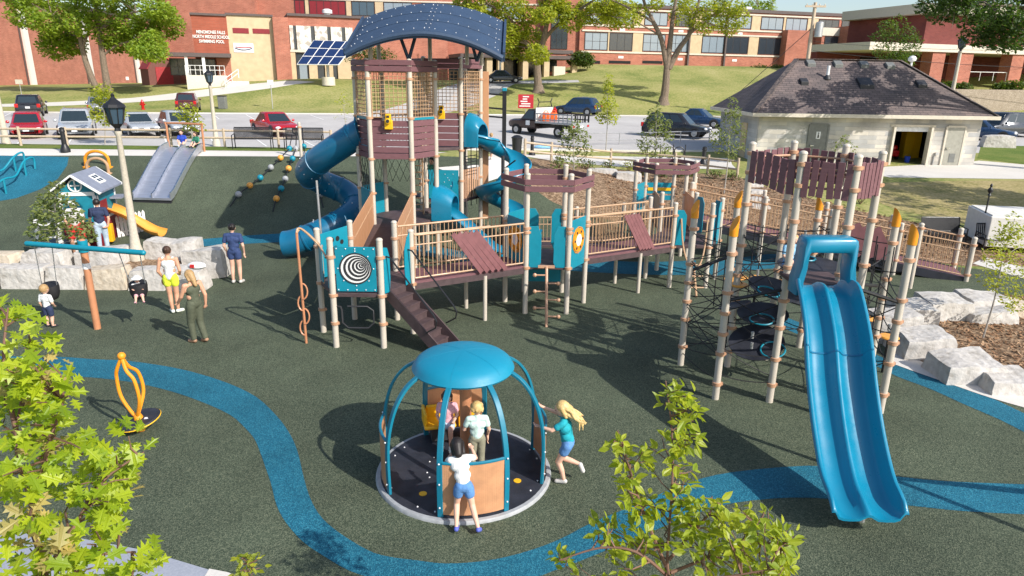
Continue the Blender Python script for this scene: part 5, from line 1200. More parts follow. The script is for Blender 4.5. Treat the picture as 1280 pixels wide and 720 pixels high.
b = MB(); q = mc+V3(-.28, .78); b.box((q.x-.18, q.y+.06, .36), (.5, .42, .06), .25); b.box((q.x-.17, q.y+.20, .47), (.46, .05, .26), .25); b.box((q.x-.40, q.y+.02, .47), (.05, .38, .26), .25); so = b.build('seat', 'yellow', MG, smooth=30, bevel=.025)
b = MB(); b.box((q.x+.26, q.y+.08, .36), (.26, .28, .06), .1); b.box((q.x+.28, q.y+.2, .47), (.28, .05, .24), .1); so2 = b.build('seat', 'yellow', MG, smooth=30, bevel=.02)
b = MB(); b.box((q.x-.16, q.y+.05, .22), (.3, .3, .22), .25); b.box((q.x+.28, q.y+.12, .25), (.2, .2, .3), .1); b.build('seat_base', 'dark_plastic', so)

# ================================================================== SPINNER, SWING, BALL ROPES, BANK SLIDE, ARCH
sp0 = G(176, 538); SPN = thing('standing_spinner', 'orange three loop standing spinner with tilted dark foot disc', 'spinner', sp0)
b = MB(); ax = Vector((-.18, -.12, 1)).normalized(); c0 = sp0+V3(0, .02, .16); b.lathe([(.05, -.06), (.30, .0), (.325, .025), (.30, .05), (.002, .06)], c0, ax, 28); b.build('foot_disc', 'black_deck', SPN)
b = MB(); b.lathe([(.327, .010), (.335, .02), (.327, .03)], c0, ax, 28, caps=False); b.build('disc_edge', 'yellow', SPN)
b = MB(); b.cyl(sp0, c0+ax*.02, .07, 12); b.lathe([(.075, .04), (.06, .12), (.03, .16)], c0, ax, 12); b.build('hub', 'orange', SPN)
tp_ = sp0+V3(-.10, -.02, 1.30)
for a in (R_(185), R_(-40), R_(75)):
    d = V3(math.cos(a), math.sin(a)); b = MB(); b.tube(spline([c0+ax*.10, c0+ax*.16+d*.06, c0+V3(0, 0, .45)+d*.20-V3(.03, 0, 0), c0+V3(0, 0, .78)+d*.19-V3(.06, 0, 0), tp_+d*.10-V3(0, 0, .2), tp_], 6), .028, 8); b.build('loop_bar', 'orange', SPN)
b = MB(); b.sphere(tp_+V3(0, 0, .02), .062, 14); b.build('ball_knob', 'orange', SPN)
b = MB(); p = c0+ax*.064+V3(.18, -.02, .015); b.box(p, (.13, .06, .004), .3); b.build('warning_sticker', 'white_plastic', SPN)

sw = G(122, 411); SW = thing('swing_set', 'single post toddler swing with teal top bar and copper post', 'swing', sw)
b = MB(); b.lathe([(.075, 0), (.075, 2.0), (.07, 2.06), (.03, 2.09), (.002, 2.095)], sw, n=14); b.build('post', 'copper', SW)
e0, e1 = G(34, 304.5, 1.98), G(179, 316, 1.98); dirb = (e1-e0).normalized()
b = MB(); b.tube([e0+V3(0, .0), e1], .058, 12); b.sphere(e0, .058, 10); b.sphere(e1, .058, 10); b.lathe([(.1, -.13), (.1, .13)], sw+V3(0, 0, 1.93), n=14); b.build('top_bar', 'teal_panel', SW)
def chain(a, c_):
    b = MB(); b.tube([a, c_], .007, 4); n = int((Vector(c_)-Vector(a)).length/.06)
    for k in range(n): p = Vector(a).lerp(Vector(c_), (k+.5)/n); b.box(p, (.02, .008, .04) if k % 2 else (.008, .02, .04))
    return b.build('chain', 'galvanised', SW, smooth=0)
def bucket_seat(c, tilt, par):
    b = MB(); c = Vector(c); rs = []
    for z, r in ((.0, .08), (.02, .15), (.12, .19), (.26, .20), (.34, .19)): rs.append([(c.x+r*math.cos(t)*1.0, c.y+r*.85*math.sin(t), c.z+z+.04*math.sin(t)) for t in np.linspace(0, 2*math.pi, 17)[:-1]])
    b.rings(rs); return b.build('bucket_seat', 'rope_black', par, smooth=60)
s1 = AT(64, 368, sw.y+.35); s1.z -= .1; a1, a2 = e0.lerp(e1, .06), e0.lerp(e1, .22)
for a, dx in ((a1, -.17), (a2, .17)): chain(a, s1+V3(dx, 0, .32))
bucket_seat(s1, 0, SW)
s2 = AT(174, 366, sw.y+.25); s2.z -= .10; b1, b2 = e0.lerp(e1, .79), e0.lerp(e1, .97)
for a, dx in ((b1, -.17), (b2, .17)): chain(a, s2+V3(dx, 0, .32))
bucket_seat(s2, 0, SW)
b = MB(); b.lathe([(.078, 1.42), (.078, 1.55)], sw, n=14, caps=False); b.build('warning_sticker', 'white_plastic', SW)

lines = [[(300, 248, 2), (314, 237, 0), (327, 227, 1), (340, 214, 2), (352, 202, 0), (363, 190, 1)], [(347, 253, 0), (353, 241, 1), (358, 228.5, 2), (362, 215.6, 0), (367, 203, 1), (371, 190, 2)], [(401, 248, 2), (396, 236, 0), (389, 214, 1), (383, 200, 2), (381, 187, 1)]]
BC = thing('ball_rope_climber', 'bank climber of ropes strung with orange, blue and grey balls', 'rope climber', GT(350, 230))
for ln in lines:
    pts = [GT(px, py)+V3(0, -.1, .16) for px, py, c in ln]; d = (pts[0]-pts[1]); e = pts[0]+d*.8; e.z = hz(e.x, e.y); f = pts[-1]+(pts[-1]-pts[-2])*.6; f.z = hz(f.x, f.y)+.9
    b = MB(); b.tube([e]+pts+[f], .022, 6); b.build('rope', 'rope_black', BC)
    for p, (px, py, c) in zip(pts, ln): b = MB(); b.sphere(p, .125, 12); b.build('ball', ('orange_peel', 'teal_panel', 'rim_grey')[c], BC)
p = GT(377, 199); post(BC, p.x, p.y, p.z+1.5, (p.z+1.3,), z0=p.z-.1)

BS = thing('bank_slide', 'wide stainless double slide laid on the rubber bank', 'slide', (0, 0, 0))
Lb, Rb, Lt, Rt = GT(168, 254), GT(214, 256), GT(212, 188), GT(253, 190)
Zb, Zt = (Lb.z+Rb.z)/2+.22, (Lt.z+Rt.z)/2+.16; Lt.z = Rt.z = Zt; BS.location = (Lb+Rb)/2
def bslide(s, t):
    # s across, t down (0 top) with flat run-out at the foot
    a, c_ = Lt.lerp(Rt, s), Lb.lerp(Rb, s); p = a.lerp(c_, t); p.z = max(lerp(Zt, Zb+.12, t/.86) if t < .86 else lerp(Zb+.12, Zb, (t-.86)/.14), hz(p.x, p.y)+.14); return p
b = MB(); T = [0, .1, .25, .4, .55, .7, .8, .86, .92, 1.0]
b.rings([[bslide(s, t)+V3(0, 0, dz) for s, dz in ((-.02, .20), (0, .20), (.015, .0), (.485, .0), (.487, .15), (.513, .15), (.515, 0), (.985, .0), (1, .20), (1.02, .20), (1.02, -.08), (-.02, -.08))] for t in T]); b.build('chute', 'steel', BS, smooth=40)
b = MB()
for s in (-.01, .5, 1.01): b.tube([bslide(s, t)+V3(0, 0, .21 if s != .5 else .155) for t in T], .022, 6)
b.build('edge_roll', 'chrome', BS)
b = MB(); b.rings([[bslide(s, t)+V3(0, 0, dz) for s, dz in ((-.0, -.09), (1.0, -.09), (1.0, -.34), (0, -.34))] for t in (.86, .99)]); b.build('underside', 'dark_plastic', BS, smooth=0)
b = MB(); b.tube(spline([Lt+V3(-.05, .1, -.2), Lt+V3(-.05, .1, .9), Lt+V3(.02, .1, 1.0), Rt+V3(-.02, .1, 1.0), Rt+V3(.05, .1, .9), Rt+V3(.05, .1, -.2)], 3), .045, 8); b.build('top_frame', 'copper', BS)
# arches on the lawn bank behind the playhouse
for nm, lab, x0, x1, y, zt, m, in (('climbing_arch', 'yellow orange hoop arch behind the playhouse roof', 108, 137, 209, 190, 'orange'), ('climbing_arch', 'small tan hoop arch just in front of the yellow one', 110, 136, 217, 199, 'tan_rail')):
    a, c_ = GT(x0, y), GT(x1, y); h_ = (y-zt)/853*a.y*1.02; t = thing(nm, lab, 'arch', (a+c_)/2, 0, 'hoop arches on the bank'); mid = (a+c_)/2; w = (c_-a).length/2
    b = MB(); b.tube([mid+V3(-w*math.cos(q), 0, (h_*.45 if math.sin(q) >= 0 else 0)+h_*.55*math.sin(q)) for q in np.linspace(0, math.pi, 15)], .06, 8); b.tube([a-V3(0, 0, .1), mid+V3(-w, 0, h_*.46)], .06, 8); b.tube([c_-V3(0, 0, .1), mid+V3(w, 0, h_*.46)], .06, 8); b.build('hoop', m, t)
    b = MB(); b.lathe([(.14, -.05), (.14, .02), (.07, .04)], a, n=12); b.lathe([(.14, -.05), (.14, .02), (.07, .04)], c_, n=12); b.build('foot', m, t)
# teal wave rails on the blue patch
t = thing('wave_rail_climber', 'pair of teal wavy rails climbing the blue rubber bank', 'climber', GT(20, 230))
for q in ([(44, 212), (33, 220), (22, 231), (8, 243), (-12, 254)], [(31, 205), (20, 214), (6, 224), (-8, 234), (-24, 246)]):
    pts = [GT(px, py) for px, py in q]; hh = [.45, .55, .35, .55, .45]; b = MB()
    b.tube(spline([pts[0]]+[p+V3(0, 0, h) for p, h in zip(pts, hh)], 5), .038, 7)
    for p, h in list(zip(pts, hh))[1::2]: b.tube([p-V3(0, 0, .05), p+V3(0, 0, h)], .04, 6)
    b.build('rail', 'teal_panel', t)

# ================================================================== PLAYHOUSE
PH = thing('playhouse', 'small teal playhouse with grey gable roof, white picket rail and orange slide', 'playhouse', (-14.35, 22.6, 0))
ang = R_(12); pu = V3(math.cos(ang), math.sin(ang)); pv = V3(-math.sin(ang), math.cos(ang)); po_ = V3(-14.3, 22.75)
def pp_(x, y, z): return po_+pu*(x*.76)+pv*(y*.84)+U*z
def pbox(b, x0, x1, y0, y1, z0, z1): b.hexa([pp_(x0, y0, z0), pp_(x1, y0, z0), pp_(x1, y1, z0), pp_(x0, y1, z0), pp_(x0, y0, z1), pp_(x1, y0, z1), pp_(x1, y1, z1), pp_(x0, y1, z1)])
b = MB(); pbox(b, -.75, .75, -1.0, 1.05, .85, 1.85); b.add([pp_(-.75, -1.0, 1.85), pp_(.75, -1.0, 1.85), pp_(0, -1.0, 2.30), pp_(-.75, 1.05, 1.85), pp_(.75, 1.05, 1.85), pp_(0, 1.05, 2.30)], [(0, 1, 2), (3, 5, 4), (0, 2, 5, 3), (1, 4, 5, 2)]); b.build('wall', 'playhouse_teal', PH, smooth=0)
b = MB(); pbox(b, -.75, .75, -.95, 1.0, 0, .848); b.build('lower_wall', 'maroon', PH, smooth=0)
b = MB(); pbox(b, .755, .785, -.8, -.1, .2, 1.5); b.build('door', 'maroon', PH, smooth=0)
b = MB()
for s_ in (-1, 1):
    lo_, hi_ = (s_*1.02, 1.80), (0, 2.38)
    b.hexa([pp_(lo_[0], -1.25, lo_[1]), pp_(lo_[0], 1.25, lo_[1]), pp_(0, 1.25, hi_[1]), pp_(0, -1.25, hi_[1]), pp_(lo_[0], -1.25, lo_[1]+.06), pp_(lo_[0], 1.25, lo_[1]+.06), pp_(0, 1.25, hi_[1]+.06), pp_(0, -1.25, hi_[1]+.06)])
ro = b.build('roof', 'playhouse_roof', PH, smooth=0)
b = MB()
for s_ in (-1, 1):
    for y in (-1.28, 1.28): b = MB(); b.beam(pp_(s_*1.04, y, 1.81), pp_(0, y, 2.40), .05, .12, up=pv); b.build('barge_board', 'white_paint', ro, smooth=0)
b = MB(); n_ = Vector((.59, 0, .81))
def rp_(s, t, o=.085): return pp_(1.02*s, t, lerp(2.38, 1.80, s)+o)
b.hexa([rp_(.3, -.32, .06), rp_(.3, .32, .06), rp_(.72, .32, .06), rp_(.72, -.32, .06), rp_(.3, -.32), rp_(.3, .32), rp_(.72, .32), rp_(.72, -.32)]); sk = b.build('skylight', 'white_paint', ro, smooth=0)
b = MB()
for i in range(2):
    for j in range(2):
        s0, t0 = .36+.18*i, -.24+.27*j; b.hexa([rp_(s0, t0, .08), rp_(s0, t0+.2, .08), rp_(s0+.12, t0+.2, .08), rp_(s0+.12, t0, .08), rp_(s0, t0, .092), rp_(s0, t0+.2, .092), rp_(s0+.12, t0+.2, .092), rp_(s0+.12, t0, .092)])
b.build('pane', 'window_glass', sk, smooth=0)
b = MB(); pbox(b, .76, 1.25, .3, 1.1, 1.42, 1.48); b.build('awning', 'playhouse_roof', PH, smooth=0)
b = MB(); pbox(b, .755, .775, -1.0, -.88, .86, 1.7); pbox(b, .755, .775, .9, 1.02, .86, 1.7); pbox(b, -.7, .7, -1.03, -1.005, 1.72, 1.84); pbox(b, -.74, -.6, -1.03, -1.005, .86, 1.72); pbox(b, .6, .74, -1.03, -1.005, .86, 1.72); pbox(b, .755, .775, -.87, .89, .86, .95); b.build('trim', 'white_paint', PH, smooth=0)
b = MB(); b.lathe([(.17, -.01), (.21, -.01), (.21, .03), (.17, .03)], pp_(0, -1.02, 2.05), -pv, 16, caps=False); b.beam(pp_(-.18, -1.04, 2.05), pp_(.18, -1.04, 2.05), .03, .04); b.beam(pp_(0, -1.04, 1.87), pp_(0, -1.04, 2.23), .04, .03, up=pv); b.build('round_window', 'white_paint', PH)
def pickets(x0, y0, x1, y1, n, z0=.05, z1=.85):
    b = MB()
    for k in range(n):
        x, y = lerp(x0, x1, k/(n-1)), lerp(y0, y1, k/(n-1)); q = pp_(x, y, 0); q.z = hz(q.x, q.y); d = (pp_(x1, y1, 0)-pp_(x0, y0, 0)).normalized()*.045; nn = Vector((-d.y, d.x, 0)).normalized()*.012
        b.prism([(-1, z0), (1, z0), (1, z1-.08), (0, z1), (-1, z1-.08)], q-nn, d, U, nn*2)
    a_, c_ = pp_(x0, y0, 0), pp_(x1, y1, 0)
    for z in (z0+.15, z1-.25): b.beam((a_.x, a_.y, hz(a_.x, a_.y)+z), (c_.x, c_.y, hz(c_.x, c_.y)+z), .02, .06)
    b.build('picket_rail', 'white_paint', PH, smooth=0)
pickets(.9, .35, 1.9, .75, 8, z1=.8)
b = MB(); pbox(b, -1.3, .6, -2.1, -1.05, .30, .36); b.build('porch', 'dark_plastic', PH, smooth=0)
for x in (-1.25, -.45, .1): b = MB(); pbox(b, x-.08, x+.08, -2.15, -1.99, 0, 1.15); b.build('porch_post', 'white_paint', PH, smooth=0, bevel=.02)
b = MB(); pbox(b, -1.15, -.55, -2.1, -2.06, .55, .62); pbox(b, -1.15, -.55, -2.1, -2.06, .95, 1.02); b.build('porch_rail', 'white_paint', PH, smooth=0)
sl_ = [G(134, 262, 1.05), G(150, 268, .92), G(172, 281, .55), G(190, 291, .28), G(203, 294.5, .2)]
trough(spline(sl_, 4), .5, .2, 'toddler_slide', PH, m='orange_peel')
b = MB(); pbox(b, .8, 1.0, -.7, -.4, .1, .7); b.build('slide_steps', 'yellow', PH, smooth=0, bevel=.02)

# pair of slanting posts just outside the right edge whose shadows meet on the rubber
t = thing('swing_set', 'end frame of a swing standing just outside the right edge', 'swing', V3(8.3, 7.5)); apx = V3(8.12, 6.82, 2.42)
for f in (V3(8.75, 8.25), V3(8.35, 6.0)): b = MB(); b.tube([f, apx], .05, 10); b.build('leg', 'copper', t)
b = MB(); b.tube([apx, apx+V3(3.2, -.6, 0)], .06, 10); b.build('top_bar', 'teal_panel', t)

# ================================================================== STONE BLOCKS AND BOULDERS
def rock(c, size, rz=0, seed=0, m='limestone', rough=.10, name='boulder', sub=3, label=None, group=None, cat='boulder', parent=None):
    bm = bmesh.new(); bmesh.ops.create_cube(bm, size=1.0); bmesh.ops.subdivide_edges(bm, edges=bm.edges[:], cuts=5, use_grid_fill=True)
    rng = random.Random(seed); off = Vector((rng.uniform(-50, 50), rng.uniform(-50, 50), rng.uniform(-50, 50)))
    from mathutils import noise as NZ
    tx, ty, sk_ = rng.uniform(-.15, .15), rng.uniform(-.15, .15), rng.uniform(.8, 1.0)
    for v in bm.verts:
        p = v.co.copy(); q = Vector((p.x*size[0], p.y*size[1], p.z*size[2]))
        k = 1-.05*sum(max(0, abs(c_)-.45)/.05 for c_ in p)/3
        p.x *= lerp(1, sk_, p.z+.5); p.y *= lerp(1, sk_, p.z+.5); p *= k if k > .9 else .9
        cell = lambda s_, o_: NZ.noise(Vector([math.floor(a_*s_*2)/(s_*2) for a_ in (q+off+o_)])*s_*1.3)*.35+NZ.noise((q+off+o_)*1.1)*.65
        n = Vector((cell(1.6, Vector((0, 0, 0))), cell(1.6, Vector((9, 3, 1))), cell(1.6, Vector((2, 7, 5)))))
        n2 = NZ.noise(q*5+off)
        r = Vector((p.x*size[0], p.y*size[1], p.z*size[2]))+n*rough*1.6+v.co.normalized()*n2*rough*.45
        r.z += tx*r.x*.5+ty*r.y*.5
        v.co = r
    me = bpy.data.meshes.new(name); bm.to_mesh(me); bm.free(); me.materials.append(MATS[m])
    me.polygons.foreach_set('use_smooth', [True]*len(me.polygons)); me.set_sharp_from_angle(angle=R_(28))
    o = bpy.data.objects.new(name, me); COL.objects.link(o); o.location = c; o.rotation_euler = (0, 0, rz)
    if label: tag(o, label, cat, group)
    return o
GP = 'stone blocks of the left planter'
fr = [(-14.3, 1.25, 'leftmost long pale front block of the planter'), (-13.05, 1.15, 'second front planter block, pale and square'), (-11.95, 1.0, 'third front planter block, left of the swing post'), (-10.85, 1.15, 'warm tan front planter block behind the swing post'), (-9.75, 1.0, 'front planter block behind the baby swing'), (-8.72, 1.0, 'rightmost front corner block of the planter beside the two women')]
for i, (x, w, lab) in enumerate(fr): rock((x, 17.62, .27), (w, .62, .62), R_(1), 10+i, 'limestone_warm' if i == 3 else 'limestone', .045, 'stone_block', label=lab, group=GP, cat='stone block')
bk = [(-14.6, 18.55, 1.6, .75, 'limestone_warm', 'long low warm rear planter block at the far left'), (-13.0, 18.45, 1.3, .85, 'limestone', 'rear planter block behind the left swing seat'), (-11.6, 18.75, 1.5, .85, 'limestone', 'rear planter block behind the teal swing bar'), (-10.2, 19.35, .8, 1.0, 'limestone', 'upright rear planter block just left of the lamp post'), (-9.5, 19.3, .8, 1.0, 'limestone', 'sloping rear planter block just right of the lamp post'), (-8.75, 18.9, 1.2, .85, 'limestone', 'rear right planter block carrying the bag and toys')]
for i, (x, y, w, h_, m, lab) in enumerate(bk): rock((x, y, h_/2-.05), (w, .75, h_), R_(4*(i % 3-1)), 30+i, m, .06, 'stone_block', label=lab, group=GP, cat='stone block')
drape('planter_soil', [(-11.3, 17.9), (-9.2, 17.9), (-9.2, 19.1), (-11.3, 19.2)], .42, 'mulch')
t = thing('tote_bag', 'cream bag with red patch lying on the planter corner', 'bag', G(246, 334, .85)); p = t.location
b = MB(); b.sphere(p+V3(0, 0, .04), .2, 12, (1.2, .7, .5)); b.build('body', 'white_plastic', t); b = MB(); b.box(p+V3(-.05, -.13, .06), (.10, .05, .08)); b.build('patch', 'red_cloth', t)
def px_rock(x0, x1, yt, yb, seed, lab, grp, m='limestone', z=0.0, dep=.75, rough=.09, rz=0):
    a, c_ = G(x0, yb, z), G(x1, yb, z); mid = (a+c_)/2; w = (c_-a).length; e = math.sin(math.atan2(CAMH-z, mid.y)); h_ = max(.25, (yb-yt)/853*mid.y*1.05-dep*w*.0-e*.55)
    dd = min(1.0, dep); mid.y += dd/2; rock((mid.x, mid.y+.08, z+h_/2-.06), (w*1.12, dd*1.25, h_+.14), rz, seed, m, rough, 'boulder', label=lab, group=grp)
GR = 'limestone boulders edging the right mulch island'
for q in [(1100, 1150, 384, 430, 51, 'low flat topped boulder beside the front right net post'), (1134, 1196, 410, 452, 52, 'long jagged boulder in front row of the island, left one'), (1184, 1256, 440, 482, 53, 'big square faced boulder in front row of the island, middle one'), (1246, 1310, 462, 497, 54, 'boulder cut off by the right edge of the photo, lowest in the front row'), (1130, 1173, 376, 408, 55, 'rounded pale boulder at the top left of the island'), (1166, 1214, 369, 402, 56, 'wedge shaped boulder between the rounded one and the sapling'), (1214, 1268, 366, 394, 57, 'tall smooth boulder behind the sapling trunk'), (1216, 1272, 384, 406, 58, 'low slab of grey stone lying against the tall smooth boulder'), (1264, 1300, 380, 398, 59, 'brown tinted boulder at the right edge behind the sapling')]:
    px_rock(*q[:6], GR, m='limestone_warm' if q[4] == 59 else 'limestone', rough=.07)
GB = 'limestone blocks edging the upper mulch bed'
for q in [(663, 679, 250, 270, 61, 'small upright block left of the pair beside the first plum canopy', .0), (680, 702, 252, 270, 62, 'square block right of the pair beside the first plum canopy', .0), (653, 671, 199, 215, 63, 'small block by the black bollard, left of two', .9), (672, 691, 200, 216, 64, 'small block by the black bollard, right of two', .9), (738, 772, 212, 233, 65, 'long pale block between the two plum canopies, left of two', .6), (773, 799, 216, 237, 66, 'square pale block between the two plum canopies, right of two', .6), (640, 656, 176, 190, 67, 'low block beside the concrete path near the litter bin', 1.1)]:
    px_rock(*q[:6], GB, z=q[6], rough=.07)
for k, (x0, x1, yb) in enumerate([(937, 966, 262), (936, 962, 252), (938, 958, 243), (936, 955, 234), (934, 952, 226)]):
    g = GT((x0+x1)/2, yb); w = (x1-x0)/853*g.y; rock((g.x, g.y+.2, g.z+.03), (w, .55, .24), 0, 70+k, 'limestone', .04, 'stone_step', label=('lowest', 'second lowest', 'middle', 'second highest', 'highest')[k]+' rough stone step climbing the mulch behind the net', group='rough stone steps up the mulch bank', cat='step')
# ================================================================== VEHICLES
def paint(name, c): return mat(name, c, .22, metal=.25, var=.03, coat=.6)
paint('paint_red', (.50, .012, .02)); paint('paint_silver', (.46, .48, .50)); paint('paint_black', (.015, .016, .02)); paint('paint_grey', (.20, .21, .23)); paint('paint_blue', (.015, .045, .11)); paint('paint_dark', (.03, .038, .05)); paint('paint_maroon', (.09, .02, .02)); paint('paint_brown', (.045, .025, .022))
def car(name, label, cat, pt, loc, yaw, L=4.6, W=1.86, H=1.68, kind='suv', rack=False, grp='vehicles in the parking lot'):
    t = thing(name, label, cat, (0, 0, 0), 0, grp); w = W/2; h2_ = L/2
    belt = .98 if kind == 'suv' else .88
    if kind == 'suv': f0, f1, r1, r0 = h2_-1.25, h2_-2.05, -h2_+.62, -h2_+.16
    elif kind == 'hatch': f0, f1, r1, r0 = h2_-1.05, h2_-1.85, -h2_+.75, -h2_+.2
    else: f0, f1, r1, r0 = h2_-1.35, h2_-2.15, -h2_+1.55, -h2_+.85
    tail = belt-.02 if kind != 'sedan' else belt-.02
    st = [(-h2_, .80, .42, tail-.22), (-h2_+.06, .92, .34, tail-.05), (-h2_+.35, .985, .27, tail), (-.6, 1, .24, belt), (.5, 1, .24, belt), (f0-.05, 1, .25, belt-.0), (h2_-.75, .98, .26, belt-.10), (h2_-.25, .92, .29, belt-.19), (h2_-.05, .82, .36, belt-.32), (h2_, .70, .42, belt-.42)]
    b = MB(); rs = []
    for y, k, zb, zt in st:
        ww = w*k; rs.append([(-ww*.88, y, zb), (ww*.88, y, zb), (ww, y, zb+.12), (ww, y, (zb+zt)/2+.02), (ww*.985, y, zt-.14), (ww*.93, y, zt-.03), (ww*.75, y, zt), (-ww*.75, y, zt), (-ww*.93, y, zt-.03), (-ww*.985, y, zt-.14), (-ww, y, (zb+zt)/2+.02), (-ww, y, zb+.12)])
    b.rings(rs)
    def gh(y0, y1, ww, z, r=.18):
        return [(-ww, y0+r, z), (-ww+r*.6, y0, z), (ww-r*.6, y0, z), (ww, y0+r, z), (ww, y1-r, z), (ww-r*.6, y1, z), (-ww+r*.6, y1, z), (-ww, y1-r, z)]
    g0, g1, g2_ = gh(r0, f0, w*.93, belt-.04), gh(lerp(r0, r1, .93), lerp(f0, f1, .93), w*.755, H-.05), gh(r1+.05, f1-.05, w*.69, H)
    b.rings([g0, g1, g2_]); body = b.build('body', pt, t, smooth=38)
    # glass panels set just proud of the pillars
    def quad(i, j, u0, u1, v0, v1, nm, m='car_glass'):
        A0, A1, B0, B1 = Vector(g0[i]), Vector(g0[j]), Vector(g1[i]), Vector(g1[j])
        f = lambda u, v: A0.lerp(A1, u).lerp(B0.lerp(B1, u), v)
        q = [f(u0, v0), f(u1, v0), f(u1, v1), f(u0, v1)]; n = (q[1]-q[0]).cross(q[3]-q[0]).normalized(); c = sum(q, Vector())/4
        if n.dot(Vector((c.x, c.y, 0))) < 0: n = -n
        bb = MB(); bb.hexa([p-n*.01 for p in q]+[p+n*.006 for p in q]); bb.build(nm, m, body, smooth=0)
    quad(5, 6, .02, .98, .1, .92, 'windscreen'); quad(1, 2, .05, .95, .22, .9, 'rear_window')
    for i, j in ((3, 4), (7, 0)):
        for u0, u1 in (((.04, .30), (.33, .62), (.65, .93)) if kind == 'suv' else ((.10, .47), (.50, .90))):
            if (i, j) == (7, 0): u0, u1 = 1-u1, 1-u0
            quad(i, j, u0, u1, .22, .92, 'side_window')
    wr = .35 if kind == 'suv' else .31
    for sx in (-1, 1):
        for y in (-h2_+.85, h2_-.88):
            bb = MB(); bb.cyl((sx*(w-.02), y, wr+.03), (sx*(w+.006), y, wr+.03), wr+.07, 22); bb.build('wheel_arch', 'dark_plastic', body)
            bb = MB(); bb.lathe([(wr*.6, -.11), (wr*.95, -.11), (wr, -.08), (wr, .08), (wr*.95, .11), (wr*.6, .11)], (sx*(w-.09), y, wr), (sx, 0, 0), 22); wo_ = bb.build('wheel', 'tyre', t)
            bb = MB(); bb.lathe([(.03, .135), (wr*.30, .115), (wr*.56, .125), (wr*.62, .112)], (sx*(w-.09), y, wr), (sx, 0, 0), 14); bb.build('rim', 'rim', wo_)
        bb = MB(); bb.sphere((sx*w*.72, h2_-.16, belt-.30), .2, 10, (.9, .75, .45)); bb.build('headlight', 'lamp_clear', t)
        bb = MB(); bb.box((sx*w*.80, -h2_+.06, belt-.12), (.26, .16, .24 if kind != 'suv' else .30)); bb.build('tail_light', 'lamp_red', t, bevel=.03)
        bb = MB(); bb.sphere((sx*(w+.10), f0-.35, belt+.08), .12, 8, (.9, .6, .75)); bb.build('mirror', pt, t)
    bb = MB(); bb.box((0, h2_-.03, .50), (w*.95, .1, .16)); bb.box((0, h2_+.0, belt-.38), (w*.85, .07, .10)); bb.box((0, -h2_+.01, .42), (w*1.3, .08, .14)); bb.build('grille', 'dark_plastic', t, smooth=0, bevel=.02)
    bb = MB(); bb.box((0, h2_+.03, .52), (.32, .03, .13)); bb.box((0, -h2_-.01, belt-.30 if kind == 'sedan' else .72), (.32, .03, .14)); bb.build('licence_plate', 'white_plastic', t, smooth=0)
    if rack:
        bb = MB()
        for sx in (-1, 1): bb.tube([(sx*w*.62, r1+.3, H+.05), (sx*w*.62, f1-.4, H+.05)], .02, 6)
        bb.build('roof_rail', 'galvanised', t)
    t.location = loc; t.rotation_euler = (0, 0, yaw); return t
def place(px, py): return GT(px, py)
Yf = lambda d: R_(d-90)   # yaw from a compass direction of the nose
def at(px, py, dx=0, dy=1.2): p = GT(px, py); x, y = p.x+dx, p.y+dy; return (x, y, hz(x, y)+.015)
car('parked_suv', 'silver suv facing the fence, second from left in the near row', 'suv', 'paint_silver', at(82, 175, -.4, 2.0), Yf(-62), 4.75, 1.95, 1.72, 'suv', True)
car('parked_car', 'bright red hatchback at the left edge of the near row', 'car', 'paint_red', at(21, 175, -.5, 2.0), Yf(-60), 4.2, 1.8, 1.5, 'hatch')
car('parked_car', 'pale silver sedan half hidden by the lamp head and sapling', 'car', 'paint_silver', at(160, 173, -.3, 2.0), Yf(-50), 4.6, 1.82, 1.46, 'sedan')
car('parked_car', 'silver hatchback behind the thin sapling, right of the silver sedan', 'car', 'paint_silver', at(212, 172, -.3, 2.0), Yf(-50), 4.2, 1.8, 1.55, 'hatch')
car('parked_car', 'red sedan parked alone behind the black benches', 'car', 'paint_red', at(336, 172, -.2, 2.0), Yf(-50), 4.8, 1.86, 1.48, 'sedan')
car('parked_suv', 'black suv showing its tail at far left of the back row', 'suv', 'paint_black', at(23, 146, 0, 1.8), Yf(118), 4.7, 1.92, 1.7, 'suv')
car('parked_car', 'grey hatchback in the back row partly behind the sapling', 'car', 'paint_grey', at(111, 145, 0, 1.8), Yf(118), 4.2, 1.8, 1.55, 'hatch')
car('parked_suv', 'dark maroon suv showing its tail beside the fire hydrant', 'suv', 'paint_maroon', at(227, 140, 0, 1.5), Yf(110), 4.7, 1.92, 1.7, 'suv')
car('parked_car', 'dark grey sedan parked side on before the covered entrance', 'car', 'paint_dark', at(628, 104, 0, .5), Yf(8), 4.8, 1.84, 1.46, 'sedan')
car('parked_suv', 'metallic blue suv with its nose left at the far kerb', 'suv', 'paint_blue', at(723, 145, 0, 1.2), Yf(150), 4.6, 1.86, 1.68, 'suv', True)
car('parked_suv', 'black suv beside the stone garage, nose to the right', 'suv', 'paint_black', at(850, 174, 0, 1.4), Yf(-28), 4.9, 1.96, 1.72, 'suv')
car('parked_car', 'dark blue car behind the black suv, cut by the garage corner', 'car', 'paint_blue', at(884, 163, 0, 2.6), Yf(-30), 4.6, 1.84, 1.5, 'sedan')
car('parked_car', 'blue grey car nosing out right of the stone garage', 'car', 'paint_blue', at(1241, 176, -.6, .6), Yf(-35), 4.5, 1.82, 1.48, 'sedan')
car('parked_suv', 'large dark green suv at the right edge beyond the garage', 'suv', 'paint_dark', at(1274, 175, 0, 2.2), Yf(-165), 5.1, 2.0, 1.85, 'suv')
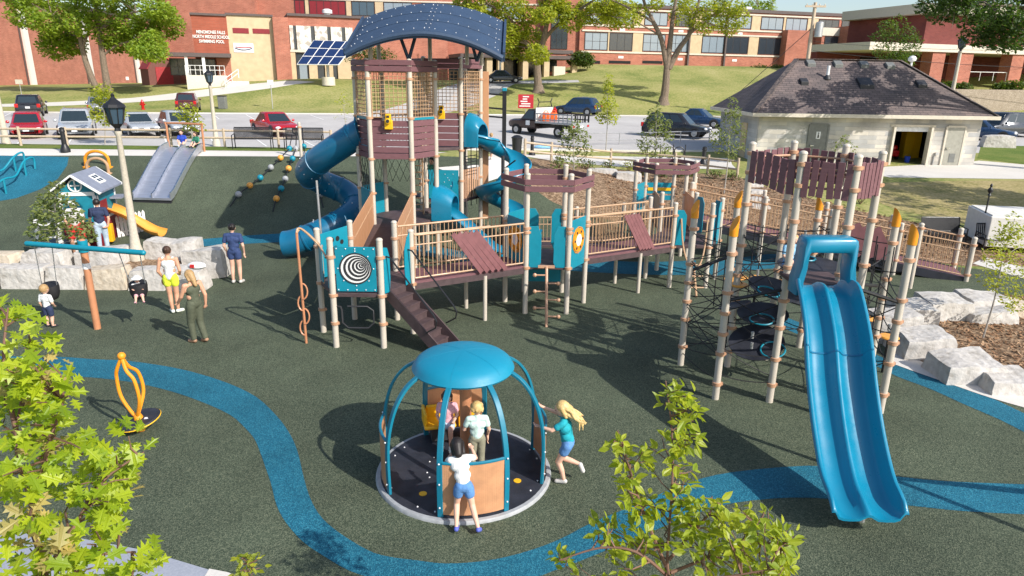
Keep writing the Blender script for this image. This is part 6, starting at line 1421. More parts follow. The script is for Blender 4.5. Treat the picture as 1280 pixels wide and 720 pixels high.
# dark flatbed work truck
TK = thing('flatbed_truck', 'dark flatbed work truck with stake sides and pale headboard', 'truck', (0, 0, 0))
b = MB(); rs = []
for y, k, zb, zt in [(.1, .98, .5, 1.15), (1.3, 1, .5, 1.15), (2.2, .97, .5, 1.12), (2.6, .9, .55, 1.02), (2.72, .82, .6, .9)]:
    w = .98*k; rs.append([(-w*.9, y, zb), (w*.9, y, zb), (w, y, zb+.1), (w, y, zt-.1), (w*.85, y, zt), (-w*.85, y, zt), (-w, y, zt-.1), (-w, y, zb+.1)])
b.rings(rs); b.rings([[(-.92, .1, 1.12), (.92, .1, 1.12), (.92, 1.5, 1.12), (-.92, 1.5, 1.12)], [(-.78, .16, 1.85), (.78, .16, 1.85), (.78, .85, 1.85), (-.78, .85, 1.85)]]); cb = b.build('cab', 'paint_brown', TK, smooth=35)
b = MB()
for sx in (-1, 1): b.hexa([(sx*.90, .3, 1.2), (sx*.90, 1.22, 1.2), (sx*.82, .82, 1.74), (sx*.82, .3, 1.74), (sx*.925, .3, 1.2), (sx*.925, 1.22, 1.2), (sx*.84, .82, 1.74), (sx*.84, .3, 1.74)])
b.hexa([(-.8, 1.44, 1.2), (.8, 1.44, 1.2), (.7, .93, 1.78), (-.7, .93, 1.78), (-.8, 1.47, 1.2), (.8, 1.47, 1.2), (.7, .96, 1.78), (-.7, .96, 1.78)]); b.build('cab_window', 'car_glass', cb, smooth=0)
b = MB(); b.box((-.99, .75, .9), (.03, .36, .32)); b.build('door_badge', 'white_plastic', cb, smooth=0)
b = MB(); b.box((0, -1.55, .98), (2.1, 3.2, .12)); b.box((0, -3.17, .75), (2.0, .08, .4)); b.build('flatbed', 'rim_grey', TK, smooth=0, bevel=.015)
b = MB(); b.box((0, .0, 1.5), (2.05, .06, .95)); b.build('headboard', 'white_wall', TK, smooth=0)
for sx in (-1, 1):
    b = MB()
    for k in range(9): b.box((sx*1.03, -.15-3.0*k/8, 1.32), (.05, .05, .58))
    for z in (1.2, 1.58): b.box((sx*1.055, -1.6, z), (.03, 3.1, .08))
    b.build('stake_side', 'black_metal' if sx > 0 else 'rim_grey', TK, smooth=0)
b = MB()
for k in range(7): b.box((-.96+.32*k, -3.12, 1.32), (.05, .05, .58))
b.box((0, -3.15, 1.58), (2.0, .03, .08)); b.build('tail_stakes', 'black_metal', TK, smooth=0)
b = MB()
for sx in (-.85, .85): b.tube([(sx, 0, 1.95), (sx*.8, 0, 2.35), (sx*1.0, 0, 2.6)], .04, 6)
b.tube([(-.7, 0, 2.35), (.7, 0, 2.35)], .035, 6); b.tube([(-.85, 0, 2.0), (.85, 0, 2.0)], .035, 6); b.build('ladder_rack', 'black_metal', TK)
for sx in (-1, 1):
    for y in (1.85, -1.95): b = MB(); b.lathe([(.2, -.12), (.38, -.12), (.40, 0), (.38, .12), (.2, .12)], (sx*.88, y, .40), (sx, 0, 0), 20); wo_ = b.build('wheel', 'tyre', TK); b = MB(); b.lathe([(.03, .12), (.2, .13), (.22, .11)], (sx*.88, y, .40), (sx, 0, 0), 14); b.build('rim', 'rim', wo_)
    b = MB(); b.box((sx*.85, -3.2, .82), (.22, .06, .14)); b.build('tail_light', 'lamp_red', TK, smooth=0); b = MB(); b.sphere((sx*.7, 2.66, .85), .15, 8, (1, .5, .7)); b.build('headlight', 'lamp_clear', TK)
b = MB(); b.box((0, -.6, .7), (.8, 4.6, .2)); b.build('chassis', 'black_metal', TK, smooth=0)
b = MB(); b.box((0, -3.26, .78), (.34, .03, .15)); b.build('licence_plate', 'white_plastic', TK, smooth=0)
tkp = at(676, 173, .3, 1.8); TK.location = tkp; TK.rotation_euler = (0, 0, Yf(140))
def on_truck(x, y, z): c, s_ = math.cos(Yf(140)), math.sin(Yf(140)); return Vector((tkp[0]+x*c-y*s_, tkp[1]+x*s_+y*c, tkp[2]+z))
mat('hivis', (.75, .12, .01), .5)
for i, (x, y, lab) in enumerate([(-.5, -.5, 'orange fuel can on the truck bed by the headboard, left'), (.15, -.7, 'orange fuel can on the truck bed, right of the other can')]):
    q = on_truck(x, y, 1.04); t = thing('fuel_can', lab, 'can', q, 0, 'orange cans on the truck'); b = MB(); b.box(q+V3(0, 0, .3), (.5, .42, .6)); b.build('body', 'hivis', t, bevel=.06); b = MB(); b.tube([q+V3(-.15, 0, .6), q+V3(-.1, 0, .72), q+V3(.1, 0, .72), q+V3(.15, 0, .6)], .03, 6); b.build('handle', 'hivis', t)
q = on_truck(1.0, -.15, 1.1); t = thing('fuel_can', 'tall red can standing at the corner of the truck headboard', 'can', q, 0, 'orange cans on the truck'); b = MB(); b.lathe([(.16, 0), (.16, .7), (.06, .8), (.06, .9)], q, n=12); b.build('body', 'lamp_red', t); b = MB(); b.cyl(q+V3(0, 0, .9), q+V3(0, 0, .97), .05, 8); b.build('cap', 'dark_plastic', t)
# ================================================================== STREET FURNITURE
def lamp(label, base, h, lean=0, pole='lamp_concrete', r=.11):
    t = thing('lamp_post', label, 'lamp post', base, 0, 'lantern lamp posts'); b = MB()
    b.lathe([(r*2.0, 0), (r*2.0, .25), (r*1.45, .45), (r*1.15, .8), (r*.75, h-.12), (r*1.0, h-.08), (r*1.0, h)], base, n=16); b.build('pole', pole, t)
    c = Vector(base)+U*h; b = MB(); b.lathe([(.09, 0), (.07, .08), (.14, .16), (.17, .2)], c, n=8); b.lathe([(.30, .62), (.26, .70), (.10, .82), (.04, .9), (.05, .95), (.002, 1.0)], c, n=8); 
    for k in range(8): a = k*math.pi/4; b.tube([c+V3(.17*math.cos(a), .17*math.sin(a), .2), c+V3(.26*math.cos(a), .26*math.sin(a), .64)], .014, 5)
    b.build('lantern', 'black_metal', t, smooth=20)
    b = MB(); b.lathe([(.155, .2), (.24, .63)], c, n=8); b.build('lantern_glass', 'window_blue', t, smooth=0)
lb = G(172, 325, .42); lamp('tall lantern lamp post standing in the stone planter', lb, 3.62, r=.095)
lb = GT(271, 183); lamp('lantern lamp post beside the top of the bank slide', lb, 3.45, r=.11)
lb = AT(1190, 118, 46); lb.z = hz(lb.x, lb.y); lamp('lantern lamp post behind the stone garage roof', lb, AT(1200, 64, 46).z-lb.z, r=.13)
p = GT(8, 180); t = thing('pole', 'plain pale pole at the left edge of the photo', 'pole', p); b = MB(); b.lathe([(.2, 0), (.14, .4), (.10, 3.6), (.1, 3.7)], p, n=14); b.build('shaft', 'lamp_concrete', t); b = MB(); b.lathe([(.2, 0), (.26, .3), (.05, .5)], p+V3(0, 0, 3.7), n=8); b.build('head', 'black_metal', t)
def bollard(label, base, h, r=.085):
    t = thing('bollard', label, 'bollard', base, 0, 'black bollards'); b = MB(); b.lathe([(r*2.3, -.02), (r*2.3, .08), (r*1.7, .2), (r*1.25, .3)], base, n=16); b.build('base', 'black_metal', t)
    b = MB(); b.lathe([(r*1.2, .3), (r*1.05, h*.8), (r*1.3, h*.82), (r*1.3, h*.87), (r*1.1, h*.9), (r*1.15, h*.97), (r*.8, h), (.002, h+.02)], base, n=16); b.build('shaft', 'black_metal', t)
bollard('black bollard on the walk in front of the silver suv', GT(82, 189.5), 1.0)
bollard('black bollard beside the litter bin near the truck', GT(665, 194), 1.1)
bollard('black bollard by the left wall of the stone garage', GT(879, 206), 1.0, .11)
def fence(label, pts, name='rail_fence', rails=(.45, .85), h=1.0, m='wood_post', grp=None, r=.06, rr=.05, sp=None):
    t = thing(name, label, 'fence', pts[len(pts)//2], 0, grp); b = MB()
    for p in pts:
        q = MB(); q.tube([p-V3(0, 0, .1), p+V3(0, 0, h)], r, 8); q.build('fence_post', m, t)
    for z in rails:
        q = MB(); q.tube([p+V3(0, -.0, z) for p in pts], rr, 7); q.build('rail', m, t)
P = [GT(px, 189.0) for px in (-60, -14, 48, 117, 187, 258, 330, 400)]; P = [V3(p.x, p.y+2.0, hz(p.x, p.y+2.0)) for p in P]
fence('long weathered split rail fence along the front of the parked cars', P, rails=(.42, .75), h=.85)
P = [GT(px, py) for px, py in ((656, 200), (689, 203), (763, 208), (843, 214), (884, 217), (921, 222))]
fence('split rail fence above the upper mulch bed', P, rails=(.4, .78), h=.95, r=.065)
P = [GT(px, py) for px, py in ((702, 182), (774, 181), (850, 179), (886, 178))]
fence('low galvanised pipe rail along the kerb before the parked vehicles', P, 'pipe_rail', rails=(.32, .78), h=.8, m='galvanised', r=.035, rr=.03)
def bench(label, px0, px1, py, back=1.0, n=34, rot=None, m='black_metal', grp='black slatted benches'):
    a, c_ = GT(px0, py), GT(px1, py); z = max(a.z, c_.z); a.z = c_.z = z; d = (c_-a).normalized(); nn = Vector((-d.y, d.x, 0)); L = (c_-a).length; t = thing('park_bench', label, 'bench', (a+c_)/2, 0, grp)
    b = MB()
    for k in range(n+1): p = a+d*(L*k/n)+nn*.45; b.beam(p+U*.45, p+U*.92+nn*.1, .035, .015, up=nn)
    b.tube([a+nn*.45+U*.45, c_+nn*.45+U*.45], .02, 6); b.tube([a+nn*.56+U*.93, c_+nn*.56+U*.93], .024, 6); b.build('backrest', m, t, smooth=0)
    b = MB()
    for k in range(n+1): p = a+d*(L*k/n); b.beam(p+U*.45, p+nn*.45+U*.45, .03, .015)
    b.build('seat', m, t, smooth=0)
    for p in (a, c_): b = MB(); b.tube([p+nn*.02, p+nn*.02+U*.62, p+nn*.5+U*.66, p+nn*.52+U*.45], .022, 6); b.tube([p+nn*.5, p+nn*.47+U*.5], .022, 6); b.build('leg', m, t)
bench('black slatted bench before the red sedan, left of two', 291, 339, 187); bench('black slatted bench before the red sedan, right of two', 356, 403, 187.5)
bench('black slatted bench behind the end of the long ramp', 1158, 1206, 308); bench('black slatted bench just right of the ramp end post', 1228, 1262, 317, n=14)
p = GT(646, 193); t = thing('litter_bin', 'black slatted litter bin beside the bollard near the truck', 'bin', p); b = MB(); b.lathe([(.25, .05), (.30, .9), (.27, .9), (.22, .1)], p, n=20); b.build('body', 'black_metal', t); b = MB(); b.lathe([(.32, .9), (.34, .96), (.15, 1.08), (.002, 1.1)], p, n=20); b.build('lid', 'black_metal', t)
p = AT(630, 181, 31); p.z = hz(p.x, p.y); t = thing('barrier_gate', 'black barrier post with teal cap and three rails by the spiral slide', 'gate', p); hgt = (AT(630, 114, p.y).z-p.z); b = MB(); b.box(p+V3(0, 0, hgt/2), (.18, .18, hgt)); b.build('gate_post', 'black_metal', t, smooth=0); b = MB(); b.box(p+V3(0, 0, hgt+.07), (.20, .20, .14)); b.build('cap', 'teal_panel', t, smooth=0, bevel=.02)
for z in (.60, .73, .94): b = MB(); b.beam(p+V3(0, 0, hgt*z), p+V3(-1.5, .2, hgt*z+.10), .07, .07); b.build('rail', 'black_metal', t, smooth=0)
p = GT(832, 200); t = thing('bike_rack', 'black bicycle rack of linked hoops beside the garage walk', 'bike rack', p)
for k in range(4): b = MB(); b.tube([p+V3(-.9+.55*k+.3*math.cos(q), 0, .45+.32*math.sin(q)) for q in np.linspace(0, 6.28, 17)[:-1]], .03, 6, closed=True); b.build('hoop', 'black_metal', t)
for x in (-1.1, -.35, .4, 1.1): b = MB(); b.tube([p+V3(x, 0, -.05), p+V3(x, 0, .9)], .03, 6); b.build('rack_post', 'black_metal', t)
p = GT(179, 137); t = thing('fire_hydrant', 'red fire hydrant on the lawn kerb', 'hydrant', p); b = MB(); b.lathe([(.2, 0), (.2, .06), (.14, .08), (.14, .62), (.19, .64), (.19, .7), (.15, .72), (.10, .85), (.05, .88), (.05, .95), (.002, .96)], p, n=14); b.build('body', 'lamp_red', t)
for d in ((1, 0, 0), (-1, 0, 0), (0, -1, 0)): b = MB(); b.lathe([(.07, .1), (.07, .2), (.09, .2), (.09, .25), (.002, .26)], p+V3(0, 0, .5), d, 10); b.build('outlet', 'lamp_red', t)
p = GT(279, 136); t = thing('waste_container', 'dark grey litter container on the lawn beside the lamp post', 'bin', p); b = MB(); b.box(p+V3(0, 0, .6), (.75, .6, 1.2)); b.build('body', 'door_grey', t, bevel=.03); b = MB(); b.box(p+V3(0, 0, 1.26), (.8, .65, .1)); b.build('lid', 'window_frame', t, bevel=.03)
def sign(label, px, pb, pt_, w, hh, m, txt=0):
    p = GT(px, pb); zt = AT(px, pt_, p.y).z; t = thing('sign', label, 'sign', p); b = MB(); b.tube([p-V3(0, 0, .1), V3(p.x, p.y, zt)], .04, 6); b.build('sign_post', 'galvanised', t); b = MB(); b.box((p.x, p.y-.06, zt-hh/2), (w, .05, hh)); s_ = b.build('sign_board', m, t, smooth=0)
    if txt:
        b = MB()
        for k in range(5): z = zt-hh*(.16+.17*k); b.box((p.x-w*.06*(k % 3), p.y-.09, z), (w*(.4, .3, .45, .6, .7)[k], .01, hh*.08))
        b.build('sign_lines', 'white_paint', s_, smooth=0)
sign('red information sign with rows of white lettering on the lawn', 657, 141, 118, 1.55, 1.35, 'sign_red', 1); sign('small white sign on a post in the middle of the lawn', 341, 136, 100, .6, .5, 'white_paint'); sign('small pale sign on a post beside the brick hall', 27, 118, 99.5, .8, .5, 'cream_trim')
# solar tracker
p = GT(411, 107); t = thing('solar_panel', 'tilted blue solar panel on a pole with round concrete foot', 'solar panel', p); b = MB(); b.lathe([(.75, 0), (.75, .95), (.002, .95)], p, n=18); b.build('foot', 'cream_trim', t); zt = AT(410, 70, p.y).z; b = MB(); b.cyl(p, V3(p.x, p.y, zt), .17, 10); b.build('mast', 'galvanised', t)
q = [AT(*c, p.y+dy) for c, dy in (((371, 80.5), -1.6), ((423, 81), -1.6), ((446, 52), 1.6), ((392, 50), 1.6))]; n_ = (q[1]-q[0]).cross(q[3]-q[0]).normalized(); b = MB(); b.hexa([v-n_*.1 for v in q]+q); pn = b.build('frame', 'white_paint', t, smooth=0); b = MB()
def bil(u, v): return q[0].lerp(q[1], u).lerp(q[3].lerp(q[2], u), v)
for i in range(4):
    for j in range(3): u0, v0, e = i/4+.012, j/3+.015, .228; b.add([bil(u0, v0)+n_*.02, bil(u0+e, v0)+n_*.02, bil(u0+e, v0+.305)+n_*.02, bil(u0, v0+.305)+n_*.02], [(0, 1, 2, 3)])
b.build('solar_cells', 'solar_cell', pn, smooth=0)
# utility pole with transformer and guy wires
p = AT(1007, 95, 68); p.z = hz(p.x, p.y); t = thing('utility_pole', 'wooden utility pole with grey transformer behind the garage', 'utility pole', p); zt = AT(1016, 3, 68).z; b = MB(); b.lathe([(.22, 0), (.15, zt-p.z)], p, n=12); b.build('shaft', 'wood_post', t); top = V3(p.x, p.y, zt)
b = MB(); b.box(top-V3(0, .15, .35), (1.9, .12, .16)); b.build('crossarm', 'wood_post', t, smooth=0)
b = MB()
for x in (-.8, -.3, .35, .85): b.lathe([(.03, 0), (.06, .06), (.04, .14), (.002, .16)], top+V3(x, -.15, -.27), n=8)
b.build('insulator', 'cream_trim', t)
zc = AT(1018, 38, 68).z; c = V3(p.x+.55, p.y-.25, zc-.6); b = MB(); b.lathe([(.002, 0), (.36, .02), (.36, 1.25), (.28, 1.33), (.002, 1.36)], c, n=16); b.build('transformer', 'galvanised', t)
b = MB(); b.tube([top-V3(0, 0, 2.2), V3(p.x-8, p.y-1, p.z+1.0)], .03, 5); b.tube([top-V3(0, 0, 5.0), V3(p.x-5, p.y-1, p.z)], .03, 5); b.tube(sag(top-V3(-.4, 0, 4.2), V3(p.x+45, p.y+8, zt-4.8), .8, 14), .025, 5); b.tube(sag(top-V3(-.4, 0, 3.4), V3(p.x+60, p.y+30, zt-1.0), 1.0, 14), .02, 5); b.build('cable', 'black_metal', t)
p = AT(625.5, 60, 88); p.z = hz(p.x, p.y); t = thing('flagpole', 'white flagpole rising before the upper school windows', 'flagpole', p); b = MB(); b.lathe([(.14, 0), (.10, 6), (.06, 14)], p, n=10); b.build('shaft', 'white_paint', t); b = MB(); b.sphere(p+V3(0, 0, 14.1), .12, 10); b.build('ball', 'chrome', t)
p = AT(1136, 98, 60); p.z = hz(p.x, p.y); zt = AT(1137, 71, 60).z; t = thing('path_lamp', 'white path lamp with round hood beside the bushy tree', 'lamp post', p); b = MB(); b.lathe([(.10, 0), (.08, zt-p.z)], p, n=10); b.build('pole', 'white_paint', t); b = MB(); b.lathe([(.12, 0), (.3, .1), (.32, .3), (.2, .45), (.002, .5)], V3(p.x, p.y, zt-.4), n=14); b.build('head', 'white_paint', t)
# big pale block and slender black finial post at the right
g = G(1236, 303, .35); t = thing('concrete_planter', 'large smooth pale grey box planter at the right edge', 'planter', g); b = MB()
b.prism([(g.x-.1, g.y), (g.x+2.6, g.y-.6), (g.x+4.2, g.y+1.6), (g.x+.5, g.y+2.2)], (0, 0, .2), (1, 0, 0), (0, 1, 0), (0, 0, 1.05)); b.build('body', 'white_wall', t, smooth=0, bevel=.03); b = MB(); b.prism([(g.x, g.y+.1), (g.x+2.52, g.y-.5), (g.x+4.0, g.y+1.55), (g.x+.55, g.y+2.1)], (0, 0, 1.24), (1, 0, 0), (0, 1, 0), (0, 0, .05)); b.build('top', 'white_wall', t, smooth=0)
g = G(1223, 306, .1); t = thing('finial_post', 'thin black post with small ball finial by the pale planter', 'post', g); b = MB(); b.lathe([(.10, 0), (.03, .2), (.025, 1.75), (.06, 1.78), (.03, 1.84), (.085, 1.92), (.085, 1.98), (.03, 2.06), (.05, 2.12), (.002, 2.2)], g, n=10); b.build('shaft', 'black_metal', t); b = MB(); b.tube([g+V3(-.4, -.15, 0), g+V3(-.2, -.05, .35), g+V3(0, 0, .5)], .02, 5); b.tube([g+V3(.35, -.15, 0), g+V3(.18, -.05, .35), g+V3(0, 0, .5)], .02, 5); b.build('foot', 'black_metal', t)
g = GT(1246, 184); rock((g.x, g.y, g.z+.35), (2.2, .8, .9), R_(-8), 90, 'limestone', .05, 'stone_block', label='pale stone block lying right of the garage before the parked cars', cat='stone block')
t = thing('blue_tarp', 'small bright blue bundle on the grass beside the bollard', 'bundle', GT(677, 186)); p = t.location
b = MB(); b.sphere(p+V3(0, 0, .1), .4, 10, (1.2, .5, .35)); b.sphere(p+V3(.4, 0, .08), .25, 8, (1, .6, .35)); b.build('body', 'sky_cloth', t)

# ================================================================== TREES
def leaf_mesh(name, parent, P, S, m, up=.6, fold=.25, shape=None, rng=None, world=True, droop=0.0, dirs=None, mats=None, mi=None):
    # P: leaf positions (n,3), S: sizes; every leaf a small folded blade of its own
    rng = rng or np.random.default_rng(1); n = len(P)
    nrm = rng.normal(size=(n, 3)); nrm[:, 2] = np.abs(nrm[:, 2])+up*.7; nrm += np.array(S3)*up*1.3; nrm /= np.linalg.norm(nrm, axis=1)[:, None]
    d = rng.normal(size=(n, 3)) if dirs is None else dirs+rng.normal(size=(n, 3))*.35
    if droop: d[:, 2] -= droop
    d -= nrm*np.sum(d*nrm, axis=1)[:, None]; d /= np.linalg.norm(d, axis=1)[:, None]+1e-9; s = np.cross(nrm, d)
    shp = shape or [(0, 0, 0), (.45, .32, .08), (1, 0, -.05), (.45, -.32, .08)]
    faces0 = [(0, 1, 2), (0, 2, 3)] if shape is None else None
    k = len(shp); V = np.zeros((n, k, 3))
    for i, (a, b_, c_) in enumerate(shp): V[:, i] = P+(d*a+s*b_+nrm*c_*fold*4)*S[:, None]
    off = np.zeros(3); p = parent
    while p is not None: off += np.array(p.location); p = p.parent
    if world: V -= off
    me = bpy.data.meshes.new(name)
    if faces0: fs = [tuple(i*k+j for j in f) for i in range(n) for f in faces0]; rep = 2
    else:
        fs = []; h = k-1  # fan halves along the midrib: vertex 0 base, vertex m tip
        tip = max(range(k), key=lambda i: shp[i][0]); left = list(range(0, tip+1)); right = [0]+list(range(k-1, tip-1, -1))
        for i in range(n): fs.append(tuple(i*k+j for j in left)); fs.append(tuple(i*k+j for j in right[::-1]))
        rep = 2
    me.from_pydata(V.reshape(-1, 3).tolist(), [], fs)
    for x in ([m] if mats is None else mats): me.materials.append(MATS[x])
    if mi is not None: me.polygons.foreach_set('material_index', np.repeat(mi, rep).astype(np.int32))
    o = bpy.data.objects.new(name, me); COL.objects.link(o); o.parent = parent; return o
def blobs(rng, centers, radii, n):
    c = np.array(centers); r = np.array(radii); w = (r.prod(axis=1))**(2/3); idx = rng.choice(len(c), n, p=w/w.sum())
    v = rng.normal(size=(n, 3)); v /= np.linalg.norm(v, axis=1)[:, None]; rad = rng.uniform(.25, 1, n)**.5
    return c[idx]+v*r[idx]*rad[:, None]
def branching(b, p, d, L, r, depth, rng, tips, spread=.6, k=(2, 3), shrink=.72):
    n = 4; pts = [p]; q = p.copy(); dd = d.copy()
    for i in range(n): dd = (dd+Vector(rng.normal(size=3))*.10+U*.05).normalized(); q = q+dd*(L/n); pts.append(q.copy())
    b.tube(pts, [lerp(r, r*.62, i/n) for i in range(n+1)], 8 if r > .08 else 5)
    if depth == 0: tips.append(q); return
    for _ in range(int(rng.integers(k[0], k[1]+1))):
        v = Vector(rng.normal(size=3)); v = (dd+v*spread).normalized(); branching(b, q, v, L*shrink*rng.uniform(.8, 1.2), r*.6, depth-1, rng, tips, spread, k, shrink)
    if depth <= 2: tips.append(q)
def tree(label, base, trunkdirs, L, r, crown, n, size, m, seed, cat='tree', name='tree', depth=3, bark='bark', group='trees on the school lawn', spread=.65, extra=None, cr=None, limbs=None):
    rng = np.random.default_rng(seed); base = Vector(base); t = thing(name, label, cat, base, 0, group); b = MB(); tips = []
    if limbs:
        LP = []
        for pts, r0, r1 in limbs:
            q = spline([AT(x, y, base.y+dy) for x, y, dy in [p if len(p) == 3 else (*p, 0) for p in pts]], 4)
            if pts is limbs[0][0]: q[0] = base-U*.2
            b.tube(q, [lerp(r0, r1, i/(len(q)-1)) for i in range(len(q))], 10); LP += q
        for c, rr in extra:
            a = min(LP, key=lambda s_: (s_-c).length+max(0, s_.z-c.z)*.8); m_ = a.lerp(c, .5)+Vector(rng.normal(size=3))*.15+U*.1; b.tube([a, m_, c], [r*.16, r*.11, r*.05], 5)
            for _ in range(2): e_ = c+Vector(rng.normal(size=3))*rr[0]*.6; b.tube([m_, c.lerp(e_, .3), e_], [r*.08, r*.06, r*.03], 4)
    else:
        for d, l in trunkdirs: branching(b, base-U*.1, Vector(d).normalized(), l, r, depth, rng, tips, spread)
    b.lathe([(r*1.7, -.15), (r*1.25, .25), (r*1.0, .8)], base, n=12, caps=False) if r > .15 else None
    tk = b.build('trunk', bark, t)
    C_ = [tuple(p) for p in tips]; Rr = [tuple(np.array(cr or (L*.2,)*3)*rng.uniform(.6, 1.25)) for _ in tips]
    if extra:
        for c, rr in extra: C_.append(tuple(c)); Rr.append(tuple(rr) if isinstance(rr, tuple) else (rr,)*3)
    P = blobs(rng, C_, Rr, n)
    leaf_mesh('crown', t, P, size*rng.uniform(.6, 1.3, n), m, rng=rng); return t
# lawn trees
b1 = GT(128, 115)
def crownpts(px_list, Y, r, jitter=1.5, seed=0):
    rng = random.Random(seed); return [(AT(x, y, Y+rng.uniform(-jitter, jitter)*2), (r*rng.uniform(.75, 1.2), r*rng.uniform(.75, 1.2), r*rng.uniform(.55, .9))) for x, y in px_list]
Yt = b1.y
ex = crownpts([(30, 20), (45, 10), (60, 30), (72, 12), (75, 45), (90, 55), (100, 30), (70, 58), (110, 10), (125, 25), (150, 8), (160, 30), (140, 45), (150, 55), (178, 45), (186, 30), (192, 55), (188, 66), (196, 12), (206, 20), (208, 32), (176, 62), (90, -10), (130, -15), (60, -12), (170, -12), (198, -15), (20, -5), (110, -40), (160, -45), (60, -40)], Yt, 1.85, 2.2, 3)
tree('big twin trunked leafy tree before the brick hall', b1, [((-.22, -.1, 1), 5.5), ((.05, .1, 1), 6.0)], 7, .42, None, 27000, .38, 'leaf_mid', 21, extra=ex, limbs=[([(125, 113), (119, 107), (110, 85), (104, 65), (100, 45), (97, 20), (92, -10)], .42, .14), ([(136, 115), (133, 100), (129, 75), (124, 37), (120, 10), (119, -30)], .46, .15), ([(103, 60), (112, 35), (116, 15)], .16, .08), ([(100, 45), (85, 30), (65, 20)], .15, .06), ([(124, 37), (145, 25), (170, 15), (195, 10)], .2, .07), ([(128, 70), (150, 55), (180, 50)], .14, .06)])
b2 = GT(673, 115); Yt = b2.y
ex = crownpts([(578, 8), (592, 18), (610, 10), (605, 30), (625, 25), (632, 45), (640, 60), (650, 40), (655, 65), (665, 50), (660, 20), (680, 20), (640, 5), (700, 10), (690, 5), (715, 25), (730, 12), (745, 20), (760, 8), (770, 20), (600, -15), (650, -20), (700, -20), (750, -15), (672, 68), (575, 22)], Yt, 1.7, 2.0, 4)
tree('big broad leafy tree behind the red information sign', b2, [((-.02, 0, 1), 5.5)], 7, .50, None, 20000, .36, 'leaf_yellow', 22, extra=ex, limbs=[([(673, 115), (672, 95), (672, 78), (678, 55), (683, 30), (683, 5), (680, -20)], .50, .18), ([(672, 80), (662, 60), (648, 40), (635, 20), (610, 5)], .26, .08), ([(679, 52), (690, 38), (712, 20), (735, 5), (755, -8)], .26, .08), ([(660, 55), (640, 48), (615, 30)], .14, .06), ([(700, 28), (730, 20), (765, 15)], .13, .05)])
b3 = GT(829, 130); Yt = b3.y
ex = crownpts([(755, 5), (765, 20), (785, 8), (800, 15), (790, 25), (820, 5), (845, 20), (860, 8), (870, 25), (885, 12), (895, 30), (905, 18), (915, 10), (880, 35), (900, 5), (850, 0), (800, -15), (840, -20), (880, -15), (920, -10), (760, -12), (925, 22), (912, 36)], Yt, 1.15, 1.6, 5)
tree('tall open crowned tree with forked grey trunk on the lawn', b3, [((-.03, 0, 1), 4.2)], 6, .46, None, 7500, .30, 'leaf_yellow', 27, extra=ex, limbs=[([(829, 130), (832, 108), (834, 82), (838, 50), (841, 22), (846, -5)], .48, .13), ([(833, 82), (827, 50), (816, 26), (806, 5), (800, -18)], .30, .11), ([(836, 86), (848, 62), (862, 42), (869, 18), (877, -10)], .34, .12), ([(817, 28), (801, 18), (782, 8), (765, 0)], .15, .06), ([(862, 42), (880, 27), (898, 14), (912, 5)], .18, .06), ([(826, 45), (800, 30), (780, 22)], .10, .04)])
b4 = V3(0, 0, 0); b4 = AT(1117, 85, 66); b4.z = hz(b4.x, b4.y); Yt = 66
ex = crownpts([(1100, 48), (1110, 35), (1122, 30), (1135, 42), (1140, 52), (1118, 50), (1105, 65), (1125, 68), (1138, 66), (1115, 75), (1130, 78)], Yt, .95, .6, 6)
tree('dense round green tree rising behind the garage roof', b4, [((.0, 0, 1), 2.0)], 3, .16, None, 5000, .22, 'leaf_bush', 24, extra=ex, cr=(.7, .7, .6))
b5 = V3(33.5, 37, hz(33.5, 37)); Yt = 37
ex = crownpts([(1165, 8), (1180, 14), (1195, 5), (1210, 18), (1225, 8), (1235, 28), (1250, 15), (1265, 30), (1275, 12), (1290, 25), (1240, 45), (1258, 46), (1275, 50), (1225, 42), (1200, -10), (1240, -15), (1280, -15), (1310, 0)], Yt, .95, 1.6, 7)
tree('dark green tree reaching in from the upper right corner', b5, [((-.05, 0, 1), 5.2)], 4.2, .34, None, 9000, .20, 'leaf_dark', 25, extra=ex, limbs=[([(1400, 215), (1405, 130), (1395, 60), (1380, 0), (1370, -60)], .36, .15), ([(1396, 60), (1340, 30), (1280, 10), (1215, 5)], .17, .05), ([(1385, 10), (1320, -20), (1260, -30)], .14, .05), ([(1398, 70), (1340, 50), (1270, 40)], .12, .04)])
# distant treetops above the school roof
for k, (px, py, w) in enumerate(((945, 6, 22), (1205, 4, 10), (965, 12, 6))[:1]):
    b6 = AT(px, 60, 150); b6.z = 7; ex = crownpts([(px-8, 8), (px, 6), (px+9, 9), (px+16, 11)], 150, 1.6, .8, 9); tree('distant treetop just showing above the school roof', b6, [((0, 0, 1), 6)], 4, .3, None, 1500, .5, 'leaf_mid', 26, extra=ex, group=None)
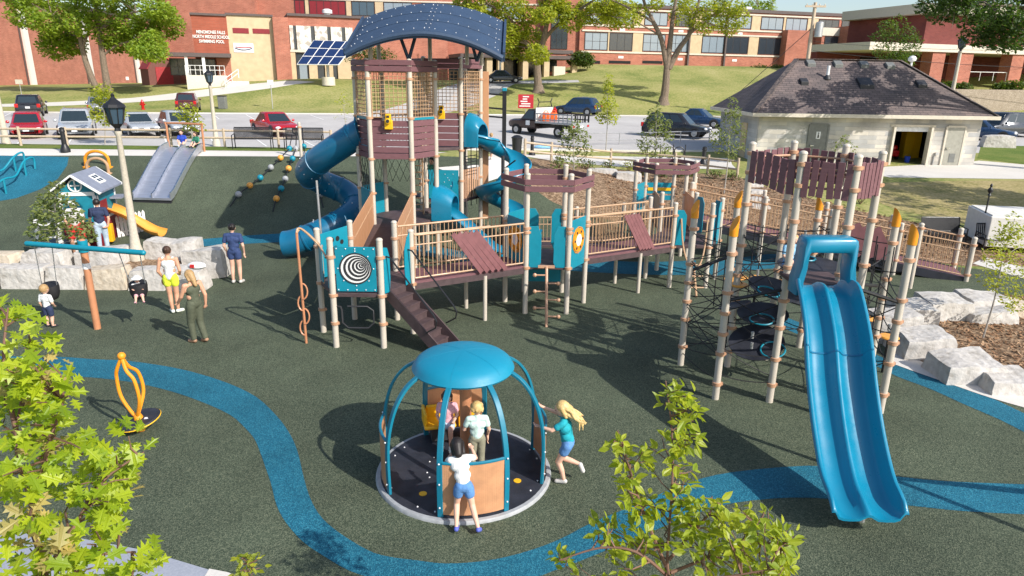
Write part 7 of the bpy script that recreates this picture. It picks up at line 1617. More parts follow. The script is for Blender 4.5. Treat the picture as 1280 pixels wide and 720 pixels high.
# saplings: thin stem, open crown fitted to the outline seen
def sapling(label, base, crown_px, n, size, m, seed, r=.03, rad=.35, bark='bark_light', bend=None, group='young trees around the playground', cat='sapling'):
    rng = np.random.default_rng(seed); base = Vector(base); Y = base.y; t = thing('sapling', label, cat, base, 0, group); pts = [AT(x, y, Y+rng.uniform(-.45, .45)) for x, y in crown_px]
    top = max(pts, key=lambda p: p.z); b = MB(); stem = spline([base-U*.05, base.lerp(top, .35)+V3(.03, 0, 0), base.lerp(top, .7)-V3(.03, 0, 0), top], 4); b.tube(stem, [lerp(r, r*.25, i/(len(stem)-1)) for i in range(len(stem))], 6)
    for p in pts:
        a = min(stem, key=lambda s_: abs(s_.z-(p.z-.35*(p-s_).length*.6))+.1*abs(s_.z-p.z)); b.tube([a, a.lerp(p, .5)+U*.04, p], [r*.4, r*.3, r*.12], 4)
    b.build('trunk', bark, t)
    C_ = [tuple(p) for p in pts]+[tuple(Vector(stem[-3]))]; P = blobs(rng, C_, [(rad*rng.uniform(.7, 1.2),)*3 for _ in C_], n); leaf_mesh('crown', t, P, size*rng.uniform(.6, 1.3, n), m, rng=rng, droop=.3); return t
sapling('young yellow green tree before the grey hatchback', GT(131, 181), [(122, 118), (130, 112), (138, 120), (120, 132), (132, 130), (145, 135), (118, 145), (128, 146), (140, 147), (148, 142), (130, 150)], 1300, .17, 'leaf_yellow', 31, .04, .42)
sapling('thin young tree by the silver hatchback above the bank slide', GT(240, 186), [(228, 140), (238, 138), (246, 145), (230, 150), (240, 155), (247, 158), (236, 165)], 420, .15, 'leaf_yellow', 32, .035, .38)
sapling('young tree with grey green leaves in front of the playhouse', G(70, 318, .4), [(70, 232), (58, 248), (75, 250), (50, 262), (66, 262), (85, 258), (45, 275), (60, 278), (78, 272), (95, 268), (42, 288), (58, 292), (80, 290), (100, 282), (108, 292), (52, 302), (100, 300)], 1500, .115, 'leaf_grey', 33, .028, .26)
sapling('pale green birch sapling in the upper mulch before the truck', GT(716, 226), [(718, 158), (710, 165), (725, 168), (704, 178), (716, 176), (728, 180), (733, 172), (700, 192), (712, 190), (725, 194), (736, 188), (708, 204), (722, 206), (697, 205)], 620, .14, 'leaf_grey', 34, .025, .30)
sapling('slim bright yellow green sapling beside the kerb near the blue suv', GT(757, 190), [(761, 98), (760, 108), (764, 116), (757, 122), (763, 128), (752, 132), (768, 132), (760, 138), (748, 145), (757, 145), (770, 144), (765, 150), (752, 150)], 900, .17, 'leaf_yellow', 35, .035, .34)
sapling('grey green sapling in front of the black suv', GT(818, 212), [(822, 135), (815, 142), (825, 148), (810, 152), (832, 155), (818, 160), (828, 168), (804, 168), (812, 175), (836, 170), (822, 180), (806, 186), (832, 186), (800, 180), (818, 192)], 1000, .14, 'leaf_grey', 36, .03, .32)
sapling('grey green sapling before the left wall of the garage', GT(905, 242), [(916, 127), (912, 138), (920, 142), (908, 150), (922, 156), (900, 160), (914, 162), (926, 168), (896, 172), (908, 175), (918, 180), (927, 184), (900, 188), (914, 192), (893, 182)], 900, .12, 'leaf_grey', 37, .03, .28)
sapling('tiny sapling against the stone wall of the garage', GT(1052, 215), [(1055, 172), (1047, 180), (1060, 180), (1068, 186), (1042, 188), (1055, 190), (1050, 198)], 200, .13, 'leaf_grey', 38, .015, .22)
sapling('young green tree in the right mulch island at the photo edge', G(1228, 424), [(1268, 275), (1258, 290), (1275, 290), (1245, 302), (1262, 306), (1285, 305), (1240, 320), (1255, 322), (1272, 322), (1250, 338), (1232, 345), (1268, 338), (1285, 345), (1240, 356), (1258, 356), (1275, 362), (1262, 375), (1272, 380), (1290, 330)], 1500, .075, 'leaf_yellow', 39, .022, .22)
sapling('nearly bare young tree left of the tower', GT(432, 182), [(430, 118), (424, 128), (436, 130), (428, 140), (440, 142), (422, 148), (434, 152), (445, 158)], 130, .12, 'leaf_yellow', 40, .025, .3)
# shrubs
def shrub(label, p, r, n, size, m, seed, flowers=False, group='small shrubs in the mulch bed'):
    rng = np.random.default_rng(seed); p = Vector(p); t = thing('shrub', label, 'shrub', p, 0, group); b = MB()
    for k in range(6): a = k*1.05+seed; b.tube([p-U*.03, p+V3(math.cos(a)*r*.35, math.sin(a)*r*.35, r*.5), p+V3(math.cos(a)*r*.6, math.sin(a)*r*.6, r*.9)], .012, 4)
    b.build('stem', 'twig', t); P = blobs(rng, [tuple(p+V3(0, 0, r*.6)), tuple(p+V3(r*.4, 0, r*.5)), tuple(p+V3(-r*.4, .1, r*.5))], [(r*.6, r*.6, r*.5)]*3, n); leaf_mesh('foliage', t, P, size*rng.uniform(.6, 1.3, n), m, rng=rng)
    if flowers: P = blobs(rng, [tuple(p+V3(0, 0, r*.8))], [(r*.8, r*.8, r*.4)], 40); leaf_mesh('flower', t, P, np.full(40, .07), 'white_plastic', rng=rng)
for k, (px, py, r, fl, lab) in enumerate([(698, 210, .45, 0, 'dark shrub left of the birch sapling'), (733, 212, .5, 0, 'dark shrub right of the birch sapling'), (760, 211, .4, 1, 'shrub with white flowers behind the long pale block'), (786, 214, .5, 1, 'yellow green shrub behind the square pale block'), (804, 220, .35, 0, 'small dark shrub under the second plum canopy, left'), (827, 222, .35, 0, 'small dark shrub under the second plum canopy, middle'), (848, 222, .4, 1, 'shrub with white flowers under the second plum canopy'), (862, 221, .35, 0, 'small dark shrub right of the second plum canopy'), (893, 224, .45, 0, 'shrub left of the sapling by the garage walk'), (915, 226, .4, 0, 'shrub right of the sapling by the garage walk'), (1075, 255, .6, 0, 'bare brownish bush at the top of the mulch slope')]):
    shrub(lab, GT(px, py), r, 150 if k < 10 else 60, .10, 'leaf_yellow' if k == 3 else 'leaf_bush', 50+k, fl)
p = AT(725, 84, 97); p.z = 6.9; shrub('large rounded clipped bush beside the covered entrance', p, 2.0, 2600, .3, 'leaf_bush', 71, group='bushes before the school')
for k, (px, py, r, lab) in enumerate([(1188, 104, .8, 'low hedge bush left of the arcade columns'), (1204, 106, 1.0, 'wide low bush between the lamp post and arcade'), (1252, 106, 1.0, 'round bush at the right end of the arcade bed, left'), (1268, 104, 1.3, 'larger round bush at the right end of the arcade bed'), (950, 84, 1.4, 'dark bush against the school wall left of the utility pole'), (972, 84, 1.4, 'dark bush against the school wall under the utility pole'), (455, 60, 2.6, 'tall green tree by the white panelled link behind the solar panel'), (475, 66, 2.4, 'lower green bush by the white panelled link behind the shade')]):
    Y = 80 if px > 1100 else (102 if px > 900 else 88); p = AT(px, py, Y); p.z -= r*.8; shrub(lab, p, r, 900, .26, 'leaf_bush', 80+k, group='bushes before the school')
# ---- foreground: lobed oak-maple leaves of the tree at lower left
LOBED = [(0, 0, 0), (.14, .06, .01), (.24, .30, .03), (.34, .10, .01), (.50, .42, .05), (.58, .12, .01), (.80, .30, .04), (.80, .08, .01), (1.0, 0, -.06), (.80, -.08, .01), (.80, -.30, .04), (.58, -.12, .01), (.50, -.42, .05), (.34, -.10, .01), (.24, -.30, .03), (.14, -.06, .01)]
def fore_tree(label, base, twigs, stems, m, size, per, seed, shape, up, extra_m=None, frac=0, r0=.05, spread=.08, bark='twig', trunk=True):
    rng = np.random.default_rng(seed); t = thing('young_tree', label, 'tree', base, 0, 'young trees before the camera'); b = MB()
    for s_ in stems: P = spline(s_, 5); rr = [lerp(s_r, s_r*.3, i/(len(P)-1)) for s_r in [r0] for i in range(len(P))]; b.tube(P, rr, 6)
    allp = [q for s_ in stems for q in spline(s_, 5)]
    PP, DD, MI = [], [], []
    for p in twigs:
        a = min(allp, key=lambda q: (q-p).length+max(0, q.z-p.z)*1.5); mid = a.lerp(p, .55)+Vector(rng.normal(size=3))*.02; b.tube([a, mid, p], [.007, .005, .003], 4)
        nl = int(per*rng.uniform(.6, 1.4)); pale = 1 if rng.random() < frac else 0
        for j in range(nl):
            f = rng.uniform(.55, 1.0); q = mid.lerp(p, (f-.55)/.45) if f < 1 else p; d = Vector(rng.normal(size=3)); d = (d+(p-a).normalized()*.8); d.z *= .5; d.normalize()
            PP.append(tuple(q+d*spread*rng.uniform(.1, .7))); DD.append(tuple(d)); MI.append(pale)
    b.build('trunk', bark, t)
    n = len(PP); leaf_mesh('crown', t, np.array(PP), size*rng.uniform(.6, 1.2, n), m, up=up, fold=.25, shape=shape, rng=rng, dirs=np.array(DD), mats=[m, extra_m] if extra_m else None, mi=np.array(MI) if extra_m else None)
rg = random.Random(5); tw_ = []
regions = [((0, 372, 24, 408), 5), ((20, 418, 48, 445), 5), ((0, 430, 50, 470), 9), ((20, 455, 88, 500), 14), ((0, 470, 60, 540), 18), ((40, 500, 74, 540), 7), ((0, 540, 70, 600), 16), ((70, 545, 130, 590), 8), ((120, 545, 190, 580), 12), ((80, 575, 165, 620), 12), ((0, 600, 60, 680), 12), ((105, 615, 170, 670), 10), ((60, 650, 190, 720), 18), ((0, 660, 90, 740), 10), ((40, 690, 170, 750), 10)]
for (x0, y0, x1, y1), k in regions:
    for _ in range(max(2, int(k*.62))): px, py = rg.uniform(x0, x1), rg.uniform(y0, y1); d = ray(px, py).normalized(); tw_.append(V3(0, 0, CAMH)+d*rg.uniform(3.7, 4.5))
def along(px, py, dist): return V3(0, 0, CAMH)+ray(px, py).normalized()*dist
fb = V3(-2.55, 2.75, 0)
st_ = [[fb, fb+V3(0, .1, 1.2), along(60, 800, 4.3), along(40, 640, 4.1), along(20, 560, 4.1), along(30, 480, 4.2), along(35, 430, 4.2)], [along(55, 720, 4.15), along(95, 655, 4.1), along(130, 600, 4.1), along(180, 565, 4.1)], [along(40, 640, 4.1), along(60, 560, 4.0), along(80, 500, 4.0)], [along(60, 760, 4.2), along(110, 700, 4.1), along(165, 690, 4.1)], [along(25, 560, 4.1), along(5, 460, 4.2), along(10, 385, 4.3)]]
fore_tree('bright yellow green lobed leaf tree filling the lower left corner', fb, tw_, st_, 'leaf_bright', .105, 8, 61, LOBED, .8, 'leaf_pale', .06, r0=.013, spread=.10)
# centre sapling
OVAL = [(0, 0, 0), (.18, .16, .03), (.45, .25, .045), (.75, .14, .02), (1.0, 0, -.08), (.75, -.14, .02), (.45, -.25, .045), (.18, -.16, .03)]
cb_ = V3(.98, 3.95, 0); D0 = 5.0; tw_ = []
stc = [[cb_, cb_+V3(0, .05, 1.0), along(834, 760, 5.0), along(834, 700, D0), along(838, 640, D0), along(841, 580, D0), along(839, 530, D0), along(834, 490, D0), along(832, 476, D0)], [along(834, 712, D0), along(803, 637, 4.9), along(791, 598, 4.9), along(772, 538, 4.9)], [along(838, 716, D0), along(885, 697, 5.1), along(925, 680, 5.1), along(985, 680, 5.2)], [along(836, 700, D0), along(870, 660, 5.0), along(888, 640, 5.0), along(890, 620, 5.0)], [along(834, 720, D0), along(795, 690, 4.8), along(750, 685, 4.8), along(700, 700, 4.8)], [along(925, 680, 5.1), along(950, 650, 5.1), along(955, 640, 5.1)], [along(840, 725, 5.0), along(900, 722, 4.9), along(960, 712, 4.9)]]
regions = [((828, 476, 866, 510), 14), ((826, 505, 872, 560), 26), ((838, 555, 868, 615), 14), ((764, 535, 780, 570), 9), ((778, 555, 815, 600), 13), ((770, 595, 815, 630), 14), ((785, 625, 835, 680), 22), ((745, 650, 800, 715), 24), ((690, 690, 725, 720), 10), ((835, 620, 900, 660), 16), ((880, 615, 900, 650), 8), ((850, 640, 930, 700), 34), ((915, 630, 965, 680), 20), ((940, 660, 1000, 700), 24), ((930, 700, 985, 730), 16), ((820, 680, 920, 730), 26), ((850, 605, 862, 615), 2)]
for (x0, y0, x1, y1), k in regions:
    for _ in range(max(2, int(k*.6))): px, py = rg.uniform(x0, x1), rg.uniform(y0, y1); tw_.append(along(px, py, rg.uniform(4.75, 5.3)))
fore_tree('slender green sapling with drooping oval leaves at bottom centre', cb_, tw_, stc, 'leaf_cherry', .088, 7, 62, OVAL, .35, r0=.013, spread=.09)
sb = V3(-2.05, 4.2, 0); tw_ = [along(rg.uniform(293, 325), rg.uniform(696, 722), rg.uniform(5.0, 5.3)) for _ in range(14)]
fore_tree('small leafy shoot just poking up at the bottom edge', sb, tw_, [[sb, sb+V3(0, .1, 1.0), along(309, 750, 5.2), along(310, 705, 5.15)]], 'leaf_yellow', .05, 6, 63, OVAL, .5, r0=.010, spread=.06)
# trees standing just outside the right edge: their shadows cross the lawn
q = V3(29.5, 20.5, hz(29.5, 20.5)); tree('twin stemmed shade tree just beyond the right edge of the lawn', q, [((-.04, .1, 1), 5.0), ((.2, -.1, 1), 5.0)], 5, .26, None, 3800, .3, 'leaf_mid', 91, cr=(1.0, 1.0, .8), group=None)
# ================================================================== PEOPLE
def std_joints(kind):
    if kind == 'adult': z = dict(hip=.52, knee=.285, ankle=.045, pelvis=.55, waist=.645, chest=.745, sh=.81, neck=.855, head=.932, hr=.062, shw=.108, hipw=.052)
    elif kind == 'kid': z = dict(hip=.485, knee=.262, ankle=.045, pelvis=.515, waist=.60, chest=.70, sh=.775, neck=.825, head=.912, hr=.076, shw=.105, hipw=.050)
    else: z = dict(hip=.43, knee=.235, ankle=.045, pelvis=.47, waist=.56, chest=.66, sh=.735, neck=.785, head=.888, hr=.098, shw=.115, hipw=.06)
    return z
def person(label, loc, face, h, kind='adult', pose=None, shirt=('shirt_white', .45), bottom=('shorts', 'denim', .45), hair=('short', 'hair_brown'), shoes='shoe_grey', skin='skin', slim=1.0, tilt=None, group=None, vox=.011, hat=None, extra=None, look=None, whole=None):
    # joints in fractions of height; local +Y is forward, +X the person's right
    z = std_joints(kind); Z = Vector
    J = dict(pel=Z((0, 0, z['pelvis'])), wai=Z((0, .005, z['waist'])), che=Z((0, .005, z['chest'])), nek=Z((0, .0, z['neck'])), hed=Z((0, .012, z['head'])))
    for s_, x in (('r', 1), ('l', -1)):
        J[s_+'sh'] = Z((x*z['shw'], 0, z['sh'])); J[s_+'el'] = Z((x*(z['shw']+.035), -.02, z['sh']-.17)); J[s_+'wr'] = Z((x*(z['shw']+.035), .04, z['sh']-.31)); J[s_+'hd'] = Z((x*(z['shw']+.03), .06, z['sh']-.36))
        J[s_+'hi'] = Z((x*z['hipw'], 0, z['hip'])); J[s_+'kn'] = Z((x*(z['hipw']+.005), .012, z['knee'])); J[s_+'an'] = Z((x*(z['hipw']+.008), -.01, z['ankle'])); J[s_+'to'] = Z((x*(z['hipw']+.02), .085, .022))
    for k, v in (pose or {}).items(): J[k] = Z(v)
    J = {k: v*h for k, v in J.items()}; S = h*slim
    t = thing('person', label, 'person', loc, R_(face-90), group)
    def rc(b, a, ra, c, rb): b.cone(J[a] if isinstance(a, str) else a, ra*S, J[c] if isinstance(c, str) else c, rb*S, 14)
    fat = 1.0 if kind == 'adult' else (1.0 if kind == 'kid' else 1.12)
    def torso(b, g=0.0, top=True):
        sx = (J['rsh']-J['lsh'])/(2*z['shw']*h)*h; hx = (J['rhi']-J['lhi'])/(2*z['hipw']*h)*h
        if top: rc(b, J['pel']-hx*.035, .062+g, J['pel']+hx*.035, .062+g); rc(b, J['pel'], .066+g, J['wai'], .060+g)
        else: rc(b, J['pel'].lerp(J['wai'], .45), .066+g, J['wai'], .060+g)
        rc(b, J['wai']-sx*.028, .054+g, J['wai']+sx*.028, .054+g)
        rc(b, J['wai'], .062+g, J['che'], .066+g); rc(b, J['che']-sx*.045, .060+g, J['che']+sx*.045, .060+g); rc(b, J['lsh']*.85+J['rsh']*.15, .034+g, J['rsh']*.85+J['lsh']*.15, .034+g); rc(b, J['che'], .058+g, J['nek']*.8+J['che']*.2, .036+g*.6)
    # body: one continuous skin
    b = MB(); torso(b, 0); rc(b, 'nek', .028*fat, J['hed']-Z((0, .005*h, .02*h)), .026*fat)
    hr = z['hr']; hd = J['hed']; up = (hd-J['nek']).normalized()
    lk = Z(look).normalized() if look else Z((0, 1, 0)); lk = (lk-up*lk.dot(up)).normalized(); rt = lk.cross(up)
    b.sphere(hd, hr*h, 16, (.86, 1.0, 1.06)); b.cone(hd+lk*.022*h-up*hr*.35*h, hr*.66*h, hd+lk*hr*.42*h-up*hr*.72*h, hr*.38*h, 12)
    b.cone(hd+lk*hr*.92*h+up*hr*.02*h, hr*.10*h, hd+lk*hr*1.08*h-up*hr*.16*h, hr*.15*h, 8)
    for x in (-1, 1): b.sphere(hd+rt*(x*hr*.86*h)-up*hr*.05*h-lk*hr*.05*h, hr*.2*h, 8, (.6, 1, 1.3))
    for s_ in 'rl':
        rc(b, s_+'sh', .031*fat, s_+'el', .0225*fat); rc(b, s_+'el', .0235*fat, s_+'wr', .0155*fat)
        w_, d_ = J[s_+'wr'], (J[s_+'hd']-J[s_+'wr']); L = max(d_.length, .03*h); d_ = d_.normalized(); u_, v_ = frame_of(d_)
        b.cone(w_, .016*S, w_+d_*L*.75, .017*S, 10); b.cone(w_+d_*L*.35+u_*.008*h, .012*S, w_+d_*L*.85+u_*.012*h, .012*S, 8); b.cone(w_+d_*L*.35-u_*.008*h, .012*S, w_+d_*L*.85-u_*.012*h, .012*S, 8)
        for k in range(4):
            q = w_+d_*L*.9+u_*((k-1.5)*.0105*h); fl = (.034, .042, .040, .030)[k]*h; m_ = q+d_*fl*.55+v_*.004*h; b.cone(q, .0062*h, m_, .0058*h, 7); b.cone(m_, .0058*h, m_+d_*fl*.4+v_*.016*h, .0048*h, 7)
        sg = 1 if s_ == 'r' else -1; q = w_+d_*L*.35+u_*(-sg*.016*h); b.cone(q, .008*h, q+d_*.018*h+u_*(-sg*.014*h), .0068*h, 7); b.cone(q+d_*.018*h+u_*(-sg*.014*h), .0066*h, q+d_*.036*h+u_*(-sg*.015*h)+v_*.004*h, .005*h, 7)
        rc(b, s_+'hi', .050*fat, s_+'kn', .034*fat); rc(b, s_+'kn', .0345*fat, J[s_+'kn']*.55+J[s_+'an']*.45+Z((0, -.008*h, 0)), .031*fat); rc(b, J[s_+'kn']*.55+J[s_+'an']*.45+Z((0, -.008*h, 0)), .030*fat, s_+'an', .019*fat)
        rc(b, s_+'an', .022*fat, s_+'to', .018*fat)
    def fin(b, name, m, vx=vox, sm_=4, par=t):
        o = b.build(name, m, par, smooth=180, world=False); r = o.modifiers.new('remesh', 'REMESH'); r.mode = 'VOXEL'; r.voxel_size = vx; r.use_smooth_shade = True
        s_ = o.modifiers.new('smooth', 'SMOOTH'); s_.factor = .5; s_.iterations = sm_; return o
    body = fin(b, 'body', skin, min(vox, .0075*h/1.2 if h < 1.4 else .009), 2)
    # face
    e = MB()
    for x in (-1, 1): e.sphere(hd+lk*hr*.86*h+rt*(x*hr*.36*h)+up*hr*.06*h, hr*.12*h, 8, (1, .6, .8))
    e.build('eye', 'eye', body, world=False); e = MB(); e.cone(hd+lk*hr*.86*h-up*hr*.52*h-rt*hr*.2*h, hr*.05*h, hd+lk*hr*.86*h-up*hr*.52*h+rt*hr*.2*h, hr*.05*h, 6); e.build('mouth', 'lip', body, world=False)
    # clothes
    if shirt:
        b = MB(); g = .009
        if len(shirt) > 2 and shirt[2] == 'tank':
            sx = (J['rsh']-J['lsh']); rc(b, J['pel']+Z((0, 0, .01*h)), .066+g, J['wai'], .062+g); rc(b, J['wai'], .062+g, J['che'], .064+g); rc(b, J['che']-sx*.16, .060+g, J['che']+sx*.16, .060+g)
            for x in (-.3, .3): rc(b, J['che']+sx*x, .034, (J['lsh']+J['rsh'])/2+sx*x*1.0+Z((0, 0, .01*h)), .03)
        else:
            torso(b, g, False)
            for s_ in 'rl':
                f = shirt[1]; e_ = J[s_+'sh'].lerp(J[s_+'el'], min(1, f*2)); rc(b, s_+'sh', .036*fat+.002, e_, .034*fat+.004)
                if f > .5: rc(b, s_+'el', .031, J[s_+'el'].lerp(J[s_+'wr'], (f-.5)*2), .025)
        fin(b, 'shirt', shirt[0], vox)
    if bottom:
        kd, m, f = bottom; b = MB(); hx = (J['rhi']-J['lhi'])/2; rc(b, J['pel']-hx*.6, .068, J['pel']+hx*.6, .068); rc(b, J['pel'], .070, J['pel'].lerp(J['wai'], .5), .064)
        for s_ in 'rl':
            if kd == 'shorts': rc(b, s_+'hi', .060*fat, J[s_+'hi'].lerp(J[s_+'kn'], f), lerp(.060, .050, f)*fat)
            else: rc(b, s_+'hi', .060*fat, s_+'kn', .044*fat); rc(b, s_+'kn', .044*fat, J[s_+'kn'].lerp(J[s_+'an'], f), .036*fat)
        fin(b, 'shorts' if kd == 'shorts' else 'trousers', m, vox)
    for s_ in 'rl':
        a, c = J[s_+'an'], J[s_+'to']; b = MB(); d_ = (c-a); d_ = d_.normalized(); b.cone(a-d_*.012*h+Z((0, 0, -.012*h)), .027*S, c, .025*S, 12); b.cone(a+Z((0, 0, .0)), .025*S, a+d_*.03*h, .024*S, 10); fin(b, 'shoe', shoes, .008, 2)
    if hair:
        st_, m = hair; b = MB(); b.sphere(hd-lk*hr*.14*h+up*hr*.16*h, hr*1.06*h, 16, (.90, .95, 1.0)); 
        if st_ in ('long', 'flow', 'bob'):
            b.cone(hd-lk*hr*.45*h+up*hr*.1*h, hr*.85*h, hd-lk*hr*.75*h-up*hr*1.1*h, hr*.62*h, 12)
            for x in (-1, 1): b.cone(hd+rt*(x*hr*.62*h)-lk*hr*.1*h+up*hr*.2*h, hr*.45*h, hd+rt*(x*hr*.72*h)-lk*hr*.35*h-up*hr*1.1*h, hr*.28*h, 10)
            if st_ == 'long': b.cone(hd-lk*hr*.75*h-up*hr*.9*h, hr*.62*h, hd-lk*hr*.9*h-up*hr*2.4*h, hr*.38*h, 12)
        if st_ == 'flow':
            rg_ = random.Random(3)
            for k in range(26):
                x = rg_.uniform(-.7, .7); y0 = rg_.uniform(-.9, .2); P = spline([hd-lk*hr*.7*h+rt*x*hr*h+up*y0*hr*h, hd-lk*hr*1.25*h+rt*(x*1.2)*hr*h+up*(y0-.5)*hr*h, hd-lk*hr*(1.8+rg_.uniform(-.4, .5))*h+rt*(x*1.5)*hr*h+up*(y0-1.4+rg_.uniform(-.5, .4))*hr*h, hd-lk*hr*(2.1+rg_.uniform(-.7, .8))*h+rt*(x*1.7)*hr*h+up*(y0-2.5+rg_.uniform(-.5, .6))*hr*h], 4)
                for p, q, i in zip(P[:-1], P[1:], range(20)): b.cone(p, hr*lerp(.34, .10, i/12)*h, q, hr*lerp(.34, .10, (i+1)/12)*h, 6)
        if st_ == 'pony':
            b.sphere(hd-lk*hr*1.05*h+up*hr*.55*h, hr*.36*h, 10); b.cone(hd-lk*hr*1.2*h+up*hr*.4*h, hr*.3*h, hd-lk*hr*1.35*h-up*hr*.9*h, hr*.16*h, 8)
        if st_ == 'bun': b.sphere(hd-lk*hr*1.05*h+up*hr*.35*h, hr*.42*h, 12)
        if st_ == 'shag':
            rg_ = random.Random(9)
            for k in range(34):
                a_, p_ = rg_.uniform(0, 6.28), rg_.uniform(-.3, 1.5); d_ = rt*math.cos(a_)*math.cos(p_)+lk*math.sin(a_)*math.cos(p_)+up*math.sin(p_)
                if d_.dot(lk) > .75: continue
                q = hd+d_*hr*.95*h; b.cone(q, hr*.26*h, q+d_*hr*.15*h-up*hr*.3*h, hr*.10*h, 6)
        # keep the face clear
        o = fin(b, 'hair', m, .009 if h > 1.4 else .008, 3 if st_ != 'flow' else 2)
    if hat:
        b = MB(); b.sphere(hd+up*hr*.25*h, hr*1.1*h, 14, (1, 1, .85)); q = hd+up*hr*.35*h+lk*hr*.9*h; b.cone(q-rt*hr*.35*h, hr*.32*h, q+rt*hr*.35*h, hr*.32*h, 8) if hat[1] == 'cap' else b.lathe([(hr*1.0*h, .0), (hr*1.5*h, -.01), (hr*1.5*h, .008), (hr*1.0*h, .02)], hd+up*hr*.2*h, up, 18); fin(b, 'hat', hat[0], .008, 2)
    if extra: extra(t, J, h)
    return t
# --- on the merry-go-round
person('girl in white tee and denim shorts pushing the front panel of the merry-go-round', G(580, 655), 96, 1.21, 'kid',
       dict(pel=(.0, -.03, .49), lhi=(-.05, -.03, .465), rhi=(.05, -.03, .465), wai=(-.012, .03, .585), che=(-.03, .08, .68), nek=(-.045, .13, .785), hed=(-.06, .17, .865), lsh=(-.135, .09, .735), rsh=(.065, .105, .75), lel=(-.175, .15, .69), lwr=(-.10, .24, .75), lhd=(-.085, .28, .76), rel=(.135, .17, .70), rwr=(.10, .26, .76), rhd=(.085, .30, .765), lkn=(-.075, .01, .265), lan=(-.085, -.15, .065), lto=(-.075, -.07, .022), rkn=(.085, -.05, .275), ran=(.145, -.21, .085), rto=(.165, -.14, .025)),
       ('shirt_white', .26), ('shorts', 'denim', .34), ('bob', 'hair_dark'), 'shoe_blue', 'skin_pale', vox=.008)
person('girl with long flying blond hair, teal tee and denim shorts running beside the merry-go-round', G(708, 603), 165, 1.30, 'kid',
       dict(pel=(.0, .0, .50), wai=(0, .02, .59), che=(0, .04, .69), nek=(0, .06, .81), hed=(0, .085, .90), lsh=(-.095, .05, .765), rsh=(.10, .05, .765), lel=(-.13, .16, .69), lwr=(-.10, .30, .70), lhd=(-.10, .345, .71), rel=(.12, .17, .78), rwr=(.10, .30, .83), rhd=(.09, .34, .85), lkn=(-.05, .09, .275), lan=(-.045, .02, .05), lto=(-.04, .105, .025), rkn=(.055, .06, .27), ran=(.055, -.14, .22), rto=(.06, -.17, .14)),
       ('tee_teal', .26), ('shorts', 'denim', .36), ('flow', 'hair_blond'), 'shoe_grey', 'skin_pale', vox=.008, look=(-.2, 1, -.15))
person('blond child in pale mint tee standing on the merry-go-round deck, seen from behind', V3(-.47, 8.72, .055), 100, 1.16, 'kid',
       dict(lel=(-.155, .03, .62), lwr=(-.14, .13, .55), lhd=(-.13, .17, .53), rel=(.15, .0, .615), rwr=(.145, .08, .50)), ('tee_mint', .28), ('trousers', 'khaki', .85), ('shag', 'hair_blond'), 'shoe_dark', 'skin_pale', vox=.008)
person('girl in pink printed tee sitting on the yellow merry-go-round seat', mc+V3(-.30, .62, .0), -88, 1.12, 'kid',
       dict(pel=(0, 0, .42), wai=(0, .0, .51), che=(0, .01, .61), nek=(0, .01, .735), hed=(0, .03, .825), lsh=(-.105, .0, .685), rsh=(.105, .0, .685), lel=(-.135, .04, .55), lwr=(-.09, .15, .50), lhd=(-.07, .19, .50), rel=(.135, .04, .55), rwr=(.09, .15, .50), rhd=(.07, .19, .50), lhi=(-.05, .03, .405), rhi=(.05, .03, .405), lkn=(-.055, .22, .40), rkn=(.06, .21, .40), lan=(-.055, .24, .17), ran=(.06, .23, .17), lto=(-.06, .32, .14), rto=(.065, .31, .14)),
       ('tee_pink', .26), ('shorts', 'denim_pale', .45), ('long', 'hair_brown'), 'shoe_white', 'skin_pale', vox=.008)
# --- left group
person('small boy in white tee and navy shorts standing before the empty swing seat', G(64, 409), 78, 1.02, 'toddler', dict(rwr=(.10, .10, .47), rel=(.16, .0, .58), rhd=(.06, .13, .46)), ('shirt_white', .34), ('shorts', 'navy', .62), ('short', 'hair_sand'), 'shoe_dark', 'skin_pale')
person('baby in white hat sitting in the right swing seat', s2+V3(.0, -.02, -.08), -60, .78, 'toddler',
       dict(pel=(0, 0, .22), wai=(0, .0, .32), che=(0, .01, .43), nek=(0, .01, .56), hed=(0, .02, .66), lsh=(-.12, .0, .50), rsh=(.12, .0, .50), lel=(-.16, .06, .40), lwr=(-.12, .17, .38), lhd=(-.11, .2, .38), rel=(.16, .06, .40), rwr=(.12, .17, .38), rhd=(.11, .2, .38), lhi=(-.06, .04, .2), rhi=(.06, .04, .2), lkn=(-.08, .24, .20), rkn=(.09, .24, .20), lan=(-.09, .36, .05), ran=(.11, .38, .07), lto=(-.1, .44, .08), rto=(.13, .46, .10)),
       ('shirt_white', .3), ('shorts', 'tee_pink', .7), None, 'tee_pink', 'skin_pale', hat=('shirt_white', 'brim'))
person('woman in white tank top and neon yellow shorts, back turned, beside the baby swing', G(219, 391), 100, 1.66, 'adult', dict(lkn=(-.04, .012, .285), rkn=(.05, .02, .285), lan=(-.02, -.02, .045), ran=(.05, .0, .045), rto=(.09, .07, .022), rel=(.145, -.02, .65), rwr=(.11, .08, .56), rhd=(.08, .12, .56), lel=(-.15, -.01, .64), lwr=(-.12, .07, .52)), ('shirt_white', .0, 'tank'), ('shorts', 'neon', .30), ('bun', 'hair_brown'), 'shoe_white', 'skin', slim=1.0)
def jumpsuit(t, J, h): pass
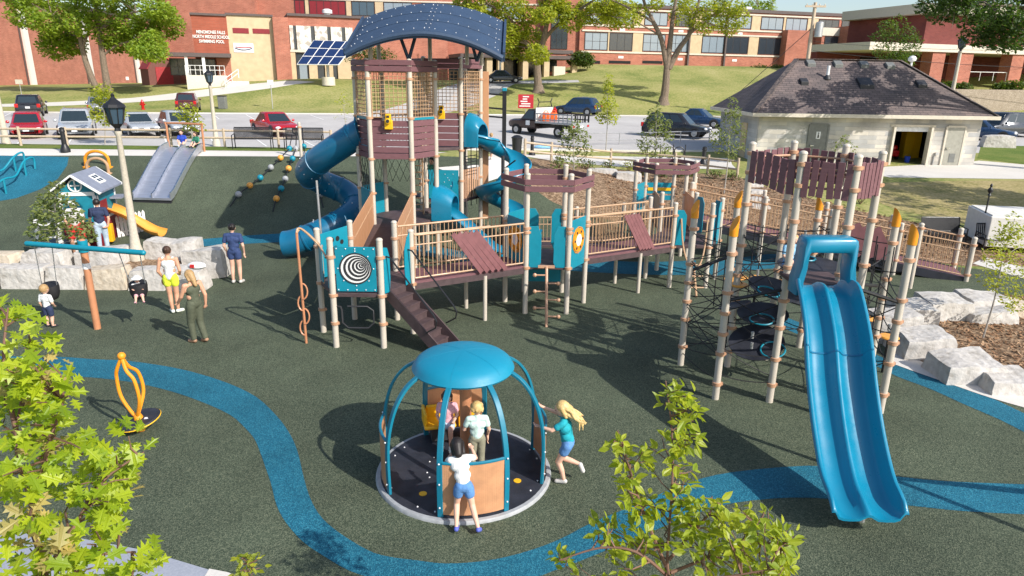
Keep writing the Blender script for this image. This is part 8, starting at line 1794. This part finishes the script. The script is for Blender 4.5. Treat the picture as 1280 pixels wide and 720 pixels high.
person('woman in olive green jumpsuit walking past the swing with long dark blond hair', G(249, 428), 150, 1.63, 'adult', dict(lkn=(-.05, .05, .29), lan=(-.045, .03, .045), lto=(-.05, .12, .02), rkn=(.05, .0, .28), ran=(.05, -.08, .055), rto=(.055, .0, .02), lel=(-.13, .06, .66), lwr=(-.12, .16, .56), lhd=(-.12, .19, .53), rel=(.14, -.05, .64), rwr=(.15, -.02, .50), rhd=(.15, .0, .45), hed=(0, .03, .928)), ('olive', .0, 'tank'), ('trousers', 'olive', .9), ('long', 'hair_sand'), 'sandal', 'skin', slim=1.06)
person('woman in navy tee and navy shorts standing alone on the rubber, back turned', G(297, 354), 95, 1.68, 'adult', dict(lel=(-.15, -.01, .64), rel=(.15, -.01, .64), lwr=(-.135, .06, .52), rwr=(.14, .05, .515)), ('navy_short', .28), ('shorts', 'navy_short', .30), ('bun', 'hair_dark'), 'shoe_grey', 'skin_pale', slim=1.02)
person('man in navy polo and pale jeans standing behind the orange toddler slide', G(131, 317), 120, 1.76, 'adult', dict(rel=(.15, -.05, .64), rwr=(.12, -.06, .51), rhd=(.07, -.07, .49), rkn=(.06, .03, .285), lkn=(-.055, .0, .285)), ('navy', .30), ('trousers', 'denim_pale', .95), ('short', 'hair_dark'), 'shoe_dark', 'skin')
person('man in grey tee, red shorts and white cap stepping off the playhouse porch', G(101, 319), -60, 1.76, 'adult', dict(lkn=(-.10, .10, .30), lan=(-.20, .10, .05), lto=(-.26, .16, .022), rkn=(.09, .10, .29), ran=(.09, .0, .045), che=(0, .03, .74), lel=(-.15, .05, .65), lwr=(-.10, .15, .58), rel=(.14, .05, .65), rwr=(.10, .16, .60)), ('grey_tee', .32), ('shorts', 'red_cloth', .75), ('short', 'hair_brown'), 'shoe_dark', 'skin', slim=1.12, hat=('shirt_white', 'cap'))
# --- bank slide and towers
sitp = dict(pel=(0, 0, .08), wai=(0, .0, .19), che=(0, .03, .30), nek=(0, .05, .425), hed=(0, .075, .515), lsh=(-.105, .04, .375), rsh=(.105, .04, .375), lel=(-.14, .08, .24), lwr=(-.10, .17, .16), lhd=(-.09, .2, .14), rel=(.14, .08, .24), rwr=(.10, .17, .16), rhd=(.09, .2, .14), lhi=(-.05, .03, .07), rhi=(.05, .03, .07), lkn=(-.07, .20, .18), rkn=(.07, .20, .18), lan=(-.06, .34, .05), ran=(.06, .34, .05), lto=(-.06, .40, .09), rto=(.06, .40, .09))
person('boy in royal blue tee sitting at the top of the bank slide', bslide(.42, .0)-V3(0, -.05, .0), -78, 1.25, 'kid', sitp, ('royal', .3), ('shorts', 'grey_tee', .8), ('short', 'hair_brown'), 'shoe_white', 'skin_pale', look=(0, 1, -.5))
person('child in green top crouching at the right edge of the bank slide', bslide(.85, .0)-V3(0, -.1, .0), -110, 1.15, 'kid', {**sitp, 'lwr': (-.2, .1, .2)}, ('green_cloth', .5), ('shorts', 'shoe_dark', .8), ('long', 'hair_brown'), 'shoe_dark', 'skin_pale')
person('dark haired child in green shirt behind the teal panel on the rear tower', V3(-2.72, 22.75, 1.72), -100, 1.3, 'kid', None, ('green_cloth', .3), ('shorts', 'navy', .6), ('short', 'hair_dark'), 'shoe_dark', 'skin')
person('small child in pale blue walking on the path beyond the spiral slide', GT(614, 199), 60, 1.1, 'kid', dict(lkn=(-.05, .06, .27), lan=(-.05, .05, .045), lto=(-.05, .13, .02), ran=(.05, -.08, .06), rto=(.05, 0, .03)), ('sky_cloth', .4), ('shorts', 'denim_pale', .5), ('short', 'hair_sand'), 'shoe_grey', 'skin_pale')
person('blond child in pale blue sitting in the net behind the slide hood', V3(5.0, 12.0, 2.34), -80, 1.1, 'kid', sitp, ('sky_cloth', .35), ('shorts', 'denim', .5), ('shag', 'hair_blond'), 'shoe_white', 'skin_pale')
